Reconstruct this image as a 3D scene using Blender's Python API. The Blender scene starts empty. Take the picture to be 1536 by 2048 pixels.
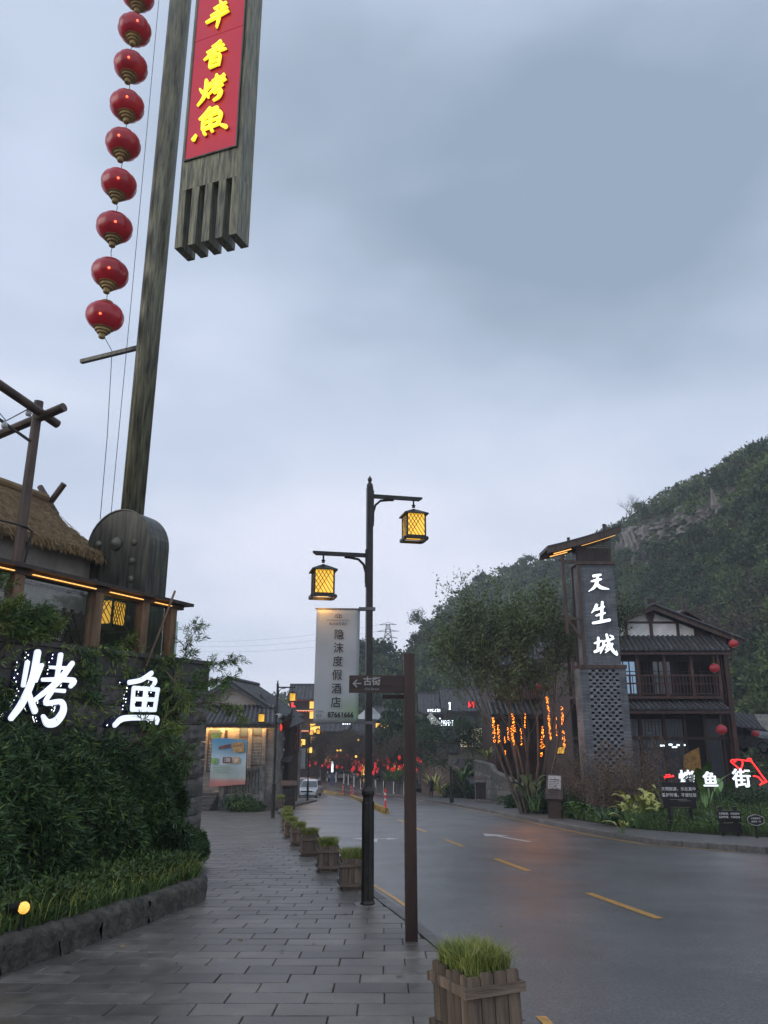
import bpy, math, random
import numpy as np
from mathutils import Vector, Matrix

# ------------------------------------------------------------------ camera, sky, sun, exposure
scene = bpy.context.scene
COL = scene.collection
R = math.radians
EYE = 1.6
F_PX = 1480.0                      # focal length in pixels of the 1536 wide photograph
PITCH = R(15.5)
cam_d = bpy.data.cameras.new('camera')
cam_d.sensor_fit = 'HORIZONTAL'
cam_d.sensor_width = 36.0
cam_d.lens = 36.0 * F_PX / 1536.0
cam_d.clip_start = 0.05
cam_d.clip_end = 3000
cam = bpy.data.objects.new('camera', cam_d)
cam.location = (0, 0, EYE)
cam.rotation_euler = (R(90) + PITCH, 0, 0)
COL.objects.link(cam)
scene.camera = cam

SUN_EL, SUN_ROT = R(14), R(250)
world = bpy.data.worlds.new('World')
scene.world = world
world.use_nodes = True
wn = world.node_tree
wn.nodes.clear()
def W(t, **k):
    n = wn.nodes.new(t)
    for a, b in k.items(): setattr(n, a, b)
    return n
wout = W('ShaderNodeOutputWorld')
wbg = W('ShaderNodeBackground'); wbg.inputs['Strength'].default_value = 0.10
sky = W('ShaderNodeTexSky', sky_type='NISHITA', sun_disc=False, sun_elevation=SUN_EL, sun_rotation=SUN_ROT)
tc = W('ShaderNodeTexCoord')
mp = W('ShaderNodeMapping'); mp.inputs['Scale'].default_value = (1.0, 1.0, 2.1); mp.inputs['Location'].default_value = (3.4, 1.3, 0.55)
wn.links.new(tc.outputs['Generated'], mp.inputs['Vector'])
nz = W('ShaderNodeTexNoise'); nz.inputs['Scale'].default_value = 1.25; nz.inputs['Detail'].default_value = 7; nz.inputs['Roughness'].default_value = 0.42
nz.inputs['Distortion'].default_value = 0.35
wn.links.new(mp.outputs['Vector'], nz.inputs['Vector'])
# height above the horizon: pale band low down, bluer cloud base above
sep = W('ShaderNodeSeparateXYZ'); wn.links.new(tc.outputs['Generated'], sep.inputs[0])
el = W('ShaderNodeMapRange', interpolation_type='SMOOTHSTEP'); el.inputs['From Min'].default_value = 0.12; el.inputs['From Max'].default_value = 0.50
wn.links.new(sep.outputs['Z'], el.inputs['Value'])
# one large dark cloud bank ahead, its edge broken up by the noise
nz2 = W('ShaderNodeTexNoise'); nz2.inputs['Scale'].default_value = 3.4; nz2.inputs['Detail'].default_value = 8; nz2.inputs['Roughness'].default_value = 0.5
wn.links.new(mp.outputs['Vector'], nz2.inputs['Vector'])
dv = W('ShaderNodeVectorMath', operation='SUBTRACT')
dv.inputs[1].default_value = (0.16, 0.72, 0.60)
wn.links.new(tc.outputs['Generated'], dv.inputs[0])
sc3 = W('ShaderNodeVectorMath', operation='MULTIPLY'); sc3.inputs[1].default_value = (0.95, 0.9, 1.75)
wn.links.new(dv.outputs[0], sc3.inputs[0])
ln = W('ShaderNodeVectorMath', operation='LENGTH'); wn.links.new(sc3.outputs[0], ln.inputs[0])
nadd = W('ShaderNodeMath', operation='MULTIPLY_ADD'); nadd.inputs[1].default_value = 0.75; wn.links.new(nz2.outputs['Fac'], nadd.inputs[0]); wn.links.new(ln.outputs['Value'], nadd.inputs[2])
bank = W('ShaderNodeMapRange', interpolation_type='SMOOTHSTEP'); bank.inputs['From Min'].default_value = 0.98; bank.inputs['From Max'].default_value = 0.42
wn.links.new(nadd.outputs[0], bank.inputs['Value'])
# dark amount = 0.45*el + 0.55*bank + noise
m1 = W('ShaderNodeMath', operation='MULTIPLY'); m1.inputs[1].default_value = 0.30; wn.links.new(el.outputs[0], m1.inputs[0])
m2 = W('ShaderNodeMath', operation='MULTIPLY_ADD'); m2.inputs[1].default_value = 0.74; wn.links.new(bank.outputs[0], m2.inputs[0]); wn.links.new(m1.outputs[0], m2.inputs[2])
m3 = W('ShaderNodeMath', operation='MULTIPLY_ADD'); m3.inputs[1].default_value = 1.35; wn.links.new(nz.outputs['Fac'], m3.inputs[0]); wn.links.new(m2.outputs[0], m3.inputs[2])
m4 = W('ShaderNodeMath', operation='SUBTRACT'); m4.inputs[1].default_value = 0.63; wn.links.new(m3.outputs[0], m4.inputs[0])
cr = W('ShaderNodeValToRGB')
cr.color_ramp.elements[0].position = 0.0; cr.color_ramp.elements[0].color = (0.66, 0.685, 0.79, 1)
cr.color_ramp.elements[1].position = 1.0; cr.color_ramp.elements[1].color = (0.205, 0.272, 0.352, 1)
e = cr.color_ramp.elements.new(0.38); e.color = (0.455, 0.520, 0.645, 1)
m5 = W('ShaderNodeMath', operation='MULTIPLY_ADD'); m5.inputs[1].default_value = 0.75; wn.links.new(nz2.outputs['Fac'], m5.inputs[0]); wn.links.new(m4.outputs[0], m5.inputs[2])
m6 = W('ShaderNodeMath', operation='SUBTRACT'); m6.inputs[1].default_value = 0.375; wn.links.new(m5.outputs[0], m6.inputs[0])
wn.links.new(m6.outputs[0], cr.inputs['Fac'])
mulc = W('ShaderNodeVectorMath', operation='SCALE'); mulc.inputs['Scale'].default_value = 15.3
wn.links.new(cr.outputs['Color'], mulc.inputs[0])
mixs = W('ShaderNodeMix', data_type='RGBA'); mixs.inputs['Factor'].default_value = 0.94     # over ninety per cent cloud over the clear sky
wn.links.new(sky.outputs['Color'], mixs.inputs['A']); wn.links.new(mulc.outputs[0], mixs.inputs['B'])
wn.links.new(mixs.outputs['Result'], wbg.inputs['Color']); wn.links.new(wbg.outputs[0], wout.inputs['Surface'])

sun_d = bpy.data.lights.new('sun', 'SUN'); sun_d.energy = 1.3; sun_d.angle = R(40); sun_d.color = (1.0, 0.93, 0.84)
sun = bpy.data.objects.new('sun', sun_d)
sun.rotation_euler = (R(90) - SUN_EL, 0, R(180) - SUN_ROT)
COL.objects.link(sun)
vs = scene.view_settings
scene.display_settings.display_device = 'sRGB'
vs.view_transform = 'Standard'; vs.look = 'None'; vs.exposure = 0.0; vs.gamma = 1.0; vs.use_curve_mapping = False
scene.cycles.volume_bounces = 0
scene.cycles.max_bounces = 5
HAZE = 0.0009; NO_HAZE = False

random.seed(11); rng = np.random.default_rng(5)

# ------------------------------------------------------------------ helpers
def ray(u, v):
    x = (u - 768) / F_PX; y = (1024 - v) / F_PX
    return x, math.cos(PITCH) - y * math.sin(PITCH), math.sin(PITCH) + y * math.cos(PITCH)
def at(u, v, Y):
    x, dy, dz = ray(u, v); t = Y / dy
    return Vector((x * t, Y, EYE + dz * t))
def zg(y):                           # the street falls away from the camera, then runs level
    if y < 88: return -0.078 * y
    if y < 104:
        s = (y - 88) / 16
        return -6.864 - 0.078 * 16 * (s - s * s / 2)
    return -7.488
def gnd(u, v, h=0.0):
    x, dy, dz = ray(u, v); t = (EYE - h) / (-dz - .078 * dy)
    return Vector((x * t, dy * t, zg(dy * t)))

MATS = {}
def mk(name, col, rough=0.6, metal=0.0, var=0.25, scale=6.0, bump=0.2, bscale=40.0, emit=None, es=1.0, stretch=(1,1,1),
       island=0.0, obj_var=0.12, col2=None, spec=0.5, detail=5, dist=0.01, trans=0.0, coat=0.0, edge=(.32,.68)):
    if name in MATS: return MATS[name]
    m = bpy.data.materials.new(name); m.use_nodes = True
    nt = m.node_tree; bs = nt.nodes['Principled BSDF']
    def N(t, **k):
        n = nt.nodes.new(t)
        for a, b in k.items(): setattr(n, a, b)
        return n
    L = nt.links.new
    tcn = N('ShaderNodeTexCoord'); oi = N('ShaderNodeObjectInfo')
    off = N('ShaderNodeMath', operation='MULTIPLY'); off.inputs[1].default_value = 37.0; L(oi.outputs['Random'], off.inputs[0])
    mpn = N('ShaderNodeMapping'); mpn.inputs['Scale'].default_value = stretch
    L(tcn.outputs['Object'], mpn.inputs['Vector']); L(off.outputs[0], mpn.inputs['Location'])
    n1 = N('ShaderNodeTexNoise'); n1.inputs['Scale'].default_value = scale; n1.inputs['Detail'].default_value = detail; n1.inputs['Roughness'].default_value = 0.6
    L(mpn.outputs[0], n1.inputs['Vector'])
    c2 = col2 if col2 else tuple(c * (1 - var * 1.5) for c in col)
    c1 = col if col2 else tuple(min(1, c * (1 + var)) for c in col)
    mx = N('ShaderNodeMix', data_type='RGBA'); mx.inputs['A'].default_value = (*c2, 1); mx.inputs['B'].default_value = (*c1, 1)
    st = N('ShaderNodeMapRange'); st.inputs['From Min'].default_value = edge[0]; st.inputs['From Max'].default_value = edge[1]
    L(n1.outputs['Fac'], st.inputs['Value']); L(st.outputs[0], mx.inputs['Factor'])
    src = mx.outputs['Result']
    if obj_var or island:
        g = N('ShaderNodeNewGeometry')
        a = N('ShaderNodeMath', operation='MULTIPLY_ADD'); a.inputs[1].default_value = 2 * obj_var; a.inputs[2].default_value = 1 - obj_var
        L(oi.outputs['Random'], a.inputs[0]); last = a.outputs[0]
        if island:
            b = N('ShaderNodeMath', operation='MULTIPLY_ADD'); b.inputs[1].default_value = 2 * island; b.inputs[2].default_value = 1 - island
            L(g.outputs['Random Per Island'], b.inputs[0])
            c = N('ShaderNodeMath', operation='MULTIPLY'); L(b.outputs[0], c.inputs[0]); L(last, c.inputs[1]); last = c.outputs[0]
        s = N('ShaderNodeVectorMath', operation='SCALE'); L(src, s.inputs[0]); L(last, s.inputs['Scale']); src = s.outputs[0]
    L(src, bs.inputs['Base Color'])
    bs.inputs['Roughness'].default_value = rough; bs.inputs['Metallic'].default_value = metal
    bs.inputs['Specular IOR Level'].default_value = spec
    if coat: bs.inputs['Coat Weight'].default_value = coat; bs.inputs['Coat Roughness'].default_value = 0.15
    if rough > 0.15:
        rr = N('ShaderNodeMapRange'); rr.inputs['To Min'].default_value = max(0.05, rough - 0.12); rr.inputs['To Max'].default_value = min(1, rough + 0.1)
        L(n1.outputs['Fac'], rr.inputs['Value']); L(rr.outputs[0], bs.inputs['Roughness'])
    if bump:
        n2 = N('ShaderNodeTexNoise'); n2.inputs['Scale'].default_value = bscale; n2.inputs['Detail'].default_value = 4
        L(mpn.outputs[0], n2.inputs['Vector'])
        bp = N('ShaderNodeBump'); bp.inputs['Strength'].default_value = bump; bp.inputs['Distance'].default_value = dist
        L(n2.outputs['Fac'], bp.inputs['Height']); L(bp.outputs[0], bs.inputs['Normal'])
    if emit:
        bs.inputs['Emission Color'].default_value = (*emit, 1); bs.inputs['Emission Strength'].default_value = es
    if trans: bs.inputs['Transmission Weight'].default_value = trans
    MATS[name] = m
    return m

class MB:
    """collects shapes; build() links them as one mesh object"""
    def __init__(s): s.v = []; s.f = []
    def add(s, vs_, fs_):
        b = len(s.v); s.v += [tuple(q) for q in vs_]; s.f += [tuple(b + i for i in q) for q in fs_]; return s
    def box(s, x0, x1, y0, y1, z0, z1):
        return s.add([(x0,y0,z0),(x1,y0,z0),(x1,y1,z0),(x0,y1,z0),(x0,y0,z1),(x1,y0,z1),(x1,y1,z1),(x0,y1,z1)],
                     [(0,3,2,1),(4,5,6,7),(0,1,5,4),(1,2,6,5),(2,3,7,6),(3,0,4,7)])
    def bar(s, a, b, w, h=None, up=(0,0,1)):
        """square bar from a to b, w wide (sideways) and h high"""
        h = h or w
        a = Vector(a); b = Vector(b); d = (b - a).normalized(); up = Vector(up)
        if abs(d.dot(up)) > .98: up = Vector((0,1,0))
        sd = d.cross(up).normalized() * (w / 2); u = sd.cross(d).normalized() * (h / 2)
        vv = []
        for p in (a, b): vv += [p - sd - u, p + sd - u, p + sd + u, p - sd + u]
        return s.add(vv, [(3,2,1,0),(4,5,6,7),(0,1,5,4),(1,2,6,5),(2,3,7,6),(3,0,4,7)])
    def tube(s, pts, rad, n=8, cap=True):
        pts = [Vector(p) for p in pts]
        rs = rad if isinstance(rad, (list, tuple)) else [rad] * len(pts)
        vv = []; k = len(pts); prev = None
        for i, p in enumerate(pts):
            d = (pts[min(i+1, k-1)] - pts[max(i-1, 0)]).normalized()
            ref = Vector((0,0,1)) if abs(d.z) < .9 else Vector((1,0,0))
            if prev is not None:
                sd = (prev - d * prev.dot(d)).normalized()
            else: sd = d.cross(ref).normalized()
            prev = sd; u = d.cross(sd)
            for j in range(n):
                a = 2 * math.pi * j / n
                vv.append(p + (sd * math.cos(a) + u * math.sin(a)) * rs[i])
        ff = []
        for i in range(k - 1):
            for j in range(n):
                j2 = (j + 1) % n
                ff.append((i*n+j, i*n+j2, (i+1)*n+j2, (i+1)*n+j))
        if cap: ff.append(tuple(range(n-1, -1, -1))); ff.append(tuple((k-1)*n + j for j in range(n)))
        return s.add(vv, ff)
    def lathe(s, prof, n=16, c=(0,0,0)):
        vv = []; ff = []
        for r, z in prof:
            for j in range(n):
                a = 2 * math.pi * j / n
                vv.append((c[0] + r * math.cos(a), c[1] + r * math.sin(a), c[2] + z))
        for i in range(len(prof) - 1):
            for j in range(n):
                j2 = (j + 1) % n
                ff.append((i*n+j, i*n+j2, (i+1)*n+j2, (i+1)*n+j))
        ff.append(tuple(range(n-1, -1, -1))); ff.append(tuple((len(prof)-1)*n + j for j in range(n)))
        return s.add(vv, ff)
    def prism(s, poly, a, b):
        """polygon given as 3-D points, extruded by vector (a->b)"""
        n = len(poly); d = Vector(b) - Vector(a)
        P0 = [Vector(p) for p in poly]; P1 = [p + d for p in P0]
        ff = [tuple(range(n)), tuple(n + i for i in range(n - 1, -1, -1))]
        for i in range(n):
            j = (i + 1) % n; ff.append((j, i, n + i, n + j))
        return s.add(P0 + P1, ff)
    def mesh(s, name):
        me = bpy.data.meshes.new(name); me.from_pydata(s.v, [], s.f); me.update(); return me
    def build(s, name, mat, parent=None, loc=None, rz=0, smooth=False, kind=None, label=None):
        return link(name, s.mesh(name), mat, parent, loc, rz, smooth, kind, label)

def link(name, me, mat=None, parent=None, loc=None, rz=0, smooth=False, kind=None, label=None):
    if mat and not me.materials: me.materials.append(mat)
    if smooth and len(me.polygons): me.polygons.foreach_set('use_smooth', [True] * len(me.polygons))
    o = bpy.data.objects.new(name, me); COL.objects.link(o)
    if parent: o.parent = parent
    if loc is not None: o.location = loc
    if rz: o.rotation_euler = (0, 0, rz)
    if kind: o['kind'] = kind
    if label: o['label'] = label
    return o
def tag(o, label, cat, group=None, kind=None):
    o['label'] = label; o['category'] = cat
    if group: o['group'] = group
    if kind: o['kind'] = kind
    return o
def thing(name, label, cat, loc=(0,0,0), rz=0, group=None):
    o = bpy.data.objects.new(name, None); COL.objects.link(o); o.empty_display_size = .2
    o.location = loc; o.rotation_euler = (0, 0, rz)
    return tag(o, label, cat, group)
def structure(o): o['kind'] = 'structure'; return o
CH = {}
def dup(o, loc=None, rz=None, label=None, group=None, scale=None, parent=None):
    c = o.copy(); COL.objects.link(c)
    if parent is not None: c.parent = parent
    if loc is not None: c.location = loc
    if rz is not None: c.rotation_euler = (0, 0, rz)
    if label: c['label'] = label
    if group: c['group'] = group
    if scale is not None: c.scale = scale if hasattr(scale, '__len__') else (scale,) * 3
    kids = CH.get(o.name)
    if kids is None: kids = CH[o.name] = list(o.children)
    for k in kids: dup(k, parent=c)
    return c

def mesh_np(name, V, Fq, mat, parent=None, kind=None, k=4, label=None, loc=None):
    """V (n,3), Fq (m,k) index array"""
    me = bpy.data.meshes.new(name)
    V = np.asarray(V, dtype=np.float32); Fq = np.asarray(Fq, dtype=np.int32)
    me.vertices.add(len(V)); me.vertices.foreach_set('co', V.ravel())
    me.loops.add(Fq.size); me.loops.foreach_set('vertex_index', Fq.ravel())
    me.polygons.add(len(Fq)); me.polygons.foreach_set('loop_start', np.arange(0, Fq.size, k, dtype=np.int32))
    me.polygons.foreach_set('loop_total', np.full(len(Fq), k, dtype=np.int32))
    me.update(calc_edges=True)
    if isinstance(mat, (list, tuple)):
        for q in mat: me.materials.append(q)
    else: me.materials.append(mat)
    o = bpy.data.objects.new(name, me); COL.objects.link(o)
    if parent: o.parent = parent
    if loc is not None: o.location = loc
    if kind: o['kind'] = kind
    if label: o['label'] = label
    return o
def unit(n): return n / (np.linalg.norm(n, axis=1, keepdims=True) + 1e-9)
def leaf_geo(P, D, length, width, fold=0.0):
    """diamond leaves: base points P, directions D (unit); returns V,F quads"""
    N = len(P); L_ = (length if np.ndim(length) else np.full(N, length))[:, None]; Wd = (width if np.ndim(width) else np.full(N, width))[:, None]
    rnd = unit(rng.normal(size=(N, 3))); S = unit(np.cross(D, rnd))
    up = np.cross(S, D)
    a = P; b = P + D * L_ * .42 + S * Wd * .5; c = P + D * L_ + up * (-fold) * L_; d = P + D * L_ * .42 - S * Wd * .5
    V = np.stack([a, b, c, d], 1).reshape(-1, 3)
    return V, np.arange(N * 4).reshape(N, 4)
def tubes_geo(A, B, ra, rb, n=4):
    A = np.asarray(A, float); B = np.asarray(B, float); ra = np.asarray(ra, float)[:, None]; rb = np.asarray(rb, float)[:, None]
    D = unit(B - A); ref = np.where(np.abs(D[:, 2:3]) < .9, np.array([[0,0,1.]]), np.array([[1.,0,0]]))
    S = unit(np.cross(D, ref)); U = np.cross(D, S); N = len(A)
    ring = []
    for j in range(n):
        a = 2 * math.pi * j / n; ring.append(S * math.cos(a) + U * math.sin(a))
    V = np.concatenate([np.stack([A + r * ra for r in ring], 1), np.stack([B + r * rb for r in ring], 1)], 1)
    base = (np.arange(N) * 2 * n)[:, None]
    F = np.concatenate([base + np.array([[j, (j+1) % n, n + (j+1) % n, n + j]]) for j in range(n)], 0)
    return V.reshape(-1, 3), F
def cat_geo(parts):
    Vs = []; Fs = []; o = 0
    for V, F in parts:
        Vs.append(V); Fs.append(F + o); o += len(V)
    return np.concatenate(Vs), np.concatenate(Fs)

TXT = {}
def text_mesh(body, size=1.0, extrude=0.0, bold=0.0, space=1.0, line=1.0, align='CENTER', shear=0.0):
    k = (body, size, extrude, bold, space, line, align, shear)
    if k in TXT: return TXT[k]
    c = bpy.data.curves.new('lettering', 'FONT'); c.body = body; c.size = size; c.extrude = extrude; c.offset = bold
    c.resolution_u = 2; c.align_x = align; c.align_y = 'CENTER'; c.space_character = space; c.space_line = line; c.shear = shear
    o = bpy.data.objects.new('lettering', c); COL.objects.link(o)
    me = bpy.data.meshes.new_from_object(o.evaluated_get(bpy.context.evaluated_depsgraph_get()))
    bpy.data.objects.remove(o); me.materials.clear(); TXT[k] = me
    return me
def text(name, body, size, mat, parent, loc, rz=0.0, rx=R(90), sx=1.0, **k):
    me = text_mesh(body, size, **k).copy()
    o = link(name, me, mat, parent, loc); o.rotation_euler = (rx, 0, rz); o.scale = (sx, 1, 1)
    return o

def spline(pts, n=6):
    """Catmull-Rom through (x,y,w)"""
    P = [np.array(p, float) for p in pts]
    if len(P) == 2: return [P[0] + (P[1] - P[0]) * t for t in (0, .33, .66, 1)]
    Q = [2 * P[0] - P[1]] + P + [2 * P[-1] - P[-2]]; out = []
    for i in range(1, len(Q) - 2):
        for j in range(n):
            t = j / n
            out.append(.5 * ((2*Q[i]) + (-Q[i-1]+Q[i+1])*t + (2*Q[i-1]-5*Q[i]+4*Q[i+1]-Q[i+2])*t*t + (-Q[i-1]+3*Q[i]-3*Q[i+1]+Q[i+2])*t**3))
    out.append(P[-1]); return out
def brush(mb, strokes, w, h, depth, x0=0, z0=0, y=0, wmul=1.0, round_=True, lift=0.0012):
    """strokes in a unit square (y down) become solid brush strokes standing in the XZ plane, face at y - depth"""
    for k, st in enumerate(strokes):
        pts = spline(st); yy = y - lift * k
        L_ = []; Rr = []; n = len(pts)
        X = [np.array([x0 + p[0] * w, z0 + (1 - p[1]) * h]) for p in pts]; Wd = [max(.012, p[2]) * wmul * min(w, h) / 2 for p in pts]
        for i in range(n):
            d = X[min(i+1, n-1)] - X[max(i-1, 0)]; d = d / (np.linalg.norm(d) + 1e-9); nn = np.array([-d[1], d[0]])
            L_.append(X[i] + nn * Wd[i]); Rr.append(X[i] - nn * Wd[i])
        def cap(c, d, wd):
            nn = np.array([-d[1], d[0]]); return [c + nn * wd * math.cos(a) + d * wd * math.sin(a) * .8 for a in (R(30), R(60), R(90), R(120), R(150))]
        de = X[-1] - X[-2]; de /= np.linalg.norm(de) + 1e-9; ds = X[0] - X[1]; ds /= np.linalg.norm(ds) + 1e-9
        # strip of quads front/back plus rim
        rimL = L_; rimR = Rr
        vv = []; ff = []
        for q in range(n): vv += [(rimL[q][0], yy - depth, rimL[q][1]), (rimR[q][0], yy - depth, rimR[q][1]), (rimL[q][0], yy, rimL[q][1]), (rimR[q][0], yy, rimR[q][1])]
        for q in range(n - 1):
            a = q * 4; b = a + 4
            ff += [(a, a+1, b+1, b), (a+2, b+2, b+3, a+3), (a, b, b+2, a+2), (a+1, a+3, b+3, b+1)]
        for (c, d, wd, ia) in ((X[-1], de, Wd[-1], (n-1)*4), (X[0], ds, Wd[0], 0)):
            cp = cap(c, d, wd); b = len(vv)
            for q in cp: vv.append((q[0], yy - depth, q[1]))
            for q in cp: vv.append((q[0], yy, q[1]))
            s0, s1 = (ia, ia + 1) if ia else (ia + 1, ia)
            ring = [s0] + [b + i for i in range(5)] + [s1]; back = [s0 + 2] + [b + 5 + i for i in range(5)] + [s1 + 2]
            ff.append(tuple(reversed(ring))); ff.append(tuple(back))
            for i in range(6): ff.append((ring[i], ring[i+1], back[i+1], back[i]))
        mb.add(vv, ff)
    return mb

GLYPH = {
 'heaven': [[(.28,.12,.12),(.45,.09,.12),(.66,.05,.09)], [(.14,.42,.05),(.35,.37,.12),(.66,.30,.08)], [(.50,.08,.10),(.45,.42,.13),(.28,.74,.12),(-.02,.97,.03)], [(.40,.50,.07),(.60,.74,.15),(1.02,.84,.04)]],
 'birth': [[(.34,.12,.13),(.20,.34,.10),(.03,.50,.03)], [(.22,.36,.08),(.45,.30,.11),(.74,.20,.07)], [(.66,-.02,.10),(.60,.4,.12),(.52,.90,.11)], [(.27,.63,.07),(.5,.57,.11),(.76,.50,.07)], [(.06,.98,.10),(.4,.93,.13),(.98,.83,.12)]],
 'city': [[(.00,.42,.06),(.17,.37,.10),(.36,.29,.06)], [(.20,.14,.09),(.18,.40,.10),(.14,.68,.08)], [(-.02,.84,.10),(.18,.74,.12),(.40,.55,.04)], [(.40,.34,.07),(.62,.28,.10),(.92,.18,.06)], [(.44,.32,.08),(.40,.58,.09),(.24,.92,.03)], [(.44,.54,.06),(.58,.50,.08),(.56,.70,.08),(.48,.74,.04)], [(.60,-.02,.09),(.68,.40,.11),(.84,.78,.12),(1.02,.98,.07),(1.0,.78,.02)], [(.84,.44,.08),(.70,.68,.08),(.48,.88,.03)], [(.76,.02,.04),(.88,.10,.09)]],
 'hot': [[(.55,-.02,.06),(.62,.08,.10)], [(.32,.20,.06),(.58,.15,.09),(.82,.11,.06)], [(.42,.24,.07),(.48,.36,.06)], [(.74,.20,.07),(.62,.36,.05)], [(.20,.46,.06),(.5,.40,.10),(.88,.32,.06)], [(.02,.66,.07),(.4,.58,.11),(.95,.50,.05)], [(.56,.38,.08),(.54,.7,.10),(.48,1.0,.04)]],
 'fragrant': [[(.72,.0,.10),(.55,.07,.08),(.34,.12,.04)], [(.12,.29,.06),(.45,.24,.10),(.88,.18,.06)], [(.52,.10,.08),(.50,.3,.10),(.48,.48,.06)], [(.48,.24,.09),(.28,.42,.10),(.0,.55,.03)], [(.52,.24,.06),(.74,.34,.12),(1.0,.38,.04)], [(.32,.56,.08),(.30,.92,.09)], [(.32,.58,.07),(.72,.52,.09),(.70,.92,.09)], [(.32,.74,.06),(.68,.71,.06)], [(.30,.93,.08),(.72,.90,.07)]],
 'roast': [[(.03,.34,.05),(.13,.50,.10)], [(.44,.24,.09),(.33,.44,.04)], [(.26,.06,.09),(.26,.45,.11),(.18,.75,.08),(-.02,.98,.03)], [(.25,.56,.04),(.34,.70,.09),(.38,.78,.05)], [(.50,.17,.05),(.65,.14,.08),(.84,.10,.05)], [(.66,-.02,.08),(.64,.18,.09),(.60,.34,.06)], [(.42,.37,.06),(.68,.32,.09),(1.0,.26,.06)], [(.94,.06,.08),(.72,.38,.09),(.40,.66,.03)], [(.60,.52,.05),(.76,.48,.08),(.92,.44,.05)], [(.64,.50,.06),(.60,.66,.08),(.86,.64,.08),(.80,.88,.10),(.60,.98,.04)]],
 'fish_old': [[(.46,-.02,.08),(.34,.14,.09),(.14,.30,.03)], [(.42,.10,.06),(.68,.06,.10),(.56,.26,.06)], [(.26,.30,.08),(.28,.72,.10)], [(.26,.31,.08),(.78,.25,.10),(.74,.68,.10)], [(.50,.28,.07),(.50,.70,.08)], [(.28,.50,.06),(.74,.46,.06)], [(.28,.72,.09),(.74,.68,.08)], [(.0,1.0,.10),(.08,.86,.05)], [(.30,.80,.05),(.36,.92,.09)], [(.54,.78,.05),(.58,.88,.09)], [(.82,.74,.05),(1.0,.88,.11)]],
}

# ------------------------------------------------------------------ ground, road, pavements
def interp(T, y):
    if y <= T[0][0]: return T[0][1]
    for (a, b), (c, d) in zip(T, T[1:]):
        if y <= c: return b + (d - b) * (y - a) / (c - a)
    return T[-1][1]
LK = [(-12,1.6),(2,1.35),(5.9,1.0),(7.7,.79),(9.85,.40),(12.37,-.12),(14.7,-.70),(17.7,-1.36),(20.4,-1.95),(23.3,-2.5),(30.5,-3.6),(34.4,-4.1),(39,-5.0),(42.4,-5.45),(52,-5.75),(64.7,-5.5)]   # left kerb
LR = LK + [(66,-6.3),(70,-9.0),(94,-9.9),(100,-12.5),(106,-17),(114,-26)]      # left edge of the carriageway, with the lay-by
RK = [(18.7,8.9),(21.2,7.25),(24.6,6.72),(30.6,6.37),(40.5,5.8),(55.4,4.62),(66.2,3.44),(77,2.8),(88,1.5),(95,-1.2),(100,-4.0),(106,-8.6),(114,-16)]
def frange(a, b, s):
    n = max(1, int(math.ceil((b - a) / s))); return [a + (b - a) * i / n for i in range(n + 1)]
def strip(name, mat, ys, xl, xr, dz, nx=1, th=0.0, noise=0.0):
    """a sheet that follows the fall of the street between x=xl(y) and x=xr(y)"""
    V = []; F = []
    for y in ys:
        a = xl(y); b = xr(y)
        for i in range(nx + 1):
            V.append((a + (b - a) * i / nx, y, zg(y) + dz + (random.uniform(-noise, noise) if noise else 0)))
    for j in range(len(ys) - 1):
        for i in range(nx):
            q = j * (nx + 1) + i; F.append((q, q + 1, q + nx + 2, q + nx + 1))
    m = MB().add(V, F)
    return structure(m.build(name, mat))

m_asph = mk('wet_asphalt', (.068,.068,.067), rough=.45, var=.30, scale=.5, bump=.7, bscale=90, obj_var=0, dist=.006, spec=.8, detail=9, coat=.52)
_b = m_asph.node_tree.nodes['Principled BSDF']; _b.inputs['Coat Roughness'].default_value = .27; m_asph.node_tree.links.new(_b.inputs['Normal'].links[0].from_socket, _b.inputs['Coat Normal'])
nt = m_asph.node_tree                                    # wetter and drier patches
n_ = nt.nodes.new('ShaderNodeTexNoise'); n_.inputs['Scale'].default_value = .35; n_.inputs['Detail'].default_value = 6
t_ = nt.nodes.new('ShaderNodeTexCoord'); nt.links.new(t_.outputs['Object'], n_.inputs['Vector'])
r_ = nt.nodes.new('ShaderNodeMapRange'); r_.inputs['From Min'].default_value = .35; r_.inputs['From Max'].default_value = .68; r_.inputs['To Min'].default_value = .30; r_.inputs['To Max'].default_value = .50
nt.links.new(n_.outputs['Fac'], r_.inputs['Value']); nt.links.new(r_.outputs[0], nt.nodes['Principled BSDF'].inputs['Roughness'])
m_tile = mk('wet_paving', (.100,.090,.078), rough=.42, var=.25, scale=5, bump=.35, bscale=60, obj_var=.30, island=.25, dist=.004)
def speckle(m, scale, lo, hi):
    nt = m.node_tree; bs = nt.nodes['Principled BSDF']; s = bs.inputs['Base Color'].links[0].from_socket
    t = nt.nodes.new('ShaderNodeTexCoord'); n = nt.nodes.new('ShaderNodeTexNoise'); n.inputs['Scale'].default_value = scale; n.inputs['Detail'].default_value = 2
    g = nt.nodes.new('ShaderNodeNewGeometry'); nt.links.new(g.outputs['Position'], n.inputs['Vector'])
    r = nt.nodes.new('ShaderNodeMapRange'); r.inputs['From Min'].default_value = .3; r.inputs['From Max'].default_value = .7; r.inputs['To Min'].default_value = lo; r.inputs['To Max'].default_value = hi
    v = nt.nodes.new('ShaderNodeVectorMath'); v.operation = 'SCALE'; nt.links.new(n.outputs['Fac'], r.inputs['Value']); nt.links.new(s, v.inputs[0]); nt.links.new(r.outputs[0], v.inputs['Scale']); nt.links.new(v.outputs[0], bs.inputs['Base Color'])
speckle(m_asph, 42, .35, 1.75); speckle(m_asph, 1.1, .75, 1.25); speckle(m_tile, 90, .75, 1.3); speckle(m_tile, 1.3, .65, 1.3)
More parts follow.
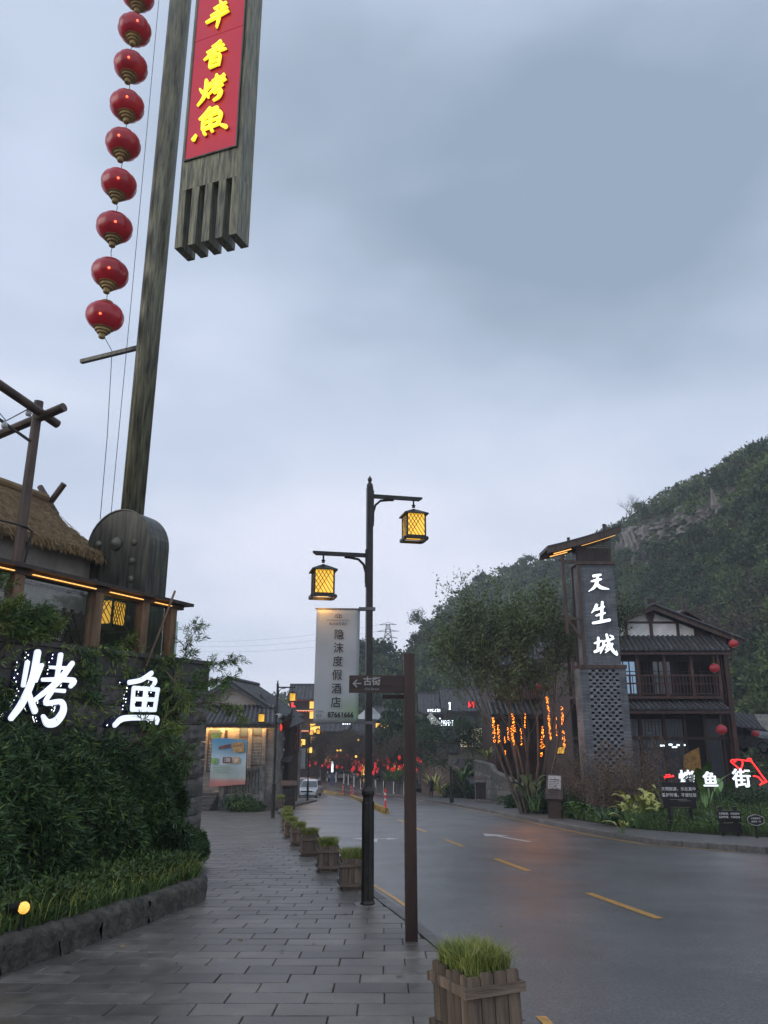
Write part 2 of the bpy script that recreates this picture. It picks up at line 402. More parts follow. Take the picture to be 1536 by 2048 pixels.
m_grout = mk('paving_joint', (.05,.046,.042), rough=.7, bump=.3, obj_var=0)
m_kerb = mk('kerb_stone', (.12,.113,.105), rough=.6, var=.3, scale=8, bump=.6, bscale=30, obj_var=.25)
m_white = mk('road_paint_white', (.50,.50,.50), rough=.4, var=.25, scale=14, bump=.2)
m_yel = mk('road_paint_yellow', (.52,.27,.04), rough=.4, var=.3, scale=14, bump=.2)
m_soil = mk('soil', (.035,.028,.020), rough=.9, var=.4, scale=12, bump=.8, bscale=25, dist=.03)

structure(MB().add(*(lambda ys: ([(x, y, zg(y) - .35) for y in ys for x in (-400, -60, -20, 0, 20, 60, 400)],
    [(j*7+i, j*7+i+1, j*7+i+8, j*7+i+7) for j in range(len(ys)-1) for i in range(6)]))([-60, -10, 0, 20, 40, 60, 80] + frange(88, 104, 2) + [130, 200, 300, 425])).build('ground', m_soil))
Y_R = frange(-12, 15, 3) + [16, 17, 18, 18.7, 20, 21.2] + frange(22.5, 88, 2.5) + frange(90, 114, 2)
def rk(y):
    if y < 14.6: return 46.0
    if y < 18.7: return interp([(14.6,46),(15.2,22),(16.2,14),(17.3,10.7),(18.7,8.9)], y)
    return interp(RK, y)
strip('road', m_asph, sorted(set(Y_R + [14.6, 15.2, 16.2, 17.3])), lambda y: interp(LR, y), rk, 0.0, nx=6)
# side street beyond the lay-by and far square
strip('far_square', m_asph, frange(104, 150, 4), lambda y: -60, lambda y: 20, -0.02)

def kerb_line(name, pts, w, h, side, mat=m_kerb, flush=False, step=.6, maxn=120):
    """kerb stones laid along a polyline; side=-1: the stone lies left of the line"""
    root = bpy.data.objects.new(name, None); COL.objects.link(root); root['kind'] = 'structure'
    P = [Vector((a, b, 0)) for a, b in pts]; cur = 0; seg = []
    for a, b in zip(P, P[1:]):
        n = max(1, round((b - a).length / step))
        for i in range(n): seg.append((a + (b - a) * i / n, a + (b - a) * (i + 1) / n))
    far = MB()
    for i, (a, b) in enumerate(seg):
        d = (b - a).normalized(); nrm = Vector((-d.y, d.x, 0)) * side; g = .006
        a2 = a + d * g; b2 = b - d * g; jz = random.uniform(-.006, .006)
        q = []
        for p, o in ((a2, 0), (b2, 0), (b2, w), (a2, w)):
            w_ = p + nrm * o; q.append(Vector((w_.x, w_.y, zg(w_.y) - .25)))
        ch = .02
        m = MB() if i < maxn else far
        top = []
        for k, (p, o) in enumerate(((a2, ch), (b2, ch), (b2, w), (a2, w))):
            w_ = p + nrm * o; top.append(Vector((w_.x, w_.y, zg(w_.y) + h + jz)))
        mid = [Vector((q[0].x, q[0].y, zg(q[0].y) + h + jz - ch)), Vector((q[1].x, q[1].y, zg(q[1].y) + h + jz - ch))]
        m.add(q + top + mid, [(0,1,9,8),(8,9,5,4),(4,5,6,7),(1,2,6,5,9),(3,0,8,4,7),(2,3,7,6)])
        if i < maxn: m.build('kerb_stone', mat, root)
    if far.v: far.build('far_kerb_stones', mat, root, kind='stuff')
    return root
# the walkway kerb on the left is almost flush, then stands up at the lay-by
kerb_line('left_kerb', [(x, y) for y, x in LK if y <= 39], .16, .035, 1, step=.75)
kerb_line('lay_by_kerb', [(-5.0,39),(-5.45,42.4),(-5.75,52),(-5.5,64.7),(-6.3,66.4),(-9.0,70.5)], .22, .16, 1, step=.8)
kerb_line('right_kerb', [(22,15.2),(14,16.2),(10.7,17.3)] + [(x, y) for y, x in RK if y < 112], .22, .15, -1, step=.8)

# markings
def quad(name, pts, mat, dz=.005, root=None):
    me = MB().add([(p[0], p[1], zg(p[1]) + dz) for p in pts], [tuple(range(len(pts)))]); o = me.build(name, mat); return structure(o)
def line_mark(name, a, b, w, mat):
    a = Vector((a[0], a[1])); b = Vector((b[0], b[1])); d = (b - a).normalized(); n = Vector((-d.y, d.x)) * w / 2
    n_seg = max(1, int((b - a).length / 4)); o = None
    V = []; F = []
    for i in range(n_seg + 1):
        p = a + (b - a) * i / n_seg
        for s in (-1, 1): q = p + n * s; V.append((q.x, q.y, zg(q.y) + .005))
    for i in range(n_seg): F.append((2*i, 2*i+1, 2*i+3, 2*i+2))
    return structure(MB().add(V, F).build(name, mat))
def edge_line(name, T, off, w, mat, y0, y1):
    ys = frange(y0, y1, 1.2); V = []; F = []
    for y in ys:
        x = interp(T, y) + off; V += [(x - w/2, y, zg(y) + .005), (x + w/2, y, zg(y) + .005)]
    for i in range(len(ys) - 1): F.append((2*i, 2*i+1, 2*i+3, 2*i+2))
    return structure(MB().add(V, F).build(name, mat))
for a, b in (((2.72,15.2),(2.42,17.5)), ((3.38,10.1),(3.08,12.3)), ((2.04,20.7),(1.78,23.1)), ((1.4,26.5),(1.1,29)), ((.9,32),(.62,34.5))):
    line_mark('lane_dash', a, b, .13, m_yel)
edge_line('edge_line', LK, .15, .075, m_yel, 1, 6.1); edge_line('edge_line', LK, .15, .075, m_yel, 10.6, 64)
edge_line('edge_line', RK, -.28, .11, m_yel, 19, 100)
line_mark('lane_line', (-3.6,70), (-6.9,93), .12, m_white)
line_mark('lane_line', (2.6,60), (1.0,80), .12, m_white)
# turn arrows: double headed sideways arrow on the left lane, straight arrow on the right lane
def arrow(pts, c, ang, s):
    ca, sa = math.cos(ang), math.sin(ang)
    return [(c[0] + (x*ca - y*sa) * s, c[1] + (x*sa + y*ca) * s) for x, y in pts]
structure(MB().add([(p[0], p[1], zg(p[1]) + .006) for p in arrow([(-.10,-2),(.10,-2),(.10,-.12),(.55,-.10),(.55,-.5),(1.15,.1),(.55,.7),(.55,.3),(0,.15),(-.55,.3),(-.55,.7),(-1.15,.1),(-.55,-.5),(-.55,-.10),(-.10,-.12)], (-.25,23.3), 0, .62)],
    [(0,1,2,14),(2,3,7,8),(8,14,2),(3,4,5),(3,5,6,7),(14,8,9,13),(13,9,10,11),(13,11,12)]).build('turn_arrow', m_white))
structure(MB().add([(p[0], p[1], zg(p[1]) + .006) for p in arrow([(-.09,-2.2),(.09,-2.2),(.09,.3),(.42,.3),(0,1.6),(-.42,.3),(-.09,.3)], (3.55,24.2), R(14), .95)],
    [(0,1,2,6),(2,3,4),(2,4,6),(6,4,5)]).build('straight_arrow', m_white))
# iron drain cover on the road and in the walkway

# the walkway: bedding sheet, 300 nearest slabs as objects, the rest joined
SL = [(-12,-4.6),(4,-4.2),(6.9,-3.36),(8.56,-2.98),(10.2,-2.72),(11.62,-2.50),(12.2,-2.62),(12.6,-3.1),(15.8,-3.75),(16.2,-3.9),(16.6,-9),(20,-14),(70,-14)]
LKr = lambda y: interp(LK, min(y, 64.7)) - .17
strip('walkway', m_grout, frange(-12, 15, 1.5) + [15.8, 16.2, 16.6] + frange(18, 70, 2), lambda y: interp(SL, y) - .5, LKr, .012, nx=4)
strip('walkway_far', m_grout, frange(70, 100, 3), lambda y: -20, lambda y: min(interp(LR, y), interp(LR, max(y, 70.5))) - .02, .02)
def rk_out(y):                      # outer edge of the right pavement
    return interp([(14.6,60),(17,26),(19,15.5),(21.2,11.5),(23,9.5),(25,8.4),(28,7.9),(34,7.6),(41,7.7),(46,7.9),(55,8.0),(66,7.4),(78,6.5),(90,5.0),(100,3.5),(114,0)], y)
strip('right_pavement', m_kerb, sorted(frange(15.3, 22, .8) + frange(23, 88, 2.5) + frange(90, 112, 3)), lambda y: rk(y) + .2, rk_out, .13)
TL, TW, gap = .60, .30, .006
slabs = []
lean = R(2.0)
row = 0; y = -1.2
while y < 44:
    xo = -14 + ((row * .2) % TL) + random.uniform(-.008, .008)
    x = xo
    while x < 2:
        cx, cy = x + TL / 2, y + TW / 2 + (x) * .0
        if cx - TL * .5 < interp(LK, cy) - .25 and cx > interp(SL, cy) - .35: slabs.append((cx, cy))
        x += TL
    y += TW; row += 1
def slab_geo(m, cx, cy, L_=TL, tilt=True):
    x0, x1, y0, y1 = cx - L_/2 + gap/2, cx + L_/2 - gap/2, cy - TW/2 + gap/2, cy + TW/2 - gap/2
    xr0, xr1 = interp(LK, y0) - .175, interp(LK, y1) - .175
    xa, xb = min(x1, xr0), min(x1, xr1); x0 = min(x0, xa - .04, xb - .04)
    t = random.uniform(-.0025, .0025); s = random.uniform(-.0018, .0018) if tilt else 0
    zz = lambda x_, y_: zg(y_) + .032 + t + s * (1 if x_ > cx else -1)
    b = .006
    V = [(x0,y0,zz(x0,y0)-.03),(xa,y0,zz(x1,y0)-.03),(xb,y1,zz(x1,y1)-.03),(x0,y1,zz(x0,y1)-.03),
         (x0,y0,zz(x0,y0)-b),(xa,y0,zz(x1,y0)-b),(xb,y1,zz(x1,y1)-b),(x0,y1,zz(x0,y1)-b),
         (x0+b,y0+b,zz(x0,y0)),(xa-b,y0+b,zz(x1,y0)),(xb-b,y1-b,zz(x1,y1)),(x0+b,y1-b,zz(x0,y1))]
    m.add(V, [(0,1,5,4),(1,2,6,5),(2,3,7,6),(3,0,4,7),(4,5,9,8),(5,6,10,9),(6,7,11,10),(7,4,8,11),(8,9,10,11)])
pav = bpy.data.objects.new('paving', None); COL.objects.link(pav); pav['kind'] = 'structure'
vis = [s for s in slabs if s[1] > 5.2]; vis.sort(key=lambda s: s[1]); near = set(vis[:300])
rest = MB()
for s in slabs:
    if s in near:
        m = MB(); slab_geo(m, *s); m.build('paving_slab', m_tile, pav)
    else: slab_geo(rest, *s)
rest.build('far_paving_slabs', m_tile, pav, kind='stuff')
# fallen leaves
m_fall = mk('fallen_leaf', (.20,.13,.045), rough=.6, var=.4, scale=30, bump=.1, obj_var=.4)
for li_, (u, v) in enumerate([(563,1912),(627,1898),(352,1938),(135,1955),(455,1985),(590,1835),(690,1835),(1002,1862),(300,1915),(245,1903),(800,1960),(480,1890)]):
    p = gnd(u, v); a = random.uniform(0, 6.3); s = random.uniform(.025, .05)
    q = MB().add([(math.cos(a)*s,math.sin(a)*s,.045),(math.cos(a+1.6)*s*.45,math.sin(a+1.6)*s*.45,.04),(-math.cos(a)*s,-math.sin(a)*s,.042),(-math.cos(a+1.6)*s*.45,-math.sin(a+1.6)*s*.45,.052)], [(0,1,2,3)])
    o = q.build('fallen_leaf', m_fall, loc=p); tag(o, 'small withered leaf lying on the wet paving ' + ['left of the walkway middle','right of the walkway middle','toward the stone bed edging','close to the left stone edging','near the bottom centre','left of the near lamp foot','between the near lamp and its left planter','just behind the nearest planter','inside the left half of the walkway','left under the bed edging curve','left of the nearest planter','beside the corner of the stone edging'][li_], 'leaf', 'fallen leaves on the walkway')

# ------------------------------------------------------------------ hills
m_hill = mk('hillside_earth', (.050,.068,.030), rough=.95, var=.5, scale=.12, bump=1.0, bscale=.9, obj_var=0, dist=.6, col2=(.05,.045,.028))
m_rock = mk('cliff_rock', (.20,.185,.17), rough=.9, var=.45, scale=.22, bump=1.0, bscale=.7, obj_var=0, dist=1.2, stretch=(1,1,.45), detail=8)
def vnoise(x, y, s, seed=0):
    return np.asarray([math.sin(a / s * 1.7 + seed) * math.cos(b / s * 1.3 - seed * 2) + .5 * math.sin((a + b) / s * 3.1 + seed) + .3 * math.cos((a - b) / s * 5.3 + seed * 3) for a, b in zip(np.ravel(x), np.ravel(y))]).reshape(np.shape(x))
HILLS = {}
def make_hill(name, ridge, toe, cliff=None, nrow=34, seed=1, mat=None, behind=40, rough=1.2, back_drop=.4):
    """ridge: list of (u,v,Y) on the skyline; toe: Y of the foot for each; the slope is real ground between them"""
    us = np.array([r[0] for r in ridge], float); N = 90
    uu = np.linspace(us[0], us[-1], N)
    vv = np.interp(uu, us, [r[1] for r in ridge]); YY = np.interp(uu, us, [r[2] for r in ridge]); TT = np.interp(uu, us, toe)
    V = []; mats = []
    for i in range(N):
        top = at(uu[i], vv[i], YY[i]); dirx = top.x / top.y
        t0 = Vector((dirx * TT[i], TT[i], zg(TT[i]) - .6))
        for j in range(nrow + 6):
            if j <= nrow:
                s = j / nrow
                z = s ** 1.15
                if cliff is not None:
                    c0, c1, amp = cliff(uu[i]); 
                    # steep rock band: little advance, much height
                    sx = s
                    if amp > 0:
                        g = 1 / (1 + math.exp(-(s - (c0 + c1) / 2) * 22)); z = (1 - amp) * s ** 1.1 + amp * g
                p = t0.lerp(top, s); p.z = t0.z + (top.z - t0.z) * z
                env = math.sin(math.pi * min(1, s)) if s < 1 else 0
            else:
                k = (j - nrow) / 6; p = top + Vector((dirx * behind * k, behind * k, -back_drop * behind * k)); env = .4
            V.append([p.x, p.y, p.z, env, j / nrow])
    V = np.array(V)
    n1 = vnoise(V[:,0], V[:,1] + V[:,2] * 1.7, 9, seed); n2 = vnoise(V[:,0], V[:,2] * 2 + V[:,1], 3.1, seed + 3)
    V[:,1] += (n1 * rough * 1.6 + n2 * rough * .7) * V[:,3]; V[:,2] += (n1 * rough * .6) * V[:,3]
    nr = nrow + 6
    F = [(i*nr + j, (i+1)*nr + j, (i+1)*nr + j + 1, i*nr + j + 1) for i in range(N - 1) for j in range(nr - 1)]
    o = mesh_np(name, V[:,:3], F, mat or m_hill); structure(o)
    G = V[:,:3].reshape(N, nr, 3); HILLS[name] = (G, uu, nrow)
    o.data.polygons.foreach_set('use_smooth', [True] * len(F))
    return o
def cliffA(u):
    a = np.interp(u, [1180,1230,1300,1450,1520,1640], [.30,.42,.42,.30,.15,.0]); return .60, .86, a
A_r = [(1195,1082,215),(1240,1048,200),(1290,1018,185),(1330,997,172),(1400,963,158),(1470,925,145),(1536,893,132),(1700,800,115),(2100,640,95),(2600,500,80)]
make_hill('cliff_hill', A_r, [120,112,102,92,82,72,64,56,46,40], cliff=cliffA, nrow=44, seed=2, rough=1.3)
B_r = [(850,1262,330),(880,1232,315),(915,1205,300),(960,1172,285),(1000,1152,275),(1060,1135,262),(1100,1128,255),(1150,1112,245),(1200,1085,235),(1300,1040,225)]
make_hill('far_hill', B_r, [170,160,150,145,140,140,140,140,140,140], seed=5, rough=2.2)
C_r = [(560,1420,200),(640,1400,190),(690,1345,180),(730,1305,175),(765,1297,172),(800,1330,175),(830,1300,180),(860,1262,185),(900,1250,190),(960,1270,185),(1060,1320,170)]
make_hill('wooded_hill', C_r, [135,132,130,128,126,126,126,126,126,124,120], seed=8, rough=1.6)
D_r = [(-900,1395,380),(0,1400,375),(420,1398,365),(600,1402,350),(680,1405,340)]
make_hill('low_hill', D_r, [300,290,280,270,270], seed=11, rough=1.5, nrow=10)

# rocks standing out of the cliff band
def hill_pt(name, fu, s):
    G, uu, nrow = HILLS[name]; i = min(len(uu) - 2, max(0, int(fu * (len(uu) - 1)))); j = min(nrow - 1, max(0, int(s * nrow)))
    a = fu * (len(uu) - 1) - i; b = s * nrow - j
    return G[i,j]*(1-a)*(1-b) + G[i+1,j]*a*(1-b) + G[i,j+1]*(1-a)*b + G[i+1,j+1]*a*b
PIX = {}
def find_s(name, u, v):
    """slope parameter where the hill surface is seen at picture height v"""
    G, uu, nrow = HILLS[name]; fu = min(.999, max(0, (u - uu[0]) / (uu[-1] - uu[0]))); i = int(fu * (len(uu) - 1))
    if (name, i) not in PIX:
        T = []
        for k in range(0, 101):
            p = hill_pt(name, i / (len(uu) - 1), k / 101); zz = p[2] - EYE; d = p[1] * math.cos(PITCH) + zz * math.sin(PITCH)
            T.append(1024 - F_PX * (-p[1] * math.sin(PITCH) + zz * math.cos(PITCH)) / d)
        PIX[(name, i)] = np.array(T)
    return fu, int(np.argmin(np.abs(PIX[(name, i)] - v))) / 101
ROCKS = [(1262,1090,13,26),(1272,1118,12,26),(1292,1070,16,16),(1300,1092,14,12),(1345,1075,20,10),(1372,1062,20,9),(1320,1078,16,12),(1398,1058,16,8),(1378,1030,20,16),(1428,1010,10,24),(1440,1022,9,18),(1290,1115,10,20),(1245,1100,8,22),
                     (1360,1030,14,14),(1405,1022,16,14),(1438,1092,12,6),(1465,985,10,8),(1330,1050,14,8),(1250,1075,10,14),(1310,1060,12,9),(1235,1112,8,16),(1275,1100,12,14),(1412,1040,14,9),(1325,1058,22,8),(1352,1050,18,9),(1388,1046,18,10),(1268,1068,12,10),(1420,1060,14,8),(1450,1040,9,12),(1335,1090,14,6)]
rk_root = bpy.data.objects.new('rock_face', None); COL.objects.link(rk_root); rk_root['kind'] = 'structure'
for (u, v, w, h) in ROCKS:
    fu, s = find_s('cliff_hill', u, v); c = hill_pt('cliff_hill', fu, s); sc_ = c[1] / F_PX
    import bmesh
    bm = bmesh.new(); bmesh.ops.create_icosphere(bm, subdivisions=3, radius=1)
    ww, hh = w * sc_ * 1.25, h * sc_ * 1.1
    for q in bm.verts:
        d = q.co.normalized(); n = 1 + .28 * math.sin(d.x * 5 + u) * math.cos(d.z * 7 + v) + .16 * math.sin(d.x * 13 + d.z * 4 + u)
        st_ = .12 * (1 if math.sin(d.z * 9 + v) > 0 else -1)
        q.co = Vector((d.x * ww * (n + st_), d.y * min(ww, 4) * .8 * n, max(-.75, min(.7, d.z)) * hh * 1.25 * n))
    me = bpy.data.meshes.new('rock_outcrop'); bm.to_mesh(me); bm.free()
    link('rock_outcrop', me, m_rock, rk_root, tuple(c))

# ------------------------------------------------------------------ vegetation materials and builders
m_leaf_far2 = mk('pale_far_foliage', (.13,.19,.06), rough=.8, var=.5, scale=.25, bump=0, island=.22, obj_var=0, col2=(.07,.11,.04), spec=.2)
m_leaf_far = mk('far_foliage', (.115,.16,.065), rough=.8, var=.5, scale=.09, bump=0, detail=8, island=.2, edge=(.42,.58), obj_var=0, col2=(.038,.060,.032), spec=.2)
m_leaf_brown = mk('bare_twig_foliage', (.12,.09,.065), rough=.9, var=.4, scale=.2, bump=0, island=.4, obj_var=.1, col2=(.045,.036,.028), spec=.2)
m_leaf = mk('tree_leaf', (.115,.145,.056), rough=.5, var=.4, scale=.6, bump=0, island=.5, obj_var=.1, col2=(.050,.075,.026), spec=.3)
m_leaf_dark = mk('evergreen_leaf', (.040,.085,.030), rough=.5, var=.4, scale=.5, bump=0, island=.4, obj_var=.2, col2=(.018,.040,.018), spec=.3)
m_bamboo = mk('bamboo_leaf', (.082,.155,.050), rough=.5, var=.4, scale=1.5, bump=0, island=.6, obj_var=.1, col2=(.022,.052,.020), spec=.35)
m_bamboo_l = mk('fresh_bamboo_leaf', (.12,.21,.06), rough=.5, var=.4, scale=2, bump=0, island=.5, obj_var=.1, col2=(.06,.11,.035), spec=.3)
m_bamboo_y = mk('pale_bamboo_leaf', (.20,.27,.06), rough=.5, var=.3, scale=3, bump=0, island=.4, obj_var=.1, col2=(.11,.16,.04), spec=.3)
m_grass = mk('planter_grass', (.31,.33,.08), rough=.5, var=.3, scale=9, bump=0, island=.45, obj_var=.1, col2=(.10,.15,.03), spec=.3)
m_fern = mk('bed_foliage', (.085,.150,.038), rough=.5, var=.4, scale=2, bump=0, island=.55, obj_var=.1, col2=(.035,.060,.018), spec=.3)
m_bark = mk('bark', (.070,.058,.046), rough=.9, var=.35, scale=12, bump=.8, bscale=25, stretch=(1,1,.3))
m_bark_y = mk('smooth_bark', (.16,.10,.055), rough=.75, var=.35, scale=8, bump=.4, bscale=20, stretch=(1,1,.3))
m_lime = mk('limewash', (.62,.62,.60), rough=.8, var=.15, scale=8, bump=.3)

def bushes(name, pts, size, per, lf, mat, label=None, kind='stuff', up=.25, squash=.75):
    """leaf clumps: for every point a lump of leaves set round a rounded shape"""
    pts = np.asarray(pts, float); n = len(pts); sz = np.asarray(size, float) if np.ndim(size) else np.full(n, size)
    C = np.repeat(pts, per, 0); S = np.repeat(sz, per)[:, None]
    d = unit(rng.normal(size=(n * per, 3))); d[:, 2] = np.abs(d[:, 2]) * .95 - .12
    r = rng.uniform(.55, 1.0, (n * per, 1)) * (1 + .25 * np.sin(d[:, 0:1] * 6 + C[:, 0:1]) * np.cos(d[:, 2:3] * 7 + C[:, 1:2]))
    P = C + d * r * S * np.array([[1, 1, squash]])
    D = unit(d + rng.normal(size=d.shape) * .8 + np.array([[0, 0, up]]))
    L_ = lf * rng.uniform(.6, 1.3, n * per) * (np.repeat(sz, per) / sz.mean()) ** .3
    V, F = leaf_geo(P, D, L_, L_ * .62)
    return mesh_np(name, V, F, mat, kind=kind, label=label)

# hillside cover
def scatter_hill(name, n, smin, smax, per, lf, mat, avoid=None, s0=0.02, s1=1.0, f0=0, f1=1, label=None, sink=.35, bias=1.0):
    pts = []; szs = []; k = 0
    while len(pts) < n and k < n * 4:
        k += 1
        fu = f0 + random.random() * (f1 - f0); s = s0 + (random.random() ** bias) * (s1 - s0)
        if avoid and avoid(fu, s): continue
        p = hill_pt(name, fu, s); sz = random.uniform(smin, smax) ; pts.append((p[0], p[1], p[2] + sz * sink)); szs.append(sz)
    return pts, szs
def pix_scatter(name, n, ua, ub, smin, smax, avoid=True, vb=1560, sink=.3):
    pts = []; szs = []; G, uu, nrow = HILLS[name]
    for _ in range(n):
        u = random.uniform(ua, ub); find_s(name, u, 1000); i = int((u - uu[0]) / (uu[-1] - uu[0]) * (len(uu) - 1)); T = PIX[(name, i)]; v = random.uniform(T[-1] + (26 if smin > 1.8 else -2), vb)
        if avoid and any(abs(u - a) < w * 1.1 and abs(v - b) < h * 1.1 for a, b, w, h in ROCKS) and random.random() < .86: continue
        fu, s = find_s(name, u, v); p = hill_pt(name, fu, min(.999, s + random.uniform(0, .01))); sz = (smin + (smax - smin) * random.random() ** 2.2 * 1.6) * (p[1] / 150) ** .5; pts.append((p[0], p[1], p[2] + sz * sink)); szs.append(sz)
    return pts, szs
p1, s1 = pix_scatter('cliff_hill', 6500, 1200, 1700, .5, 1.9)
o = bushes('hillside_undergrowth', p1, s1, 62, .50, m_leaf_far)
p1, s1 = pix_scatter('cliff_hill', 1500, 1200, 1700, .5, 1.6, vb=1480)
o = bushes('hillside_bright_scrub', p1, s1, 50, .45, m_leaf_far2)
for nm_, nn_, mt_ in (('hillside_tree_crowns', 110, m_leaf_dark), ('hillside_tree_crowns', 80, m_leaf_far), ('hillside_pale_crowns', 60, m_leaf_far2)):
    p1, s1 = pix_scatter('cliff_hill', nn_, 1205, 1600, 1.9, 3.4, vb=1420, sink=.7); bushes(nm_, p1, s1, 480, .55, mt_, squash=.95)
p1, s1 = scatter_hill('cliff_hill', 500, 1.2, 2.6, 0, 0, None, f0=.35, f1=1)
o = bushes('hillside_undergrowth', p1, s1, 40, .8, m_leaf_far)
p1, s1 = pix_scatter('cliff_hill', 1500, 1200, 1650, .5, 1.5, sink=.5)
o = bushes('hillside_dry_scrub', p1, s1, 45, .42, m_leaf_brown)
p1, s1 = scatter_hill('far_hill', 2300, 1.6, 4.2, 0, 0, None)
o = bushes('far_woods', p1, s1, 50, 1.1, m_leaf_far)
p1, s1 = scatter_hill('wooded_hill', 2100, 1.1, 3.0, 0, 0, None)
o = bushes('valley_woods', p1, s1, 55, .8, m_leaf_far)
p1, s1 = scatter_hill('low_hill', 500, 3, 6, 0, 0, None, f0=.3)
o = bushes('distant_woods', p1, s1, 40, 2.0, m_leaf_far)

def tree_geo(h, spread, trunks=1, levels=4, base_r=.12, fan=.35, split=3, first=.25, droop=0.0, seed=0, wander=.18, stem_tilt=.25, ratio=.72):
    """returns branch segments and tip list"""
    rd = random.Random(seed); A = []; B = []; ra = []; rb = []; tips = []
    def grow(p, d, L_, r, lv):
        n = 3 if lv > 0 else 2
        q = p.copy()
        for i in range(n):
            d2 = (d + Vector((rd.gauss(0, wander), rd.gauss(0, wander), rd.gauss(0, wander * .5) - droop))).normalized()
            q2 = q + d2 * (L_ / n); r2 = r * .86
            A.append(q[:]); B.append(q2[:]); ra.append(r); rb.append(r2); q = q2; d = d2; r = r2
            if lv <= 1: tips.append((q.copy(), d.copy()))
            if lv > 0 and i >= 1 and rd.random() < .6:
                sd = Vector((rd.gauss(0, 1), rd.gauss(0, 1), rd.gauss(0, .4))).normalized()
                grow(q, (d + sd * fan * 1.6).normalized(), L_ * ratio * .8, r * .5, lv - 1)
        if lv > 0:
            for k in range(split):
                sd = Vector((rd.gauss(0, 1), rd.gauss(0, 1), rd.gauss(0, .4))).normalized()
                grow(q, (d + sd * fan * rd.uniform(.6, 1.4) * (1 + spread)).normalized(), L_ * ratio * rd.uniform(.8, 1.1), r * .68, lv - 1)
    for t in range(trunks):
        a = 2 * math.pi * t / max(1, trunks) + rd.uniform(-.4, .4); tilt = stem_tilt * rd.uniform(.4, 1.2) if trunks > 1 else rd.uniform(0, .06)
        d = Vector((math.cos(a) * tilt, math.sin(a) * tilt, 1)).normalized()
        grow(Vector((math.cos(a) * .12 * (trunks > 1), math.sin(a) * .12 * (trunks > 1), 0)), d, h * first * rd.uniform(.8, 1.2), base_r * rd.uniform(.7, 1), levels)
    return A, B, ra, rb, tips
def make_tree(name, label, loc, h, leaf_mat, per=8, lf=.12, group=None, cat='tree', bark=None, cluster=.25, rz=0, lw=.35, crown_name='crown', sides=5, lime=0, leaf_up=0.0, fit=True, **k):
    A, B, ra, rb, tips = tree_geo(h, **k)
    top = max(b[2] for b in B); s = h / top if fit else 1
    A = np.array(A) * s; B = np.array(B) * s
    root = thing(name, label, cat, loc, rz, group)
    V, F = tubes_geo(A, B, np.array(ra), np.array(rb), sides)
    mesh_np('trunk', V, F, bark or m_bark, root)
    if per:
        T = np.array([t[0][:] for t in tips]) * s; TD = np.array([t[1][:] for t in tips])
        P = np.repeat(T, per, 0) + rng.normal(size=(len(T) * per, 3)) * cluster
        D = unit(np.repeat(TD, per, 0) * .5 + rng.normal(size=P.shape) * .8 + np.array([[0, 0, leaf_up]]))
        L_ = lf * rng.uniform(.6, 1.3, len(P))
        V, F = leaf_geo(P, D, L_, L_ * lw)
        mesh_np(crown_name, V, F, leaf_mat, root, kind='stuff')
    if lime:
        MB().tube([(0,0,0),(0,0,lime)], [ra[0]*1.25, ra[0]*1.12], 8).build('limewashed_base', m_lime, root)
    return root
def blades(n, area, h, w, lean=.35, seed=0, tips=3):
    """grass blades: tapered bent strips; area() gives a base point"""
    V = []; F = []
    rd = random.Random(seed)
    for i in range(n):
        x, y, z = area(rd); a = rd.uniform(0, 6.283); hh = h * rd.uniform(.55, 1.15); l = lean * rd.uniform(.1, 1) * hh; b = rd.uniform(0, 6.283)
        cx, cy = math.cos(a) * w / 2, math.sin(a) * w / 2; dx, dy = math.cos(b) * l, math.sin(b) * l
        k = len(V)
        V += [(x-cx,y-cy,z),(x+cx,y+cy,z),(x+cx*.8+dx*.3,y+cy*.8+dy*.3,z+hh*.55),(x-cx*.8+dx*.3,y-cy*.8+dy*.3,z+hh*.55),(x+dx,y+dy,z+hh*(1-.15*lean))]
        F.append((k,k+1,k+2,k+3)); F.append((k+3,k+2,k+4,k+4))
    F2 = [f if f[2] != f[3] else f for f in F]
    return V, F2
def blade_mesh(name, V, F, mat, parent=None, kind='stuff', loc=None):
    me = bpy.data.meshes.new(name); me.from_pydata(V, [], [f if f[2] != f[3] else f[:3] for f in F]); me.update()
    return link(name, me, mat, parent, loc, kind=kind)

# trees standing on the skyline and the slopes
def hill_tree(hill, u, s, h, label, mat=m_leaf_far, per=10, lf=.6, seed=0, du=0, group='trees on the hills', sink=1.0, **k):
    G, uu, nrow = HILLS[hill]; fu = (u - uu[0]) / (uu[-1] - uu[0]); p = hill_pt(hill, fu, s)
    kw = dict(spread=.3, levels=3, base_r=h * .022, fan=.55, seed=seed, cluster=h * .055, sides=4, lw=.6)
    kw.update(k)
    return make_tree('hill_tree', label, (p[0], p[1], p[2] - sink), h, mat, per=per, lf=lf, group=group, **kw)
hill_tree('cliff_hill', 1257, .99, 8.5, 'tall bare tree on the ridge just right of the brick sign tower', m_leaf_brown, per=0, seed=3, fan=.30, levels=4, trunks=3, stem_tilt=.25, base_r=.16)
for k_, (u, s, h, lb) in enumerate([(1282,.97,4,'dense dark tree on the ridge right of the bare tree'),(1352,.985,2.6,'bushy tree on the cliff top midway up the ridge'),(1372,.985,3,'rounded tree on the cliff top above the rock faces'),
        (1432,.985,2.4,'small loose tree on the upper ridge line'),(1462,.985,3.2,'upright small tree on the upper ridge line'),(1505,.985,3.2,'leafy tree highest on the ridge near the right edge of the photo'),
        (1300,.60,9,'dark tree at the foot of the left rock faces'),(1500,.62,11,'dark dense tree on the upper right slope'),(1515,.40,10,'dark bushy tree low on the right slope'),(1522,.24,8,'bright green tree behind the timber house')]):
    hill_tree('cliff_hill', u, s, h, lb, m_leaf_far, per=9, lf=.34, seed=20 + k_)
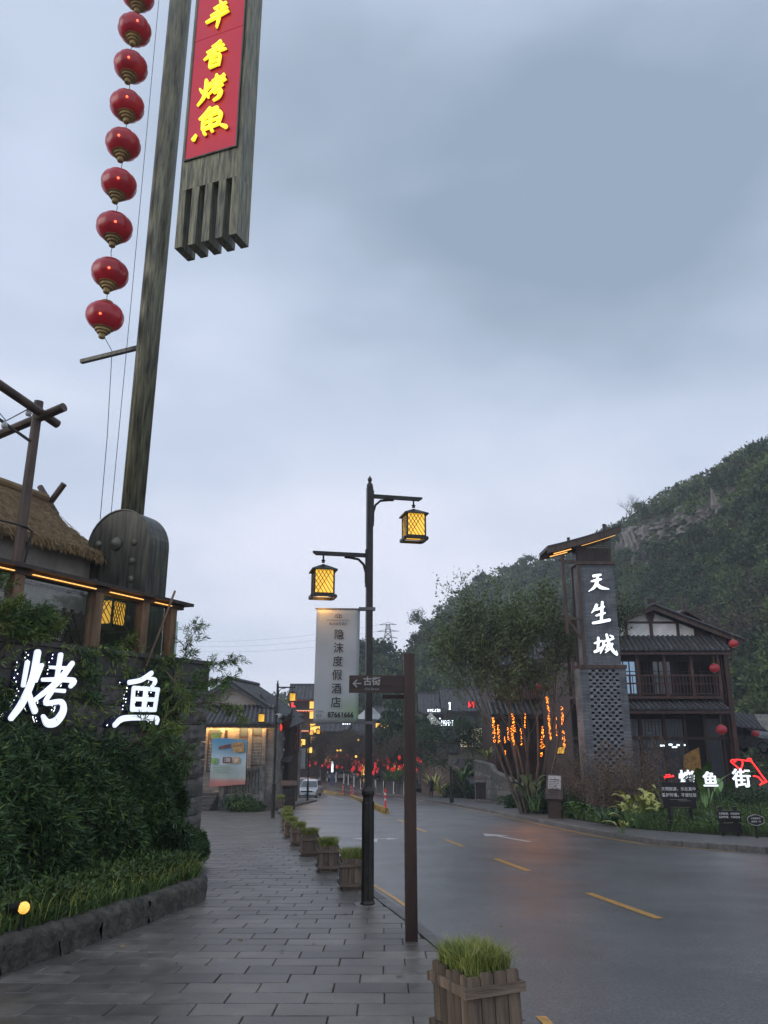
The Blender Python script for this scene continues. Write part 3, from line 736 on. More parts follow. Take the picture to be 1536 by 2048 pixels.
for k_, (u, s, h) in enumerate([(1370,.36,15),(1400,.34,14),(1382,.30,15),(1470,.36,13)]):
    hill_tree('cliff_hill', u, s, h, ['thin bare forked tree on the slope above the tiled house roof','pale thin bare tree right of the forked one on the slope','slim leaning bare tree on the slope above the roof vent','bare pale trunked tree on the steep green slope near the right edge'][k_], m_leaf_brown, per=1, lf=.35, seed=40 + k_, fan=.28, levels=4, base_r=.13)
for k_, (u, s, h, lb) in enumerate([(1062,.98,6,'broad dark tree crowning the far ridge left of the sign tower'),(1035,.97,4.5,'lower tree beside the broad one on the far ridge'),(970,.98,6,'round tree on the far ridge above the multi stemmed street tree'),
        (935,.98,5,'spreading tree on the shoulder of the far ridge'),(905,.97,5,'feathery tree at the left end of the far ridge')]):
    hill_tree('far_hill', u, s, h, lb, m_leaf_far, per=9, lf=.6, seed=60 + k_)
for k_, (u, s, h, lb, m_) in enumerate([(700,.95,4,'dark tree half hidden behind the hotel banner and lamp post',0),(728,.98,4.5,'round dark tree left of the lattice pylon',0),(768,.98,2.6,'dense tree directly below the lattice pylon',0),(812,.97,3,'small tree in the dip right of the pylon',0),
        (832,.98,5.5,'thin twiggy tree left of the tall feathery one',1),(856,.98,7.5,'tall feathery tree at the end of the wooded hill',0),(882,.98,6,'tall leaning tree beside the feathery one',0),(905,.9,5,'bushy tree behind the left edge of the street tree',0)]):
    hill_tree('wooded_hill', u, s, h, lb, m_leaf_brown if m_ else m_leaf_far, per=8, lf=.38, seed=80 + k_)
ORD = 'first second third fourth fifth sixth seventh eighth ninth tenth eleventh twelfth thirteenth fourteenth fifteenth sixteenth seventeenth eighteenth nineteenth twentieth'.split()
ORD += ['twenty ' + q for q in ORD[:9]] + ['thirtieth'] + ['thirty ' + q for q in ORD[:9]] + ['fortieth']
m_dark = mk('dark_metal', (.025,.024,.023), rough=.5, var=.3, bump=.1)
flag0 = None
for k_, (u, v) in enumerate([(1206,1078),(1213,1072),(1220,1068),(1228,1062),(1237,1052),(1246,1046),(1303,1008),(1311,1003),(1321,997),(1335,990),(1388,963),(1401,955),(1413,948),(1466,918),(1478,914),(1490,910)]):
    Yr = np.interp(u, [r[0] for r in A_r], [r[2] for r in A_r]) - .5; p = at(u, v, Yr)
    vt = np.interp(u, [r[0] for r in A_r], [r[1] for r in A_r]); q = at(u, vt, Yr)
    if flag0 is None:
        flag0 = thing('flag_pole', 'x', 'flag', (0,0,0))
        MB().tube([(0,0,-1),(0,0,2.6)], .05, 6).build('pole', m_dark, flag0)
        MB().prism([(0,-.02,2.5),(.9,-.02,2.1),(0,-.02,1.2)], (0,0,0), (0,.04,0)).build('pennant', mk('faded_pennant', (.16,.13,.14), rough=.8), flag0)
        f_ = flag0
    else: f_ = dup(flag0)
    f_.location = (q.x, q.y, max(q.z, p.z) - 1.2); f_['label'] = ('%s small pennant from the left along the cliff top ridge' % ORD[k_]); f_['group'] = 'pennants along the ridge'
# lattice pylon
p = at(776, 1297, 190)
py = thing('lattice_pylon', 'grey steel lattice power pylon on the wooded hill', 'pylon', (p.x, p.y, p.z - 4))
m_steel = mk('galvanised_steel', (.20,.21,.23), rough=.6)
H_ = at(776, 1248, 190).z - p.z + 4; m = MB()
wd = lambda z: 1.5 * (1 - z / H_) + .38
for a, b in ((-1,-1),(1,-1),(1,1),(-1,1)): m.bar((a*wd(0), b*wd(0), 0), (a*wd(H_), b*wd(H_), H_), .16)
zs = [0, 2, 4, 5.6, 7, 8.2, H_]
for z0, z1 in zip(zs, zs[1:]):
    for s in (-1, 1):
        m.bar((-wd(z0), s*wd(z0), z0), (wd(z1), s*wd(z1), z1), .10); m.bar((wd(z0), s*wd(z0), z0), (-wd(z1), s*wd(z1), z1), .10)
        m.bar((s*wd(z0), -wd(z0), z0), (s*wd(z1), wd(z1), z1), .10)
m.build('tower_frame', m_steel, py)
for z, l in ((H_ - .2, 2.2), (H_ - 1.9, 2.8), (H_ - 3.6, 2.4)):
    MB().bar((-l,0,z),(l,0,z+.1), .14).bar((-l,0,z),(0,0,z+.6), .09).bar((l,0,z),(0,0,z+.6), .09).build('cross_arm', m_steel, py)
pyl_top = Vector(py.location) + Vector((0, 0, H_))
for dz_, sx in ((-.2, -2.2), (-1.9, -2.8), (-3.6, -2.4)):
    a = pyl_top + Vector((sx, 0, dz_)); b = Vector((-140, 330, pyl_top.z + 20 + dz_)); pts = []
    for i in range(13):
        t = i / 12; q = a.lerp(b, t); q.z -= 14 * 4 * t * (1 - t) * .5; pts.append(q)
    o = MB().tube(pts, .022, 4).build('power_line', m_dark); tag(o, '%s sagging power line running left from the lattice pylon' % {-.2:'highest',-1.9:'middle',-3.6:'lowest'}[dz_], 'power line', 'power lines at the pylon')

# ------------------------------------------------------------------ left foreground: mast, terrace, hedge
A20 = R(20); MAST = Vector((-6.0, 17.0, 0))
Dv = Vector((math.sin(A20), math.cos(A20), 0)); Ev = Vector((math.cos(A20), -math.sin(A20), 0))
m_bronze = mk('streaked_bronze', (.27,.262,.155), rough=.50, var=.4, scale=3.0, bump=.5, bscale=22, edge=(.33,.68), stretch=(5,5,.42), col2=(.022,.023,.021), obj_var=.04, metal=.15, detail=9, dist=.006)
m_bronze_d = mk('dark_bronze', (.115,.112,.082), rough=.42, var=.4, scale=2.4, bump=.5, bscale=22, edge=(.36,.68), stretch=(4,4,.4), col2=(.018,.018,.017), obj_var=.04, metal=.25, detail=8, dist=.006)
mast = thing('sign_mast', 'towering round bronze mast with riveted base and hanging fork shaped sign board', 'sign mast', (MAST.x, MAST.y, zg(17)), -A20)
g0 = zg(17)
def mz(z): return z - g0
m = MB(); m.tube([(.0,0,mz(4.5)), (.0,0,mz(24.5))], [.262,.315], 28, cap=True); m.build('mast_pole', m_bronze, mast, smooth=True)
# base: arched block
def arch(x0, x1, zb, zc, r, n=18):
    cx = (x0 + x1) / 2; pts = [(x0, zb), (x0, zc)]
    for i in range(1, n): a = math.pi - math.pi * i / n; pts.append((cx + r * math.cos(a), zc + r * math.sin(a)))
    return pts + [(x1, zc), (x1, zb)]
prof = arch(-.87, .87, 0, mz(5.40), .87)
bb = MB(); bb.prism([(x, -.37, z) for x, z in prof], (0,0,0), (0,.72,0)); bb.build('mast_base', m_bronze_d, mast)
rim = MB(); P_ = [(x, -.375, z) for x, z in prof]; rim.tube(P_[1:-1], .022, 5, cap=False); rim.build('base_rim', m_bronze_d, mast)
m_rivet = mk('rivet_bronze', (.13,.125,.095), rough=.4, metal=.2, var=.3, scale=9, bump=.2)
for x, z, r in ((-.06,5.46,.165),(-.57,5.49,.085),(.44,5.45,.085),(-.57,5.05,.085),(.43,5.02,.085),(.44,4.60,.085),(.45,3.7,.085),(-.57,4.60,.085),(.45,4.15,.085)):
    rv = MB().lathe([(r * math.cos(a), r * .62 * math.sin(a)) for a in (0, .3, .6, .9, 1.2, 1.5)], 16).build('rivet', m_rivet, mast, smooth=True)
    rv.location = (x, -.37, mz(z)); rv.rotation_euler = (R(90), 0, 0)
MB().bar((-2.1,0,mz(10.62)), (-.30,0,mz(10.70)), .10).build('stay_bar', m_bronze_d, mast)
MB().tube([(-.36,-.3,mz(6.05)), (-.50,-.2,mz(12)), (-.62,-.2,mz(22))], .010, 4).build('stay_wire', m_dark, mast)
# fork shaped board: front face at y=-.4
fx0, fx1, fy0, fy1, ft = .86, 2.66, -.40, .20, 23.5
tz, sz_ = 13.08, 14.78
fork = MB(); fork.box(fx0, fx1, fy0, fy1, mz(sz_), mz(ft))
fork_o = fork.build('fork_board', m_bronze, mast)
tn = 5; tw = .215; gp = ((fx1 - fx0) - tn * tw) / (tn - 1)
for i in range(tn):
    x = fx0 + i * (tw + gp); MB().box(x, x + tw, fy0 + .002, fy1 - .002, mz(tz), mz(sz_)).build('fork_tine', m_bronze, mast)
MB().box(.2, fx0, -.12, .12, mz(23.2), mz(23.45)).build('board_bracket', m_bronze_d, mast)
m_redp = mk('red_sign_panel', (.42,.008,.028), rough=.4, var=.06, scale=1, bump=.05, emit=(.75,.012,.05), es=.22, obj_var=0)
pn = MB(); pn.box(.99, 2.50, -.44, -.395, mz(15.70), mz(19.58)); pn.box(.99, 2.50, -.44, -.395, mz(19.60), mz(ft - .05)); pn.build('red_panel', m_redp, fork_o)
fr = MB(); fr.box(.95,.99,-.45,-.39,mz(15.66),mz(ft)); fr.box(2.50,2.54,-.45,-.39,mz(15.66),mz(ft)); fr.box(.99,2.50,-.45,-.39,mz(15.66),mz(15.70)); fr.build('panel_frame', m_bronze_d, fork_o)
m_yglow = mk('glowing_yellow_letter', (.9,.8,.05), rough=.4, bump=0, emit=(1.0,.86,.03), es=1.0, obj_var=0, var=0)
m_yside = mk('red_letter_side', (.35,.01,.02), rough=.4, bump=0, obj_var=0)
def glyph(name, g, w, h, depth, mat, parent, loc, rz=0, side=None, wm=1.0, label=None):
    o = brush(MB(), GLYPH[g], w, h, depth, x0=-w/2, z0=-h/2, wmul=wm).build(name, mat, parent, loc, rz, label=label)
    if side:
        s = brush(MB(), GLYPH[g], w, h, depth * .9, x0=-w/2, z0=-h/2, wmul=wm * 1.16, lift=.0009).build(name + '_backing', side, parent, (loc[0], loc[1] + depth * .55, loc[2]), rz)
    return o
for g, u, v, w, h in (('hot', 439, 34, .74, .88), ('fragrant', 433, 115, .68, .86), ('roast', 427, 183, .80, .82), ('fish_old', 424, 247, .98, .86)):
    x, dy_, dz_ = ray(u, v); c = -.44; t = (c + MAST.dot(Dv)) / (x * Dv.x + dy_ * Dv.y); wx = Vector((x*t, dy_*t, 0)) - MAST
    glyph('character', g, w, h, .09, m_yglow, fork_o, (wx.dot(Ev), -.45, mz(EYE + dz_ * t)), side=m_yside, wm=1.18)
glyph('character', 'heaven', .9, .9, .09, m_yglow, fork_o, (1.75, -.45, mz(22.35)), side=m_yside, wm=1.35).name = 'partly_hidden_character'

# the string of red lanterns
LN = thing('round_lantern', 'x', 'lantern')
m_lred = mk('red_lantern_silk', (.34,.006,.018), rough=.34, var=.2, scale=3, bump=.05, emit=(.8,.01,.012), es=.05, obj_var=.08, coat=.15)
m_gold = mk('lantern_gold_rim', (.30,.21,.07), rough=.5, metal=.2, var=.3, bump=.1)
m_hot = mk('lantern_glint', (1,.3,.15), emit=(1,.12,.05), es=2.6, bump=0, var=0, obj_var=0)
pr = []
for i in range(15):
    a = -math.pi / 2 + math.pi * i / 14; pr.append((max(.13, .46 * math.cos(a) ** .8 if math.cos(a) > 0 else .13), .36 * math.sin(a)))
glob = MB(); n_ = 32
vv = []; ff = []
for i, (r, z) in enumerate(pr):
    for j in range(n_):
        a = 2 * math.pi * j / n_; rr = r * (1 - .05 * (j % 4 == 0)); vv.append((rr * math.cos(a), rr * math.sin(a), z))
for i in range(len(pr) - 1):
    for j in range(n_): ff.append((i*n_+j, i*n_+(j+1)%n_, (i+1)*n_+(j+1)%n_, (i+1)*n_+j))
glob.add(vv, ff).build('globe', m_lred, LN, smooth=True)
MB().lathe([(.235,-.27),(.245,-.33),(.19,-.345),(.19,-.40),(.14,-.41),(.135,-.46),(.085,-.47),(.08,-.57),(.055,-.59)], 18).build('base_ring', m_gold, LN)
MB().lathe([(.05,.42),(.15,.40),(.15,.345),(.2,.30)], 16).build('top_cap', m_gold, LN)
MB().lathe([(.001,-.03),(.026,-.02),(.032,0),(.026,.02),(.001,.03)], 8, c=(.0,-.435,-.13)).build('glint_bead', m_hot, LN)  # glowing bead set on the globe stands in for its glint
lant = [(-6.97,11.24),(-6.96,12.46),(-6.98,13.82),(-6.99,15.14),(-7.0,16.41),(-7.01,17.67),(-7.03,19.0),(-7.04,20.3),(-7.05,21.55)]
names = ['lowest red lantern of the string beside the tall mast','second red lantern up the string beside the mast','third red lantern from the bottom of the string beside the mast','fourth red lantern from the bottom of the string beside the mast',
 'fifth red lantern from the bottom of the hanging string beside the mast','sixth red lantern from the bottom of the hanging string beside the mast','seventh red lantern up, beside the upper mast','second whole red lantern from the top of the photo beside the mast','topmost red lantern cut off by the top edge of the photo']
names[7] = 'highest red lantern shown whole beside the mast'
for i, (x, z) in enumerate(lant):
    o = LN if i == 0 else dup(LN)
    o.location = (x, 16.5, z); o.rotation_euler = (R(random.uniform(-6, 6)), R(random.uniform(-6, 6)), R(20) + random.uniform(-.25, .25)); o['label'] = names[i]; o['group'] = 'red lanterns hanging in a string beside the mast'
cord = []
for (x, z), (x2, z2) in zip(lant, lant[1:]):
    cord += [(x, 16.5, z + .38), (x + random.uniform(-.06, .06), 16.5, z + .62), (x2 + random.uniform(-.04,.04), 16.5, z2 - .5)]
o = MB().tube([(-6.55,16.5,6.0),(-6.75,16.9,8.2),(-6.9,17.0,10.55),(-7.0,16.5,10.8)] + [(-6.97,16.5,10.8)] + cord + [(-7.05,16.5,24)], .009, 4).build('cord', m_dark)
tag(o, 'thin dark cord threading the red lanterns together beside the mast', 'cord')

# terrace frame: x outward (towards the walkway), y along the wall (0 at its far corner)
WC = Vector((-3.7, 16.0, 0))
def wl(u, v, c):                    # local (y, z) of the picture point on the plane x=c
    x, dy_, dz_ = ray(u, v); t = (c + WC.dot(Ev)) / (x * Ev.x + dy_ * Ev.y); w = Vector((x*t, dy_*t, 0)) - WC
    return w.dot(Dv), EYE + dz_ * t
def wworld(x, y, z): q = WC + Ev * x + Dv * y; return Vector((q.x, q.y, z))
m_stone = mk('rough_stone', (.115,.108,.098), rough=.85, var=.35, scale=4, bump=1.0, bscale=9, dist=.04, island=.2)
m_slab = mk('dark_stone_cladding', (.065,.062,.058), rough=.5, var=.3, scale=3, bump=.3, bscale=20)
wall = thing('terrace_wall', 'dark stone clad retaining wall of the fish restaurant terrace behind the bamboo', 'wall', (WC.x, WC.y, 0), -A20)
MB().box(-.6, -.06, -11, -.06, -2.2, 2.66).build('wall_core', m_slab, wall)
MB().box(-.62, .04, -11.02, .02, 2.66, 2.74).build('coping', m_slab, wall)
for j in range(2):
    for i in range(9):
        y1 = -.9 * i - (.35 * j if i else 0); y0 = -.9 * (i + 1) - .35 * j
        MB().box(-.06, random.uniform(-.004, .006), y0 + .006, y1 - .006, 1.92 + .37 * j, 2.28 + .37 * j).build('cladding_slab', m_slab, wall)
z = -1.65; k_ = 0
def stone_block(x0, x1, y0, y1, z0, z1, amp=.03):
    """a split-faced block: the outer (+x) face bulges irregularly"""
    n = 4; V = []; F = []
    for i in range(n + 1):
        for j in range(n + 1):
            e = (i in (0, n)) or (j in (0, n))
            V.append((x1 + (0 if e else random.uniform(.2, 1) * amp) - (.008 if e else 0), y0 + (y1 - y0) * i / n, z0 + (z1 - z0) * j / n))
    for i in range(n):
        for j in range(n): q = i * (n + 1) + j; F.append((q, q + n + 1, q + n + 2, q + 1))
    b = len(V); V += [(x0,y0,z0),(x0,y1,z0),(x0,y1,z1),(x0,y0,z1)]; c = [0, n*(n+1), n*(n+1)+n, n]
    F += [tuple([b, b+1] + [i*(n+1) for i in range(n, -1, -1)]), tuple([b+3] + [i*(n+1)+n for i in range(n+1)] + [b+2]), tuple([b] + [j for j in range(n+1)] + [b+3]), tuple([b+2] + [n*(n+1)+j for j in range(n, -1, -1)] + [b+1]), (b, b+3, b+2, b+1)]
    return MB().add(V, F)
while z < 1.88:
    hh = .345; off = .45 * (k_ % 2); y1 = 0.0; first = True
    while y1 > -3.2:
        L_ = (.62 if k_ % 2 else .88) if first else random.uniform(.7, .95); first = False
        o = stone_block(-.06, .03, y1 - L_ + .012, y1 - .006, z + .008, z + hh - .008, .05).build('stone_block', m_stone, wall)
        y1 -= L_
    z += hh; k_ += 1
# far end face quoins
z = -1.65; k_ = 0
while z < 1.88:
    MB().box(-.58, -.07, -.06, -.003 + random.uniform(0, .02), z + .01, z + .335).build('quoin_stone', m_stone, wall); z += .345; k_ += 1

# glazed terrace screen on the wall
m_wood = mk('brown_timber', (.072,.043,.030), rough=.55, var=.4, scale=5, bump=.4, bscale=30, stretch=(1,1,.25))
m_wood_d = mk('dark_timber', (.040,.026,.020), rough=.55, var=.4, scale=5, bump=.4, bscale=30, stretch=(1,1,.25))
m_wood_l = mk('weathered_post_timber', (.22,.13,.07), rough=.6, var=.4, scale=5, bump=.4, bscale=30, stretch=(1,1,.25))
m_glass = mk('screen_glass', (.8,.86,.85), rough=.03, bump=0, var=0, obj_var=0)
nt = m_glass.node_tree; bs = nt.nodes['Principled BSDF']; gl = nt.nodes.new('ShaderNodeBsdfTransparent'); mxs = nt.nodes.new('ShaderNodeMixShader'); lwn = nt.nodes.new('ShaderNodeLayerWeight'); lwp = nt.nodes.new('ShaderNodeMath'); lwp.operation = 'POWER'; lwp.inputs[1].default_value = 3; nt.links.new(lwn.outputs['Facing'], lwp.inputs[0]); lw = nt.nodes.new('ShaderNodeMath'); lw.operation = 'MULTIPLY_ADD'; lw.inputs[1].default_value = .55; lw.inputs[2].default_value = .05; nt.links.new(lwp.outputs[0], lw.inputs[0])
gg = nt.nodes.new('ShaderNodeBsdfGlossy'); gg.inputs['Roughness'].default_value = .03
nt.links.new(lw.outputs[0], mxs.inputs[0]); nt.links.new(gl.outputs[0], mxs.inputs[1]); nt.links.new(gg.outputs[0], mxs.inputs[2]); gl.inputs['Color'].default_value = (.82,.86,.84,1)
nt.links.new(mxs.outputs[0], nt.nodes['Material Output'].inputs['Surface'])
m_led = mk('warm_led_strip', (1,.7,.3), emit=(1.0,.46,.10), es=1.7, bump=0, var=0, obj_var=0)
scr = thing('terrace_screen', 'glazed terrace screen with timber posts and a handrail lit by a warm strip', 'glass screen', (WC.x, WC.y, 0), -A20)
MB().box(-.38, .10, -10.5, -.86, 3.78, 3.84).build('handrail_cap', m_wood_d, scr)
MB().box(-.26, -.04, -10.5, -1.0, 3.70, 3.78).build('handrail_beam', m_wood, scr)
posts = [(-8.9), (-7.2), wl(32,1150,-.15)[0], wl(192,1190,-.15)[0], wl(285,1210,-.15)[0], wl(341,1222,-.15)[0]]
for y in posts: MB().box(-.22, -.06, y - .10, y + .10, 2.74, 3.70).build('post', m_wood_l, scr)
led = MB()
for a, b in zip(posts, posts[1:]): 
    MB().box(-.015, .012, a + .18, b - .18, 3.716, 3.728).build('light_strip', m_led, scr)
    MB().box(-.16, -.145, a + .13, b - .13, 2.80, 3.69).build('glass_pane', m_glass, scr)
# far corner return of the screen
MB().box(-2.0, -.26, posts[-1] - .02, posts[-1] + .02, 2.80, 3.66).build('end_glass_pane', m_glass, scr)
# mint panel and leaning pole at the corner
y_, z_ = wl(338, 1290, -.9)
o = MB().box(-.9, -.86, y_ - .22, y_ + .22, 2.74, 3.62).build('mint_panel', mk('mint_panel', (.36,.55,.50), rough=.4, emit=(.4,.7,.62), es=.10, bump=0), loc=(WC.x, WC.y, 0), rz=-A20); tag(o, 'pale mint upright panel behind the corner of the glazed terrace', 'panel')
a_ = wworld(.16, *wl(350,1182,.16)); b_ = wworld(.16, *wl(291,1335,.16))
o = MB().tube([b_, a_], .022, 6).build('leaning_pole', m_wood_l); tag(o, 'thin wooden pole leaning against the corner of the terrace screen', 'pole')
# woven reed screen and dark back wall inside
m_reed = mk('reed_screen', (.060,.045,.030), rough=.9, var=.5, scale=8, bump=1, bscale=18, island=.5)
rs = thing('reed_screen', 'dark woven reed screen behind the terrace glass', 'screen', (WC.x, WC.y, 0), -A20)
for i in range(80):
    y = -10.2 + i * .115
    MB().bar((-2.2, y, 2.75), (-2.2, y + .55 * (1 if i % 2 else -1), 3.72), .05, .02).build('reed_lath', m_reed, rs)
MB().box(-2.5, -2.4, -10.5, -.9, 2.6, 3.70).build('back_panel', m_wood_d, rs)
tag(MB().box(-4.2, -.6, -11, 0, 2.3, 2.62).build('terrace_floor', m_slab, loc=(WC.x, WC.y, 0), rz=-A20), '', '')['kind'] = 'structure'
# lantern inside the screen
def box_lantern(parent, w, h, mat, frame, roof=None, diag=5, base=True):
    """square lantern: glowing paper panels in a dark frame with a diagonal lattice; its top at z=0"""
    MB().box(-w/2, w/2, -w/2, w/2, -h, 0).build('lamp_shade', mat, parent)
    f = MB(); t = .012 * w / .29
    for a in (-1, 1):
        for b in (-1, 1): f.box(a*w/2 - t, a*w/2 + t, b*w/2 - t, b*w/2 + t, -h - t, t)
    for z in (-h, 0):
        for s in (-1, 1): f.box(-w/2, w/2, s*w/2 - t*.9, s*w/2 + t*.9, z - t*.9, z + t*.9); f.box(s*w/2 - t*.9, s*w/2 + t*.9, -w/2, w/2, z - t*.9, z + t*.9)
    f.build('lantern_frame', frame, parent)
    l = MB(); k = h / w; r = .0042 * w / .29
    for s in (-1, 1):
        for ax in (0, 1):
            for i in range(-diag, diag + 1):
                o_ = i * w / diag * 1.0
                for dr in (-1, 1):
                    # line x = o_ + dr * t, clipped to the panel
                    P = []
                    for z in (0, -h):
                        P.append((o_ + dr * (-z) * .62, z))
                    (x0, z0), (x1, z1) = P
                    def clip(xa, za, xb, zb):
                        if (xa < -w/2 and xb < -w/2) or (xa > w/2 and xb > w/2): return None
                        for lim in (-w/2, w/2):
                            for _ in (0, 1):
                                if (xa < lim) != (xb < lim):
                                    tt = (lim - xa) / (xb - xa); zc = za + (zb - za) * tt
                                    if lim < 0:
                                        if xa < lim: xa, za = lim, zc
                                        else: xb, zb = lim, zc
                                    else:
                                        if xa > lim: xa, za = lim, zc
                                        else: xb, zb = lim, zc
                        return xa, za, xb, zb
                    c = clip(x0, z0, x1, z1)
                    if not c: continue
                    q = s * (w/2 + .003)
                    if ax: l.bar((c[0], q, c[1]), (c[2], q, c[3]), r * 2)
                    else: l.bar((q, c[0], c[1]), (q, c[2], c[3]), r * 2)
    l.build('lattice', frame, parent)
    if roof:
        MB().lathe([(w*.04,.10),(w*.10,.09),(w*.30,.07),(w*.93,.0),(w*.95,-.02),(w*.70,-.012)], 4).build('lantern_roof', frame, parent, rz=R(45))
    if base:
        b = MB(); e = w * .60
        for s in (-1, 1): b.box(-e, e, s*e - .02, s*e + .02, -h - .055, -h - .015); b.box(s*e - .02, s*e + .02, -e + .02, e - .02, -h - .055, -h - .015)
        b.build('base_frame', frame, parent)
m_lamp = mk('lantern_paper', (.95,.6,.12), emit=(1.0,.53,.045), es=1.05, bump=0, var=.12, scale=5, obj_var=0)
m_lamp2 = mk('dim_lantern_paper', (.75,.45,.10), emit=(1.0,.50,.06), es=.95, bump=0, var=.1, obj_var=0)
y_, z_ = wl(220, 1193, -.75)
tl = thing('hanging_lantern', 'square glowing lantern hanging behind the terrace glass', 'lantern', wworld(-.75, y_, 3.72), -A20 + R(8))
box_lantern(tl, .44, .46, m_lamp2, m_dark, roof=False)
MB().box(-.26,.26,-.26,.26,-.56,-.50).build('lantern_base', m_wood, tl)
# cross pole with log beams
cp = thing('log_pole', 'tall timber pole with crossed log beams rising above the terrace rail', 'pole', wworld(-.3, -5.08, 2.74), -A20)
MB().tube([(0,.0,0),(0,.0,3.9)], [.085,.075], 12).build('pole', m_wood, cp)
MB().tube([(.10,-2.6,4.05),(.10,.35,3.62)], .075, 10).build('log_beam', m_wood, cp)
MB().tube([(-2.0,.02,3.15),(.55,.0,3.72)], .075, 10).build('log_beam', m_wood, cp)
MB().bar((-.1,-1.9,3.62),(.0,-.08,3.18), .035).build('iron_brace', m_dark, cp)
MB().tube([(-.1,-2.5,2.2),(.0,-.7,1.75),(.09,.0,1.75),(.1,.12,1.70),(.02,.12,1.2)], .018, 5).build('cable', m_dark, cp)
m_bulb = mk('unlit_bulb', (.45,.45,.42), rough=.15, bump=0)
bs_ = thing('bulb_string', 'string of unlit round bulbs looped under the log beams', 'string lights', wworld(-.25, -5.9, 6.0), -A20)
MB().tube([(0,-1.2,.1),(0,-.7,-.05),(0,-.25,.28),(0,.2,.05),(0,.6,.42),(.05,.8,.33)], .010, 4).build('wire', m_dark, bs_)
for y, z in ((-.68,-.10),(-.22,.22),(.18,-.03),(.60,.34),(-.42,.02)):
    b = MB().lathe([(.001,-.06),(.04,-.045),(.05,0),(.035,.035),(.02,.05),(.02,.085)], 10).build('bulb', m_bulb, bs_, loc=(0,y,z), smooth=True)

# thatched hut behind the terrace
m_thatch = mk('thatch', (.36,.25,.12), rough=.95, var=.35, scale=5, bump=1.0, bscale=60, stretch=(1,1,.25), dist=.04, detail=8, col2=(.17,.115,.06))
m_plaster = mk('grey_plaster', (.24,.22,.19), rough=.9, var=.25, scale=2)  # plain grey-brown wall colour
hut = thing('thatched_hut', 'thatch roofed hut behind the terrace with crossed ridge poles', 'hut', (WC.x, WC.y, 0), -A20)
e0 = wl(0, 1045, -2.9); e1 = wl(182, 1135, -2.9); r1 = wl(112, 998, -4.6); r0 = wl(0, 955, -4.6)
ye, ze = e1; ye += .9; yr, zr = r1
zt = (e0[1] + e1[1]) / 2 + .16
# main slope (towards the walkway), hip at the far end; thick shaggy edge
def slope(P0, P1, P2, P3, n=26, m_=14, amp=.03):
    V = []; F = []
    for i in range(n + 1):
        for j in range(m_ + 1):
            a = P0.lerp(P1, i / n); b = P3.lerp(P2, i / n); q = a.lerp(b, j / m_); s = j / m_
            q.z += -.16 * math.sin(math.pi * s) + random.uniform(-amp, amp); V.append(q[:])
    for i in range(n):
        for j in range(m_): k = i * (m_ + 1) + j; F.append((k, k + m_ + 1, k + m_ + 2, k + 1))
    return MB().add(V, F)
E0 = Vector((-2.9, ye - 9, zt)); E1 = Vector((-2.9, ye, zt)); R1 = Vector((-4.9, yr - .1, zr)); R0 = Vector((-4.9, yr - 9, zr)); B1 = Vector((-6.9, ye, zt))
slope(E0, E1, R1, R0).build('thatch_slope', m_thatch, hut, smooth=True)
slope(E1, B1, R1, R1 + Vector((0,.01,0))).build('thatch_hip', m_thatch, hut, smooth=True)
# shaggy eave fringe
n = 7000; yy = rng.uniform(ye - 9, ye + .02, n); xx = rng.normal(-2.93, .05, n); zz = zt + .02 + (xx + 2.9) * -.9 + rng.uniform(-.12, .03, n)
P = np.stack([xx, yy, zz], 1); n2_ = 1500; xb = rng.uniform(-6.9, -2.9, n2_); P = np.concatenate([P, np.stack([xb, rng.normal(ye + .02, .04, n2_), zt + rng.uniform(-.12, .03, n2_)], 1)])
D = unit(np.array([[.35,0.05,-1.0]]) + rng.normal(size=P.shape) * .22)
V, F = leaf_geo(P, D, rng.uniform(.08,.18,len(P)), .018); mesh_np('thatch_fringe', V, F, m_thatch, hut, kind='stuff')
n = 9000; a_ = rng.uniform(0, 1, n); b_ = rng.uniform(0, 1, n)
yE = ye - 9 + 9 * a_; yR = yr - 9 + 9 * a_; P = np.stack([-2.9 - 2.0 * b_, yE + (yR - yE) * b_, zt + (zr - zt) * b_ - .16 * np.sin(np.pi * b_) + .02], 1)
D = unit(np.array([[2.0, 0, -(zr - zt) + .25]]) + rng.normal(size=P.shape) * .16); V, F = leaf_geo(P, D, rng.uniform(.08,.2,n), .014); mesh_np('thatch_straw', V, F, m_thatch, hut, kind='stuff')
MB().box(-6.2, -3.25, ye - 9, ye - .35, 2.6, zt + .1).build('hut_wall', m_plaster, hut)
MB().box(-3.25, -3.2, ye - 9, ye - .35, 4.28, 4.34).build('wall_batten', m_wood_d, hut)
MB().tube([Vector((-4.9, yr - 9, zr + .06)), Vector((-4.9, yr, zr + .06))], .10, 8).build('ridge_roll', m_thatch, hut)
for sx in (-1, 1): MB().tube([(-4.9 - .25 * sx, yr + .12, zr - .35), (-4.9 + .38 * sx, yr + .12, zr + .42)], .075, 8).build('ridge_pole', m_wood, hut)

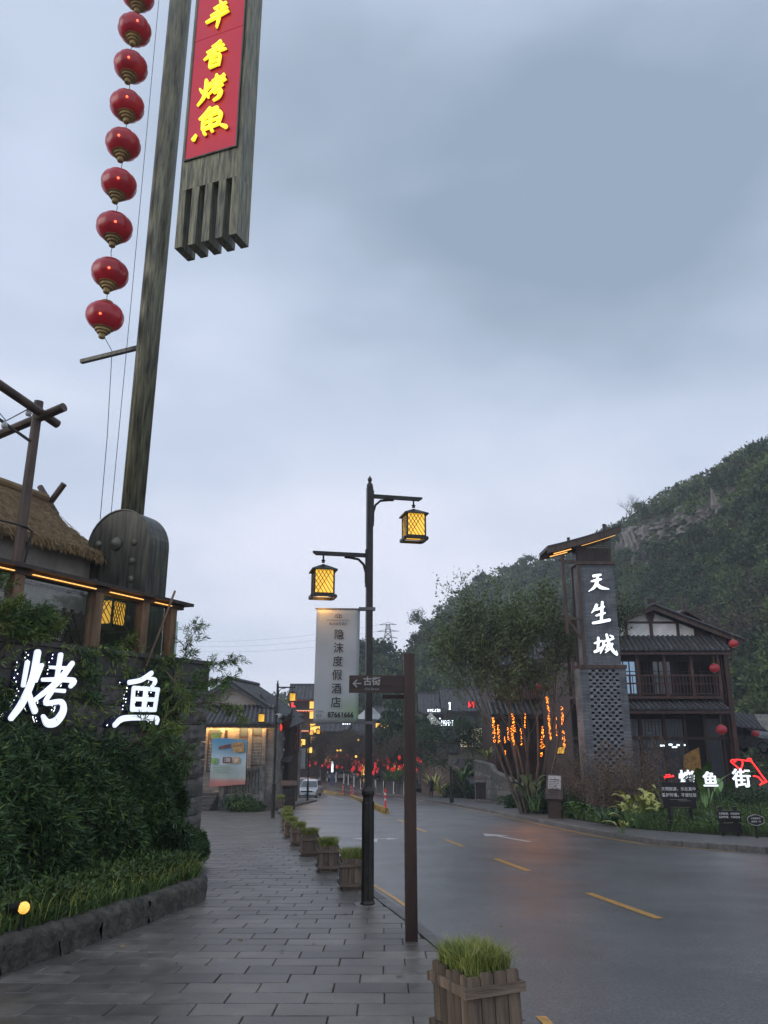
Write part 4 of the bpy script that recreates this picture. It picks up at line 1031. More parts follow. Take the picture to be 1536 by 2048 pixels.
# big channel letters on the wall
m_face = mk('white_letter_face', (.9,.9,.95), emit=(.80,.88,1.0), es=.86, bump=0, var=0, obj_var=0)
m_side = mk('letter_side', (.10,.11,.22), rough=.25, metal=.6, bump=0)
m_led2 = mk('letter_bulb', (1,1,1), emit=(.95,.97,1.0), es=4, bump=0, var=0, obj_var=0)
BIG = {'roast_big': [[(.19,.17,.075),(.17,.47,.065)], [(.33,.03,.12),(.30,.38,.12),(.19,.68,.12),(.05,.88,.09)], [(.42,.19,.07),(.36,.41,.035)], [(.27,.55,.06),(.33,.68,.09),(.40,.79,.10)],
   [(.71,.03,.09),(.695,.34,.08)], [(.56,.21,.05),(.82,.205,.06)], [(.93,.13,.085),(.72,.39,.11),(.38,.64,.06)], [(.46,.38,.06),(.75,.365,.08),(.99,.37,.09),(.94,.45,.07)],
   [(.60,.51,.05),(.84,.515,.065)], [(.64,.52,.06),(.55,.68,.08),(.80,.66,.085),(.86,.78,.13),(.76,.92,.14),(.62,.94,.12),(.53,.85,.06)]],
 'fish_big': [[(.26,.24,.10),(.5,.18,.10),(.71,.04,.10)], [(.60,.13,.06),(.80,.17,.09),(.73,.30,.07)], [(.36,.33,.09),(.365,.70,.10)], [(.87,.33,.09),(.835,.70,.10)], [(.36,.33,.09),(.88,.335,.09)], [(.36,.52,.09),(.86,.52,.09)],
   [(.36,.70,.10),(.84,.70,.10)], [(.61,.33,.12),(.60,.70,.12)], [(.05,.97,.10),(.20,.86,.12),(.55,.845,.11),(.88,.86,.12),(.90,.95,.07)]]}
GLYPH.update(BIG)
def channel(g, yc, zc, w, h, label):
    p = wworld(.02, yc, zc); o = thing('illuminated_character', label, 'sign character', p, -A20 + R(90), 'glowing white characters on the terrace wall')
    brush(MB(), GLYPH[g], w, h, .03, x0=-w/2, z0=-h/2, y=-.20, lift=.0008, wmul=.84).build('letter_face', m_face, o)
    brush(MB(), GLYPH[g], w, h, .20, x0=-w/2, z0=-h/2, y=0, wmul=.93, lift=.0007).build('letter_side', m_side, o)
    bl = MB()
    for st in GLYPH[g]:
        pts = spline(st, 5)
        for a, b in zip(pts, pts[1:]):
            for t in (0, .5):
                q = a + (b - a) * t; d = (b - a)[:2]; d = d / (np.linalg.norm(d) + 1e-9); wd_ = q[2] * .93 * min(w, h) / 2
                for s in (-1,):
                    x = -w/2 + (q[0]) * w - wd_ - .004; z = -h/2 + (1 - q[1]) * h
                    yb = random.choice((-.06,-.11)); bl.lathe([(.002,-.010),(.010,0),(.002,.010)], 4, c=(x, yb, z))
    bl.build('letter_bulbs', m_led2, o, kind='stuff')
    return o
ya, za = wl(84, 1378, .2); channel('roast_big', ya, za, 1.22, 1.12, 'large glowing white character left on the terrace wall, the one for roast')
ya, za = wl(276, 1396, .2); channel('fish_big', ya, za, 1.35, .98, 'large glowing white character for fish, right on the terrace wall near the corner')

# planted bed with rough stone edge
bed_pts = [(-6.5,5.35),(-4.2,6.0),(-3.27,7.14),(-3.08,7.9),(-2.93,8.56),(-2.74,9.6),(-2.60,10.6),(-2.50,11.4),(-2.58,11.85),(-2.90,12.05)]
m_rub = mk('mossy_rubble_stone', (.095,.088,.070), rough=.85, var=.5, scale=7, bump=1.0, bscale=14, dist=.05, col2=(.020,.022,.016), obj_var=.25)
bw = thing('bed_edging', 'low rough dark stone edging round the bamboo bed', 'edging', (0,0,0))
for a, b in zip(bed_pts, bed_pts[1:]):
    a = Vector((*a, 0)); b = Vector((*b, 0)); d = (b - a); L_ = d.length; d.normalize(); nn = Vector((-d.y, d.x, 0))
    k = max(1, round(L_ / .75))
    for i in range(k):
        p0 = a + d * (L_ * i / k); p1 = a + d * (L_ * (i + 1) / k); n1, n2 = 7, 5; V = []; F = []
        prof = [(-.02,-.06),(.0,.05),(.01,.14),(.0,.24),(.03,.30),(.12,.325),(.24,.33),(.34,.325),(.36,.1)]
        for s in range(n1 + 1):
            q = p0.lerp(p1, s / n1)
            for (o_, hz) in prof:
                w = q + nn * (o_ + random.uniform(-.022, .022)); V.append((w.x, w.y, zg(q.y) + hz + (random.uniform(-.014, .014) if hz > 0 else 0)))
        m_ = len(prof)
        for s in range(n1):
            for j in range(m_ - 1): q = s * m_ + j; F.append((q, q + m_, q + m_ + 1, q + 1))
        MB().add(V, F).build('edging_stone', m_rub, bw, smooth=True)
m = MB(); bp = [(x - .1, y + .08) for x, y in bed_pts]; tri = [wworld(0, -.2, 0), wworld(0, -11.5, 0)]
V = [(x, y, zg(y) + .30) for x, y in bp]; n = len(V); V += [(q.x, q.y, zg(q.y) + .35) for q in (wworld(0, -11.5, 0), wworld(0,-8,0), wworld(0,-5,0), wworld(0, -2.5, 0), wworld(0, -.1, 0))]
F = []
for i in range(n - 1):
    t = n + min(4, int(i * 5 / (n - 1))); F.append((i, i + 1, t))
    t2 = n + min(4, int((i + 1) * 5 / (n - 1)))
    if t2 != t: F.append((i + 1, t2, t))
structure(m.add(V, F).build('planting_bed', m_soil))
structure(MB().add([(-2.9,12.0,zg(12)+.02),(-2.9,12.05,zg(12)+.30),(wworld(.03,-.05,0).x,wworld(.03,-.05,0).y,zg(16)+.02),(wworld(.03,-.05,0).x,wworld(.03,-.05,0).y,zg(16)+.3)], [(0,1,3,2)]).build('bed_end_face', m_rub))

# bamboo hedge: cane clumps with drooping fans of leaves
def bamboo_leaves(pts, dirs, per, length, width):
    T = np.repeat(np.asarray(pts, float), per, 0); TD = np.repeat(np.asarray(dirs, float), per, 0)
    D = unit(TD * .8 + rng.normal(size=T.shape) * .55 + np.array([[0,0,-.30]]))
    L_ = length * rng.uniform(.6, 1.25, len(T)); V, F = leaf_geo(T + rng.normal(size=T.shape) * .012, D, L_, width, fold=.12)
    return V, F
def hedge_clump(ci, y0, y1, top_f, xmax_f, count):
    """fans of leaves filling the hedge volume between y0 and y1 along the wall"""
    pts = []; dirs = []
    for _ in range(count):
        y = random.uniform(y0, y1); q = random.random(); xm = xmax_f(y)
        x = .08 + (xm - .08) * (random.random() ** .45)
        g = zg(WC.y + y * Dv.y) + .3; top = top_f(y); shoulder = 1 - .55 * max(0, (x / xm)) ** 2.2
        zt_ = g + (top - g) * shoulder; z = g + (zt_ - g) * (1 - random.random() ** 1.7 * .96)
        # lumps
        lump = (.16 if y < -1.2 else .05) * math.sin(y * 4.1 + z * 3) + (.12 if y < -1.2 else .04) * math.sin(y * 9 - z * 5 + x * 4)
        pts.append((x + lump, y, z + .08 * math.sin(y * 6 + x * 5))); a = random.uniform(-1.2, 1.2)
        dirs.append((math.cos(a) * .9, math.sin(a) * .9, random.uniform(-.3, .5)))
    V, F = bamboo_leaves(pts, dirs, 5, .145, .021)
    return V, F
def top_f(y):       # world height of the hedge top along the wall
    return interp([(-11,2.2),(-8,1.9),(-6.2,1.62),(-5.4,1.5),(-4.6,1.38),(-3.9,1.45),(-3.3,1.42),(-2.8,1.22),(-1.5,1.32),(-1.15,1.6),(-1.0,-.3),(0,-.5)], y)
def xmax_f(y): return interp([(-11,2.6),(-8,2.5),(-6,1.9),(-4,1.4),(-2.4,.85),(-1.2,.14),(0,.1)], y)
cuts = [-11,-9,-7.5,-6.3,-5.1,-3.9,-2.7,-1.5,-.2]
blab = ['bamboo clump at the far left edge of the photo','dark bamboo clump behind the small spotlight','bamboo clump left of the large glowing character for roast','bamboo clump under the left part of the large glowing character for roast','dense bamboo clump between the two glowing characters',
        'bamboo clump left below the glowing fish character','bamboo clump right below the glowing fish character','bamboo clump at the stone wall corner beside the walkway']
for ci, (a, b) in enumerate(zip(cuts, cuts[1:])):
    cl = thing('bamboo_clump', blab[ci], 'bamboo', wworld(0, 0, 0), -A20, 'bamboo hedge along the terrace wall')
    V, F = hedge_clump(ci, a - .25, b + .25, top_f, xmax_f, int(2900 * (b - a)))
    mesh_np('foliage', V, F, m_bamboo, cl, kind='stuff')
    V, F = hedge_clump(ci, a - .25, b + .25, top_f, xmax_f, int(330 * (b - a))); mesh_np('pale_foliage', V, F, m_bamboo_y, cl, kind='stuff')
    n = int(700 * (b - a)); pts = [(random.uniform(.04,.15), random.uniform(a, b), 1.2 + 1.6 * random.random() ** 1.5) for _ in range(n)]; pts = [q for q in pts if q[1] < -1.1 and math.sin(q[1] * 3.3 + 1) + math.sin(q[1] * 1.4 + q[2] * 2.2) + .6 * math.sin(q[2] * 5 + q[1] * 6) > .25 + .8 * (q[2] - 1.5)] or pts[:5]; V, F = bamboo_leaves(pts, [(random.gauss(.2,.2), random.gauss(0,1), random.gauss(-.2,.5)) for _ in pts], 4, .13, .02); mesh_np('wall_foliage', V, F, m_bamboo, cl, kind='stuff')
    pts = [(random.uniform(.04,.2), random.uniform(a, b), 1.5 + 1.3 * random.random()) for _ in range(n // 9)]; pts = [q for q in pts if q[1] < -1.2] or pts[:4]; V, F = bamboo_leaves(pts, [(random.gauss(.2,.2), random.gauss(0,1), random.gauss(-.2,.5)) for _ in pts], 5, .13, .02); mesh_np('pale_wall_foliage', V, F, m_bamboo_y, cl, kind='stuff')
    A_ = []; B_ = []
    for _ in range(26):
        y = random.uniform(a, b); x = random.uniform(.1, xmax_f(y) * .8); g = zg(WC.y + y * Dv.y) + .2; h = (top_f(y) - g) * .70; p = Vector((x, y, g)); q = Vector((x + random.uniform(-.1, .3), y + random.uniform(-.2, .2), g + h)); A_.append(p[:]); B_.append(q[:])
    V, F = tubes_geo(A_, B_, [.012] * len(A_), [.006] * len(A_), 4); mesh_np('cane', V, F, m_bark, cl)
cl = thing('bamboo_clump', 'low bushy bamboo growth at the foot of the bare stone corner', 'bamboo', wworld(0, 0, 0), -A20, 'bamboo hedge along the terrace wall')
V, F = hedge_clump(9, -2.6, .1, lambda y: interp([(-2.6,.1),(-1.4,-.2),(-.6,-.55),(.1,-.9)], y) + .1 * math.sin(y * 7), lambda y: interp([(-2.6,1.3),(-1.2,.62),(-.2,.22),(.1,.1)], y), 4200); mesh_np('foliage', V, F, m_bamboo, cl, kind='stuff')
def spray(label, base, tipdir, L_, n_side, mat, seed, group='arching bamboo sprays', leaf=.13, per=4, drop=.5, w=.018):
    """one arching cane with side twigs and leaf fans"""
    rd = random.Random(seed); root = thing('bamboo_spray', label, 'bamboo', base, 0, group)
    P = [Vector((0,0,0))]; d = Vector(tipdir).normalized(); n = 14
    for i in range(n): d = (d + Vector((rd.gauss(0,.05), rd.gauss(0,.05), -drop / n * (i / n) * 2))).normalized(); P.append(P[-1] + d * L_ / n)
    MB().tube(P, [.012 * (1 - i / (n + 2)) + .002 for i in range(n + 1)], 5).build('cane', m_bark_y, root)
    pts = []; dirs = []; tw = MB()
    for k in range(n_side):
        t = .25 + .75 * k / n_side; i = min(n - 1, int(t * n)); q = P[i].lerp(P[i+1], t * n - i); dd = (P[i+1] - P[i]).normalized()
        sd = Vector((rd.gauss(0,1), rd.gauss(0,1), rd.gauss(0,.6))).normalized(); td = (dd * .8 + sd * .8).normalized(); l = rd.uniform(.15, .42) * (1.15 - t * .5)
        e = q + td * l + Vector((0,0,-.05)); tw.tube([q, e], [.004,.0015], 3)
        for f in (.35,.55,.75,.9,1.0): pts.append(q.lerp(e, f)[:]); dirs.append(td[:])
    tw.build('twigs', m_bark_y, root)
    V, F = bamboo_leaves(pts, dirs, per, leaf, w); mesh_np('foliage', V, F, mat, root, kind='stuff')
    return root
def sp(u, v, x, tip, L_, n, mat, seed, label, **k): yy, zz = wl(u, v, x); return spray(label, wworld(x, yy, zz), tip, L_, n, mat, seed, **k)
sp(352,1440,.25,(.55,.15,1.2),1.7,34,m_bamboo_l,1,'long bamboo spray rising over the wall corner against the sky', drop=1.5)
sp(325,1440,.3,(.75,.1,1.0),1.6,30,m_bamboo_l,2,'bamboo spray leaning right past the wall corner above the shop roof', drop=1.3)
sp(345,1380,.2,(.2,.2,1.3),1.4,26,m_bamboo_l,3,'upright bamboo spray above the glowing fish character', drop=.9)
sp(360,1420,.45,(.9,.2,.35),1.25,24,m_bamboo_y,4,'pale drooping bamboo spray at the wall corner', drop=1.5)
sp(330,1340,.35,(.25,-.1,-.2),.8,20,m_bamboo_y,5,'bright pale bamboo tuft hanging right of the fish character', drop=1.2, leaf=.15)
sp(165,1325,-.1,(.3,.9,.5),1.1,22,m_bamboo_y,6,'pale bamboo spray on the wall top left of the fish character', drop=1.6)
sp(195,1335,-.1,(.25,.9,.3),.9,24,m_bamboo_y,7,'low pale bamboo spray along the coping between the characters', drop=1.3)
sp(215,1330,-.2,(.1,.3,.9),.8,14,m_bamboo_y,8,'small pale bamboo spray in front of the lit lantern glass', drop=1.0)
for k_, (u, v, t, L2) in enumerate([(-30,1300,(.2,.4,.9),1.1),(0,1310,(.1,.5,1.0),1.0),(20,1300,(.1,.5,1.0),.9),(-40,1290,(.1,.3,.7),1.3),(60,1310,(.0,.5,.7),.8),(-60,1320,(.2,.2,.5),1.0),(5,1300,(.1,.3,.6),.9)]):
    sp(u, v, .04, t, L2, 34, m_bamboo_y if k_ % 3 else m_bamboo_l, 30 + k_, ['pale bamboo spray at the left edge above the glowing characters','green bamboo spray behind the top of the left character','pale bamboo spray rising before the leftmost terrace post','bamboo spray reaching in from the left edge below the light strip','pale short bamboo spray just above the left character','bamboo spray at the left edge beside the left character','feathery bamboo spray in front of the reed screen'][k_], drop=1.2)
for k_, (u, v) in enumerate([(285,1490),(250,1500),(300,1530)]): sp(u, v, .95, (.6,-.4,.5), .9, 26, m_bamboo_y if k_ == 0 else m_bamboo_l, 50 + k_, ['pale lit bamboo spray just under the glowing fish character','bamboo spray left below the glowing fish character','lower bamboo spray beneath the glowing fish character'][k_], drop=1.3)  # first spray is paler: the sign's light is put into its leaf colour

# ground cover in the bed: ferns, grass tufts, strap leaves
def bed_area(rd):
    while True:
        i = rd.randrange(1, len(bed_pts) - 1); a = bed_pts[i]; b = bed_pts[i + 1]; t = rd.random(); x = a[0] + (b[0]-a[0]) * t; y = a[1] + (b[1]-a[1]) * t
        k = abs(rd.gauss(0, .55)) + .12
        return (x - k, y + k * .25, zg(y) + .30)
V, F = blades(13000, bed_area, .19, .013, lean=1.1, seed=4); blade_mesh('bed_grass', V, F, m_fern)
V, F = blades(2200, bed_area, .34, .010, lean=.9, seed=5); blade_mesh('pale_bed_grass', V, F, m_grass)
n = 16000; rd = random.Random(9); P = np.array([bed_area(rd) for _ in range(n)]); P[:, 2] += rng.uniform(-.02, .28, n); P[:, 0] -= .1
D = unit(rng.normal(size=P.shape) + np.array([[.3,-.3,.2]])); V, F = leaf_geo(P, D, rng.uniform(.04,.11,n), rng.uniform(.02,.035,n)); mesh_np('bed_ground_cover', V, F, m_fern, kind='stuff')
def strap_plant(name, label, loc, n, L_, w, mat, seed, group, cat='plant', up=1.0, bend=1.6):
    rd = random.Random(seed); root = thing(name, label, cat, loc, 0, group); me = None
    for k in range(n):
        a = 6.283 * k / n + rd.uniform(-.4, .4); d = Vector((math.cos(a), math.sin(a), up * rd.uniform(.6, 1.6))).normalized(); P = [Vector((0,0,0))]; l = L_ * rd.uniform(.7, 1.15); dd = d
        for i in range(6): dd = (dd + Vector((0,0,-bend / 6 * (i / 5)))).normalized(); P.append(P[-1] + dd * l / 6)
        sd = Vector((-math.sin(a), math.cos(a), 0)); V = []; F = []
        ws = [.25, .7, 1, 1, .85, .5, .04]
        for p, ww in zip(P, ws): V += [(p - sd * w * ww / 2 + Vector((0,0,w*.12*ww)))[:], p[:], (p + sd * w * ww / 2 + Vector((0,0,w*.12*ww)))[:]]
        for i in range(6): q = i * 3; F += [(q, q+1, q+4, q+3), (q+1, q+2, q+5, q+4)]
        MB().add(V, F).build('leaf', mat, root, smooth=True)
    return root
m_strap = mk('strap_leaf', (.10,.19,.055), rough=.4, var=.3, scale=4, bump=.2, spec=.5)
for k_, (u, v) in enumerate([(70,1775),(110,1765),(20,1800)]):
    p = gnd(u, v, .3); strap_plant('strap_leaf_plant', ['arching broad leaved plant in the bamboo bed','second arching strap leaved plant to the right in the bamboo bed','strap leaved plant at the left edge of the bamboo bed'][k_], p, 7, .55, .06, m_strap, 60 + k_, 'strap leaved plants in the bed')
# small garden spotlight
p = gnd(40, 1830, .3); sl = thing('garden_spotlight', 'small glowing amber garden spotlight in the bamboo bed', 'spotlight', (-3.29, 7.46, zg(7.5) + .08)); sl.scale = (1.2,)*3
MB().tube([(0,0,0),(0,0,.32)], .01, 6).build('stake', m_dark, sl)
m_spot = mk('amber_spot', (1,.7,.2), emit=(1.0,.45,.05), es=1.1, bump=0, var=.3, scale=60, obj_var=0)
h_ = MB().tube([(-.14,.06,.34),(.0,0,.36)], [.035,.042], 12).build('housing', m_dark, sl)
MB().lathe([(.001,.02),(.03,.015),(.043,.0),(.04,-.01)], 14).build('glowing_lens', m_spot, sl, loc=(.012,-.01,.362)).rotation_euler = (R(75), 0, R(35))

# ------------------------------------------------------------------ street lamps
m_lampm = mk('dark_lamp_bronze', (.032,.029,.025), rough=.42, var=.4, scale=8, bump=.2, bscale=30, stretch=(1,1,.3), metal=.3)
m_conc = mk('pale_concrete', (.22,.21,.20), rough=.8, var=.25, scale=14, bump=.4)
LAMP0 = Vector((-.22, 10.96, zg(10.96) + .03)); LZ = LAMP0.z
ARM = R(13)
def make_lamp(label, loc, rz):
    t = thing('street_lamp', label, 'street lamp', loc, rz, 'two armed lantern street lamps')
    b = MB(); b.lathe([(.10,.0),(.10,.03),(.082,.06),(.078,1.28),(.072,1.30),(.074,1.36),(.092,1.40),(.092,1.44),(.052,1.50)], 8)
    for k in range(8): a = 2 * math.pi * k / 8; b.tube([(.079*math.cos(a),.079*math.sin(a),.05),(.079*math.cos(a),.079*math.sin(a),1.3)], .008, 5)
    b.build('lower_sleeve', m_lampm, t)
    MB().box(-.165,.165,-.15,.15,-.02,.012).build('footing', m_conc, t)
    MB().box(-.046,.046,-.046,.046,1.48,5.86).build('pole', m_lampm, t)
    MB().lathe([(.048,5.86),(.05,5.90),(.03,5.93),(.022,5.95),(.035,5.975),(.034,6.0),(.012,6.03),(.004,6.05)], 10).build('finial', m_lampm, t)
    for s, z, L_ in ((1, 5.72, .84), (-1, 4.78, .86)):
        a = MB(); a.prism([(s*.046,-.022,z-.03),(s*(L_-.05),-.022,z-.03),(s*L_,-.022,z+.005),(s*L_,-.022,z+.03),(s*.046,-.022,z+.03)], (0,0,0), (0,.044,0)); a.build('arm', m_lampm, t)
        c = MB(); P = [(s*.052,0,z-.42),(s*.055,0,z-.26),(s*.09,0,z-.14),(s*.17,0,z-.065),(s*.30,0,z-.045),(s*.38,0,z-.04)]; c.tube(P, .020, 6); c.box(min(s*.046,s*.062), max(s*.046,s*.062), -.03,.03, z-.48, z+.09); c.build('curved_brace', m_lampm, t)
        x = s * .70
        l = bpy.data.objects.new('lantern', None); COL.objects.link(l); l.parent = t; l.location = (x, 0, z - .26)
        MB().tube([(0,0,.24),(0,0,.12)], .014, 8).lathe([(.030,.12),(.018,.135),(.034,.15),(.014,.17)], 8).build('hanger', m_lampm, l)
        box_lantern(l, .285, .36, m_lamp, m_lampm, roof=True)
    return t
lamp0 = make_lamp('tall two armed lantern lamp post carrying the hotel banner, nearest the camera', LAMP0, ARM)
for (x, y, lb) in ((-5.0,35.7,'second two armed lantern lamp post, beside the brick shop on the left pavement'),(-5.98,61.7,'third two armed lantern lamp post, by the parked cars'),(-10.2,84,'far two armed lantern lamp post left of the parked cars'),
                   (-12.5,96,'farthest two armed lantern lamp post beyond the lay-by')):
    o = dup(lamp0, (x, y, zg(y) + .02), R(13), label=lb)
# glow the lanterns throw: a point light just under the near post's left lantern
def plight(name, loc, e, col, r=.1):
    d = bpy.data.lights.new(name, 'POINT'); d.energy = e; d.color = col; d.shadow_soft_size = r; o = bpy.data.objects.new(name, d); o.location = loc; COL.objects.link(o); return o
ca, sa = math.cos(ARM), math.sin(ARM)
plight('lantern_glow', (LAMP0.x - .70*ca, LAMP0.y - .70*sa, LZ + 4.78 - .26 - .46), 5, (1,.5,.12), .1)

# the banner
bn = thing('hotel_banner', 'long pale grey hotel banner with black characters hanging from the lamp post', 'banner', (LAMP0.x, LAMP0.y, LZ), R(4))
m_cloth = mk('banner_cloth', (.42,.43,.43), rough=.75, var=.05, scale=2, bump=.1, bscale=200, obj_var=0)
nt = m_cloth.node_tree; bs = nt.nodes['Principled BSDF']; old = bs.inputs['Base Color'].links[0].from_socket
tco = nt.nodes.new('ShaderNodeTexCoord'); dd = nt.nodes.new('ShaderNodeVectorMath'); dd.operation = 'DISTANCE'; dd.inputs[1].default_value = (-.05, 0, 2.42)
sc_n = nt.nodes.new('ShaderNodeVectorMath'); sc_n.operation = 'MULTIPLY'; sc_n.inputs[1].default_value = (.8,0,1.5); sc_n2 = nt.nodes.new('ShaderNodeVectorMath'); sc_n2.operation = 'MULTIPLY'
nt.links.new(tco.outputs['Object'], sc_n.inputs[0]); dd.inputs[1].default_value = (-.08, 0, 2.50 * 1.5); nt.links.new(sc_n.outputs[0], dd.inputs[0])
mr = nt.nodes.new('ShaderNodeMapRange'); mr.interpolation_type = 'SMOOTHSTEP'; mr.inputs['From Min'].default_value = .50; mr.inputs['From Max'].default_value = -.25; nt.links.new(dd.outputs['Value'], mr.inputs['Value'])
mxg = nt.nodes.new('ShaderNodeMix'); mxg.data_type = 'RGBA'; mxg.inputs['B'].default_value = (.20,.36,.12,1); nt.links.new(mr.outputs[0], mxg.inputs['Factor']); nt.links.new(old, mxg.inputs['A']); nt.links.new(mxg.outputs['Result'], bs.inputs['Base Color'])
bx1, bx0 = -.135, -.775; bz1, bz0 = 3.96, 2.36; V = []; F = []; nx, nzz = 10, 24
for i in range(nx + 1):
    for j in range(nzz + 1):
        x = bx0 + (bx1 - bx0) * i / nx; z = bz0 + (bz1 - bz0) * j / nzz; s = math.sin(math.pi * j / nzz)
        V.append((x - .012 * (1 - j / nzz), .010 * math.sin(j * .55 + i * .25) * s + .014 * s * math.sin(i * .6), z))
for i in range(nx):
    for j in range(nzz): q = i * (nzz + 1) + j; F.append((q, q + nzz + 1, q + nzz + 2, q + 1))
b_ = MB(); b_.add(V, F); b_.build('banner_cloth', m_cloth, bn, smooth=True).modifiers.new('thickness', 'SOLIDIFY').thickness = .003
m_grey = mk('bracket_grey', (.13,.13,.13), rough=.5)
for z in (bz1 + .01, bz0 - .01):
    MB().tube([(bx0 - .02,0,z),(-.06,0,z)], .011, 8).build('banner_rod', m_grey, bn)
    MB().box(-.14,.09,-.055,-.047,z-.022,z+.022).box(-.14,.09,.047,.055,z-.022,z+.022).box(-.155,-.14,-.055,.055,z-.022,z+.022).build('pole_clamp', m_grey, bn)
m_ink = mk('black_ink', (.012,.012,.014), rough=.6, bump=0, obj_var=0)
cxb = (bx0 + bx1) / 2 - .005
for i, ch in enumerate('隐沫度假酒店'):
    text('lettering', ch, .158, m_ink, bn, (cxb + .02 - .006 * i, -.030, 3.58 - i * .192), bold=.0009, sx=.95)
text('lettering', 'IMMERSING HOTEL', .033, m_ink, bn, (cxb + .005, -.028, 3.795), space=1.25)
text('lettering', '隐沫度假酒店', .043, m_ink, bn, (cxb + .005, -.028, 3.745), space=1.05)
text('lettering', '订房热线', .030, m_ink, bn, (bx0 + .075, -.028, 2.50), sx=.95)
text('lettering', '023-', .058, m_ink, bn, (bx0 + .075, -.028, 2.445), sx=.9)
text('lettering', '87661666', .105, m_ink, bn, (bx0 + .375, -.030, 2.455), bold=.003, sx=.88)
lg = MB()
for dx, w, h, z in ((-.030,.022,.040,3.855),(.030,.022,.040,3.855),(0,.024,.062,3.862)):
    lg.tube([(cxb + .005 + dx + w * math.cos(t) * (1 - .45 * max(0, math.sin(t))), -.028, z + h * .5 * math.sin(t)) for t in [i * .45 for i in range(15)]], .0028, 4)
lg.build('hotel_emblem', m_ink, bn)

# ------------------------------------------------------------------ fingerpost
m_sign = mk('brown_sign_paint', (.048,.027,.019), rough=.42, var=.45, scale=3, bump=.25, bscale=20, stretch=(.25,1,3), obj_var=.05)
m_signp = mk('brown_post_paint', (.046,.024,.017), rough=.42, var=.4, scale=4, bump=.25, bscale=20, stretch=(2,2,.2), obj_var=.05)
SP = Vector((.285, 8.61, zg(8.61) + .03)); fp = thing('fingerpost', 'square brown fingerpost with an arrow board pointing to the Old Street', 'signpost', SP, R(3)); sz0 = SP.z
MB().box(-.062,.062,-.062,.062,0,2.3 - sz0).build('post', m_signp, fp)
MB().box(-.68,-.064,-.05,.05,1.865 - sz0,2.055 - sz0).build('arrow_board', m_sign, fp)
MB().box(-.04,.04,.064,.72,1.80 - sz0,1.99 - sz0).build('rear_board', m_sign, fp)
MB().prism([(-.30,.065,1.80-sz0),(-.04,.065,1.80-sz0),(-.04,.30,1.80-sz0)], (0,0,0), (0,0,.045)).build('rear_bracket', m_sign, fp)
m_letw = mk('pale_sign_print', (.38,.37,.36), rough=.5, bump=0, obj_var=0)
text('lettering', '古街', .098, m_letw, fp, (-.425, -.053, 1.985 - sz0), bold=.0022, extrude=.001)
text('lettering', 'Old Street', .038, m_letw, fp, (-.425, -.053, 1.905 - sz0), extrude=.001)
MB().bar((-.635,-.052,1.965-sz0),(-.545,-.052,1.965-sz0), .004,.014).bar((-.638,-.0525,1.960-sz0),(-.592,-.0525,2.005-sz0), .004,.014).bar((-.638,-.0535,1.970-sz0),(-.592,-.0535,1.925-sz0), .004,.014).build('arrow', m_letw, fp)

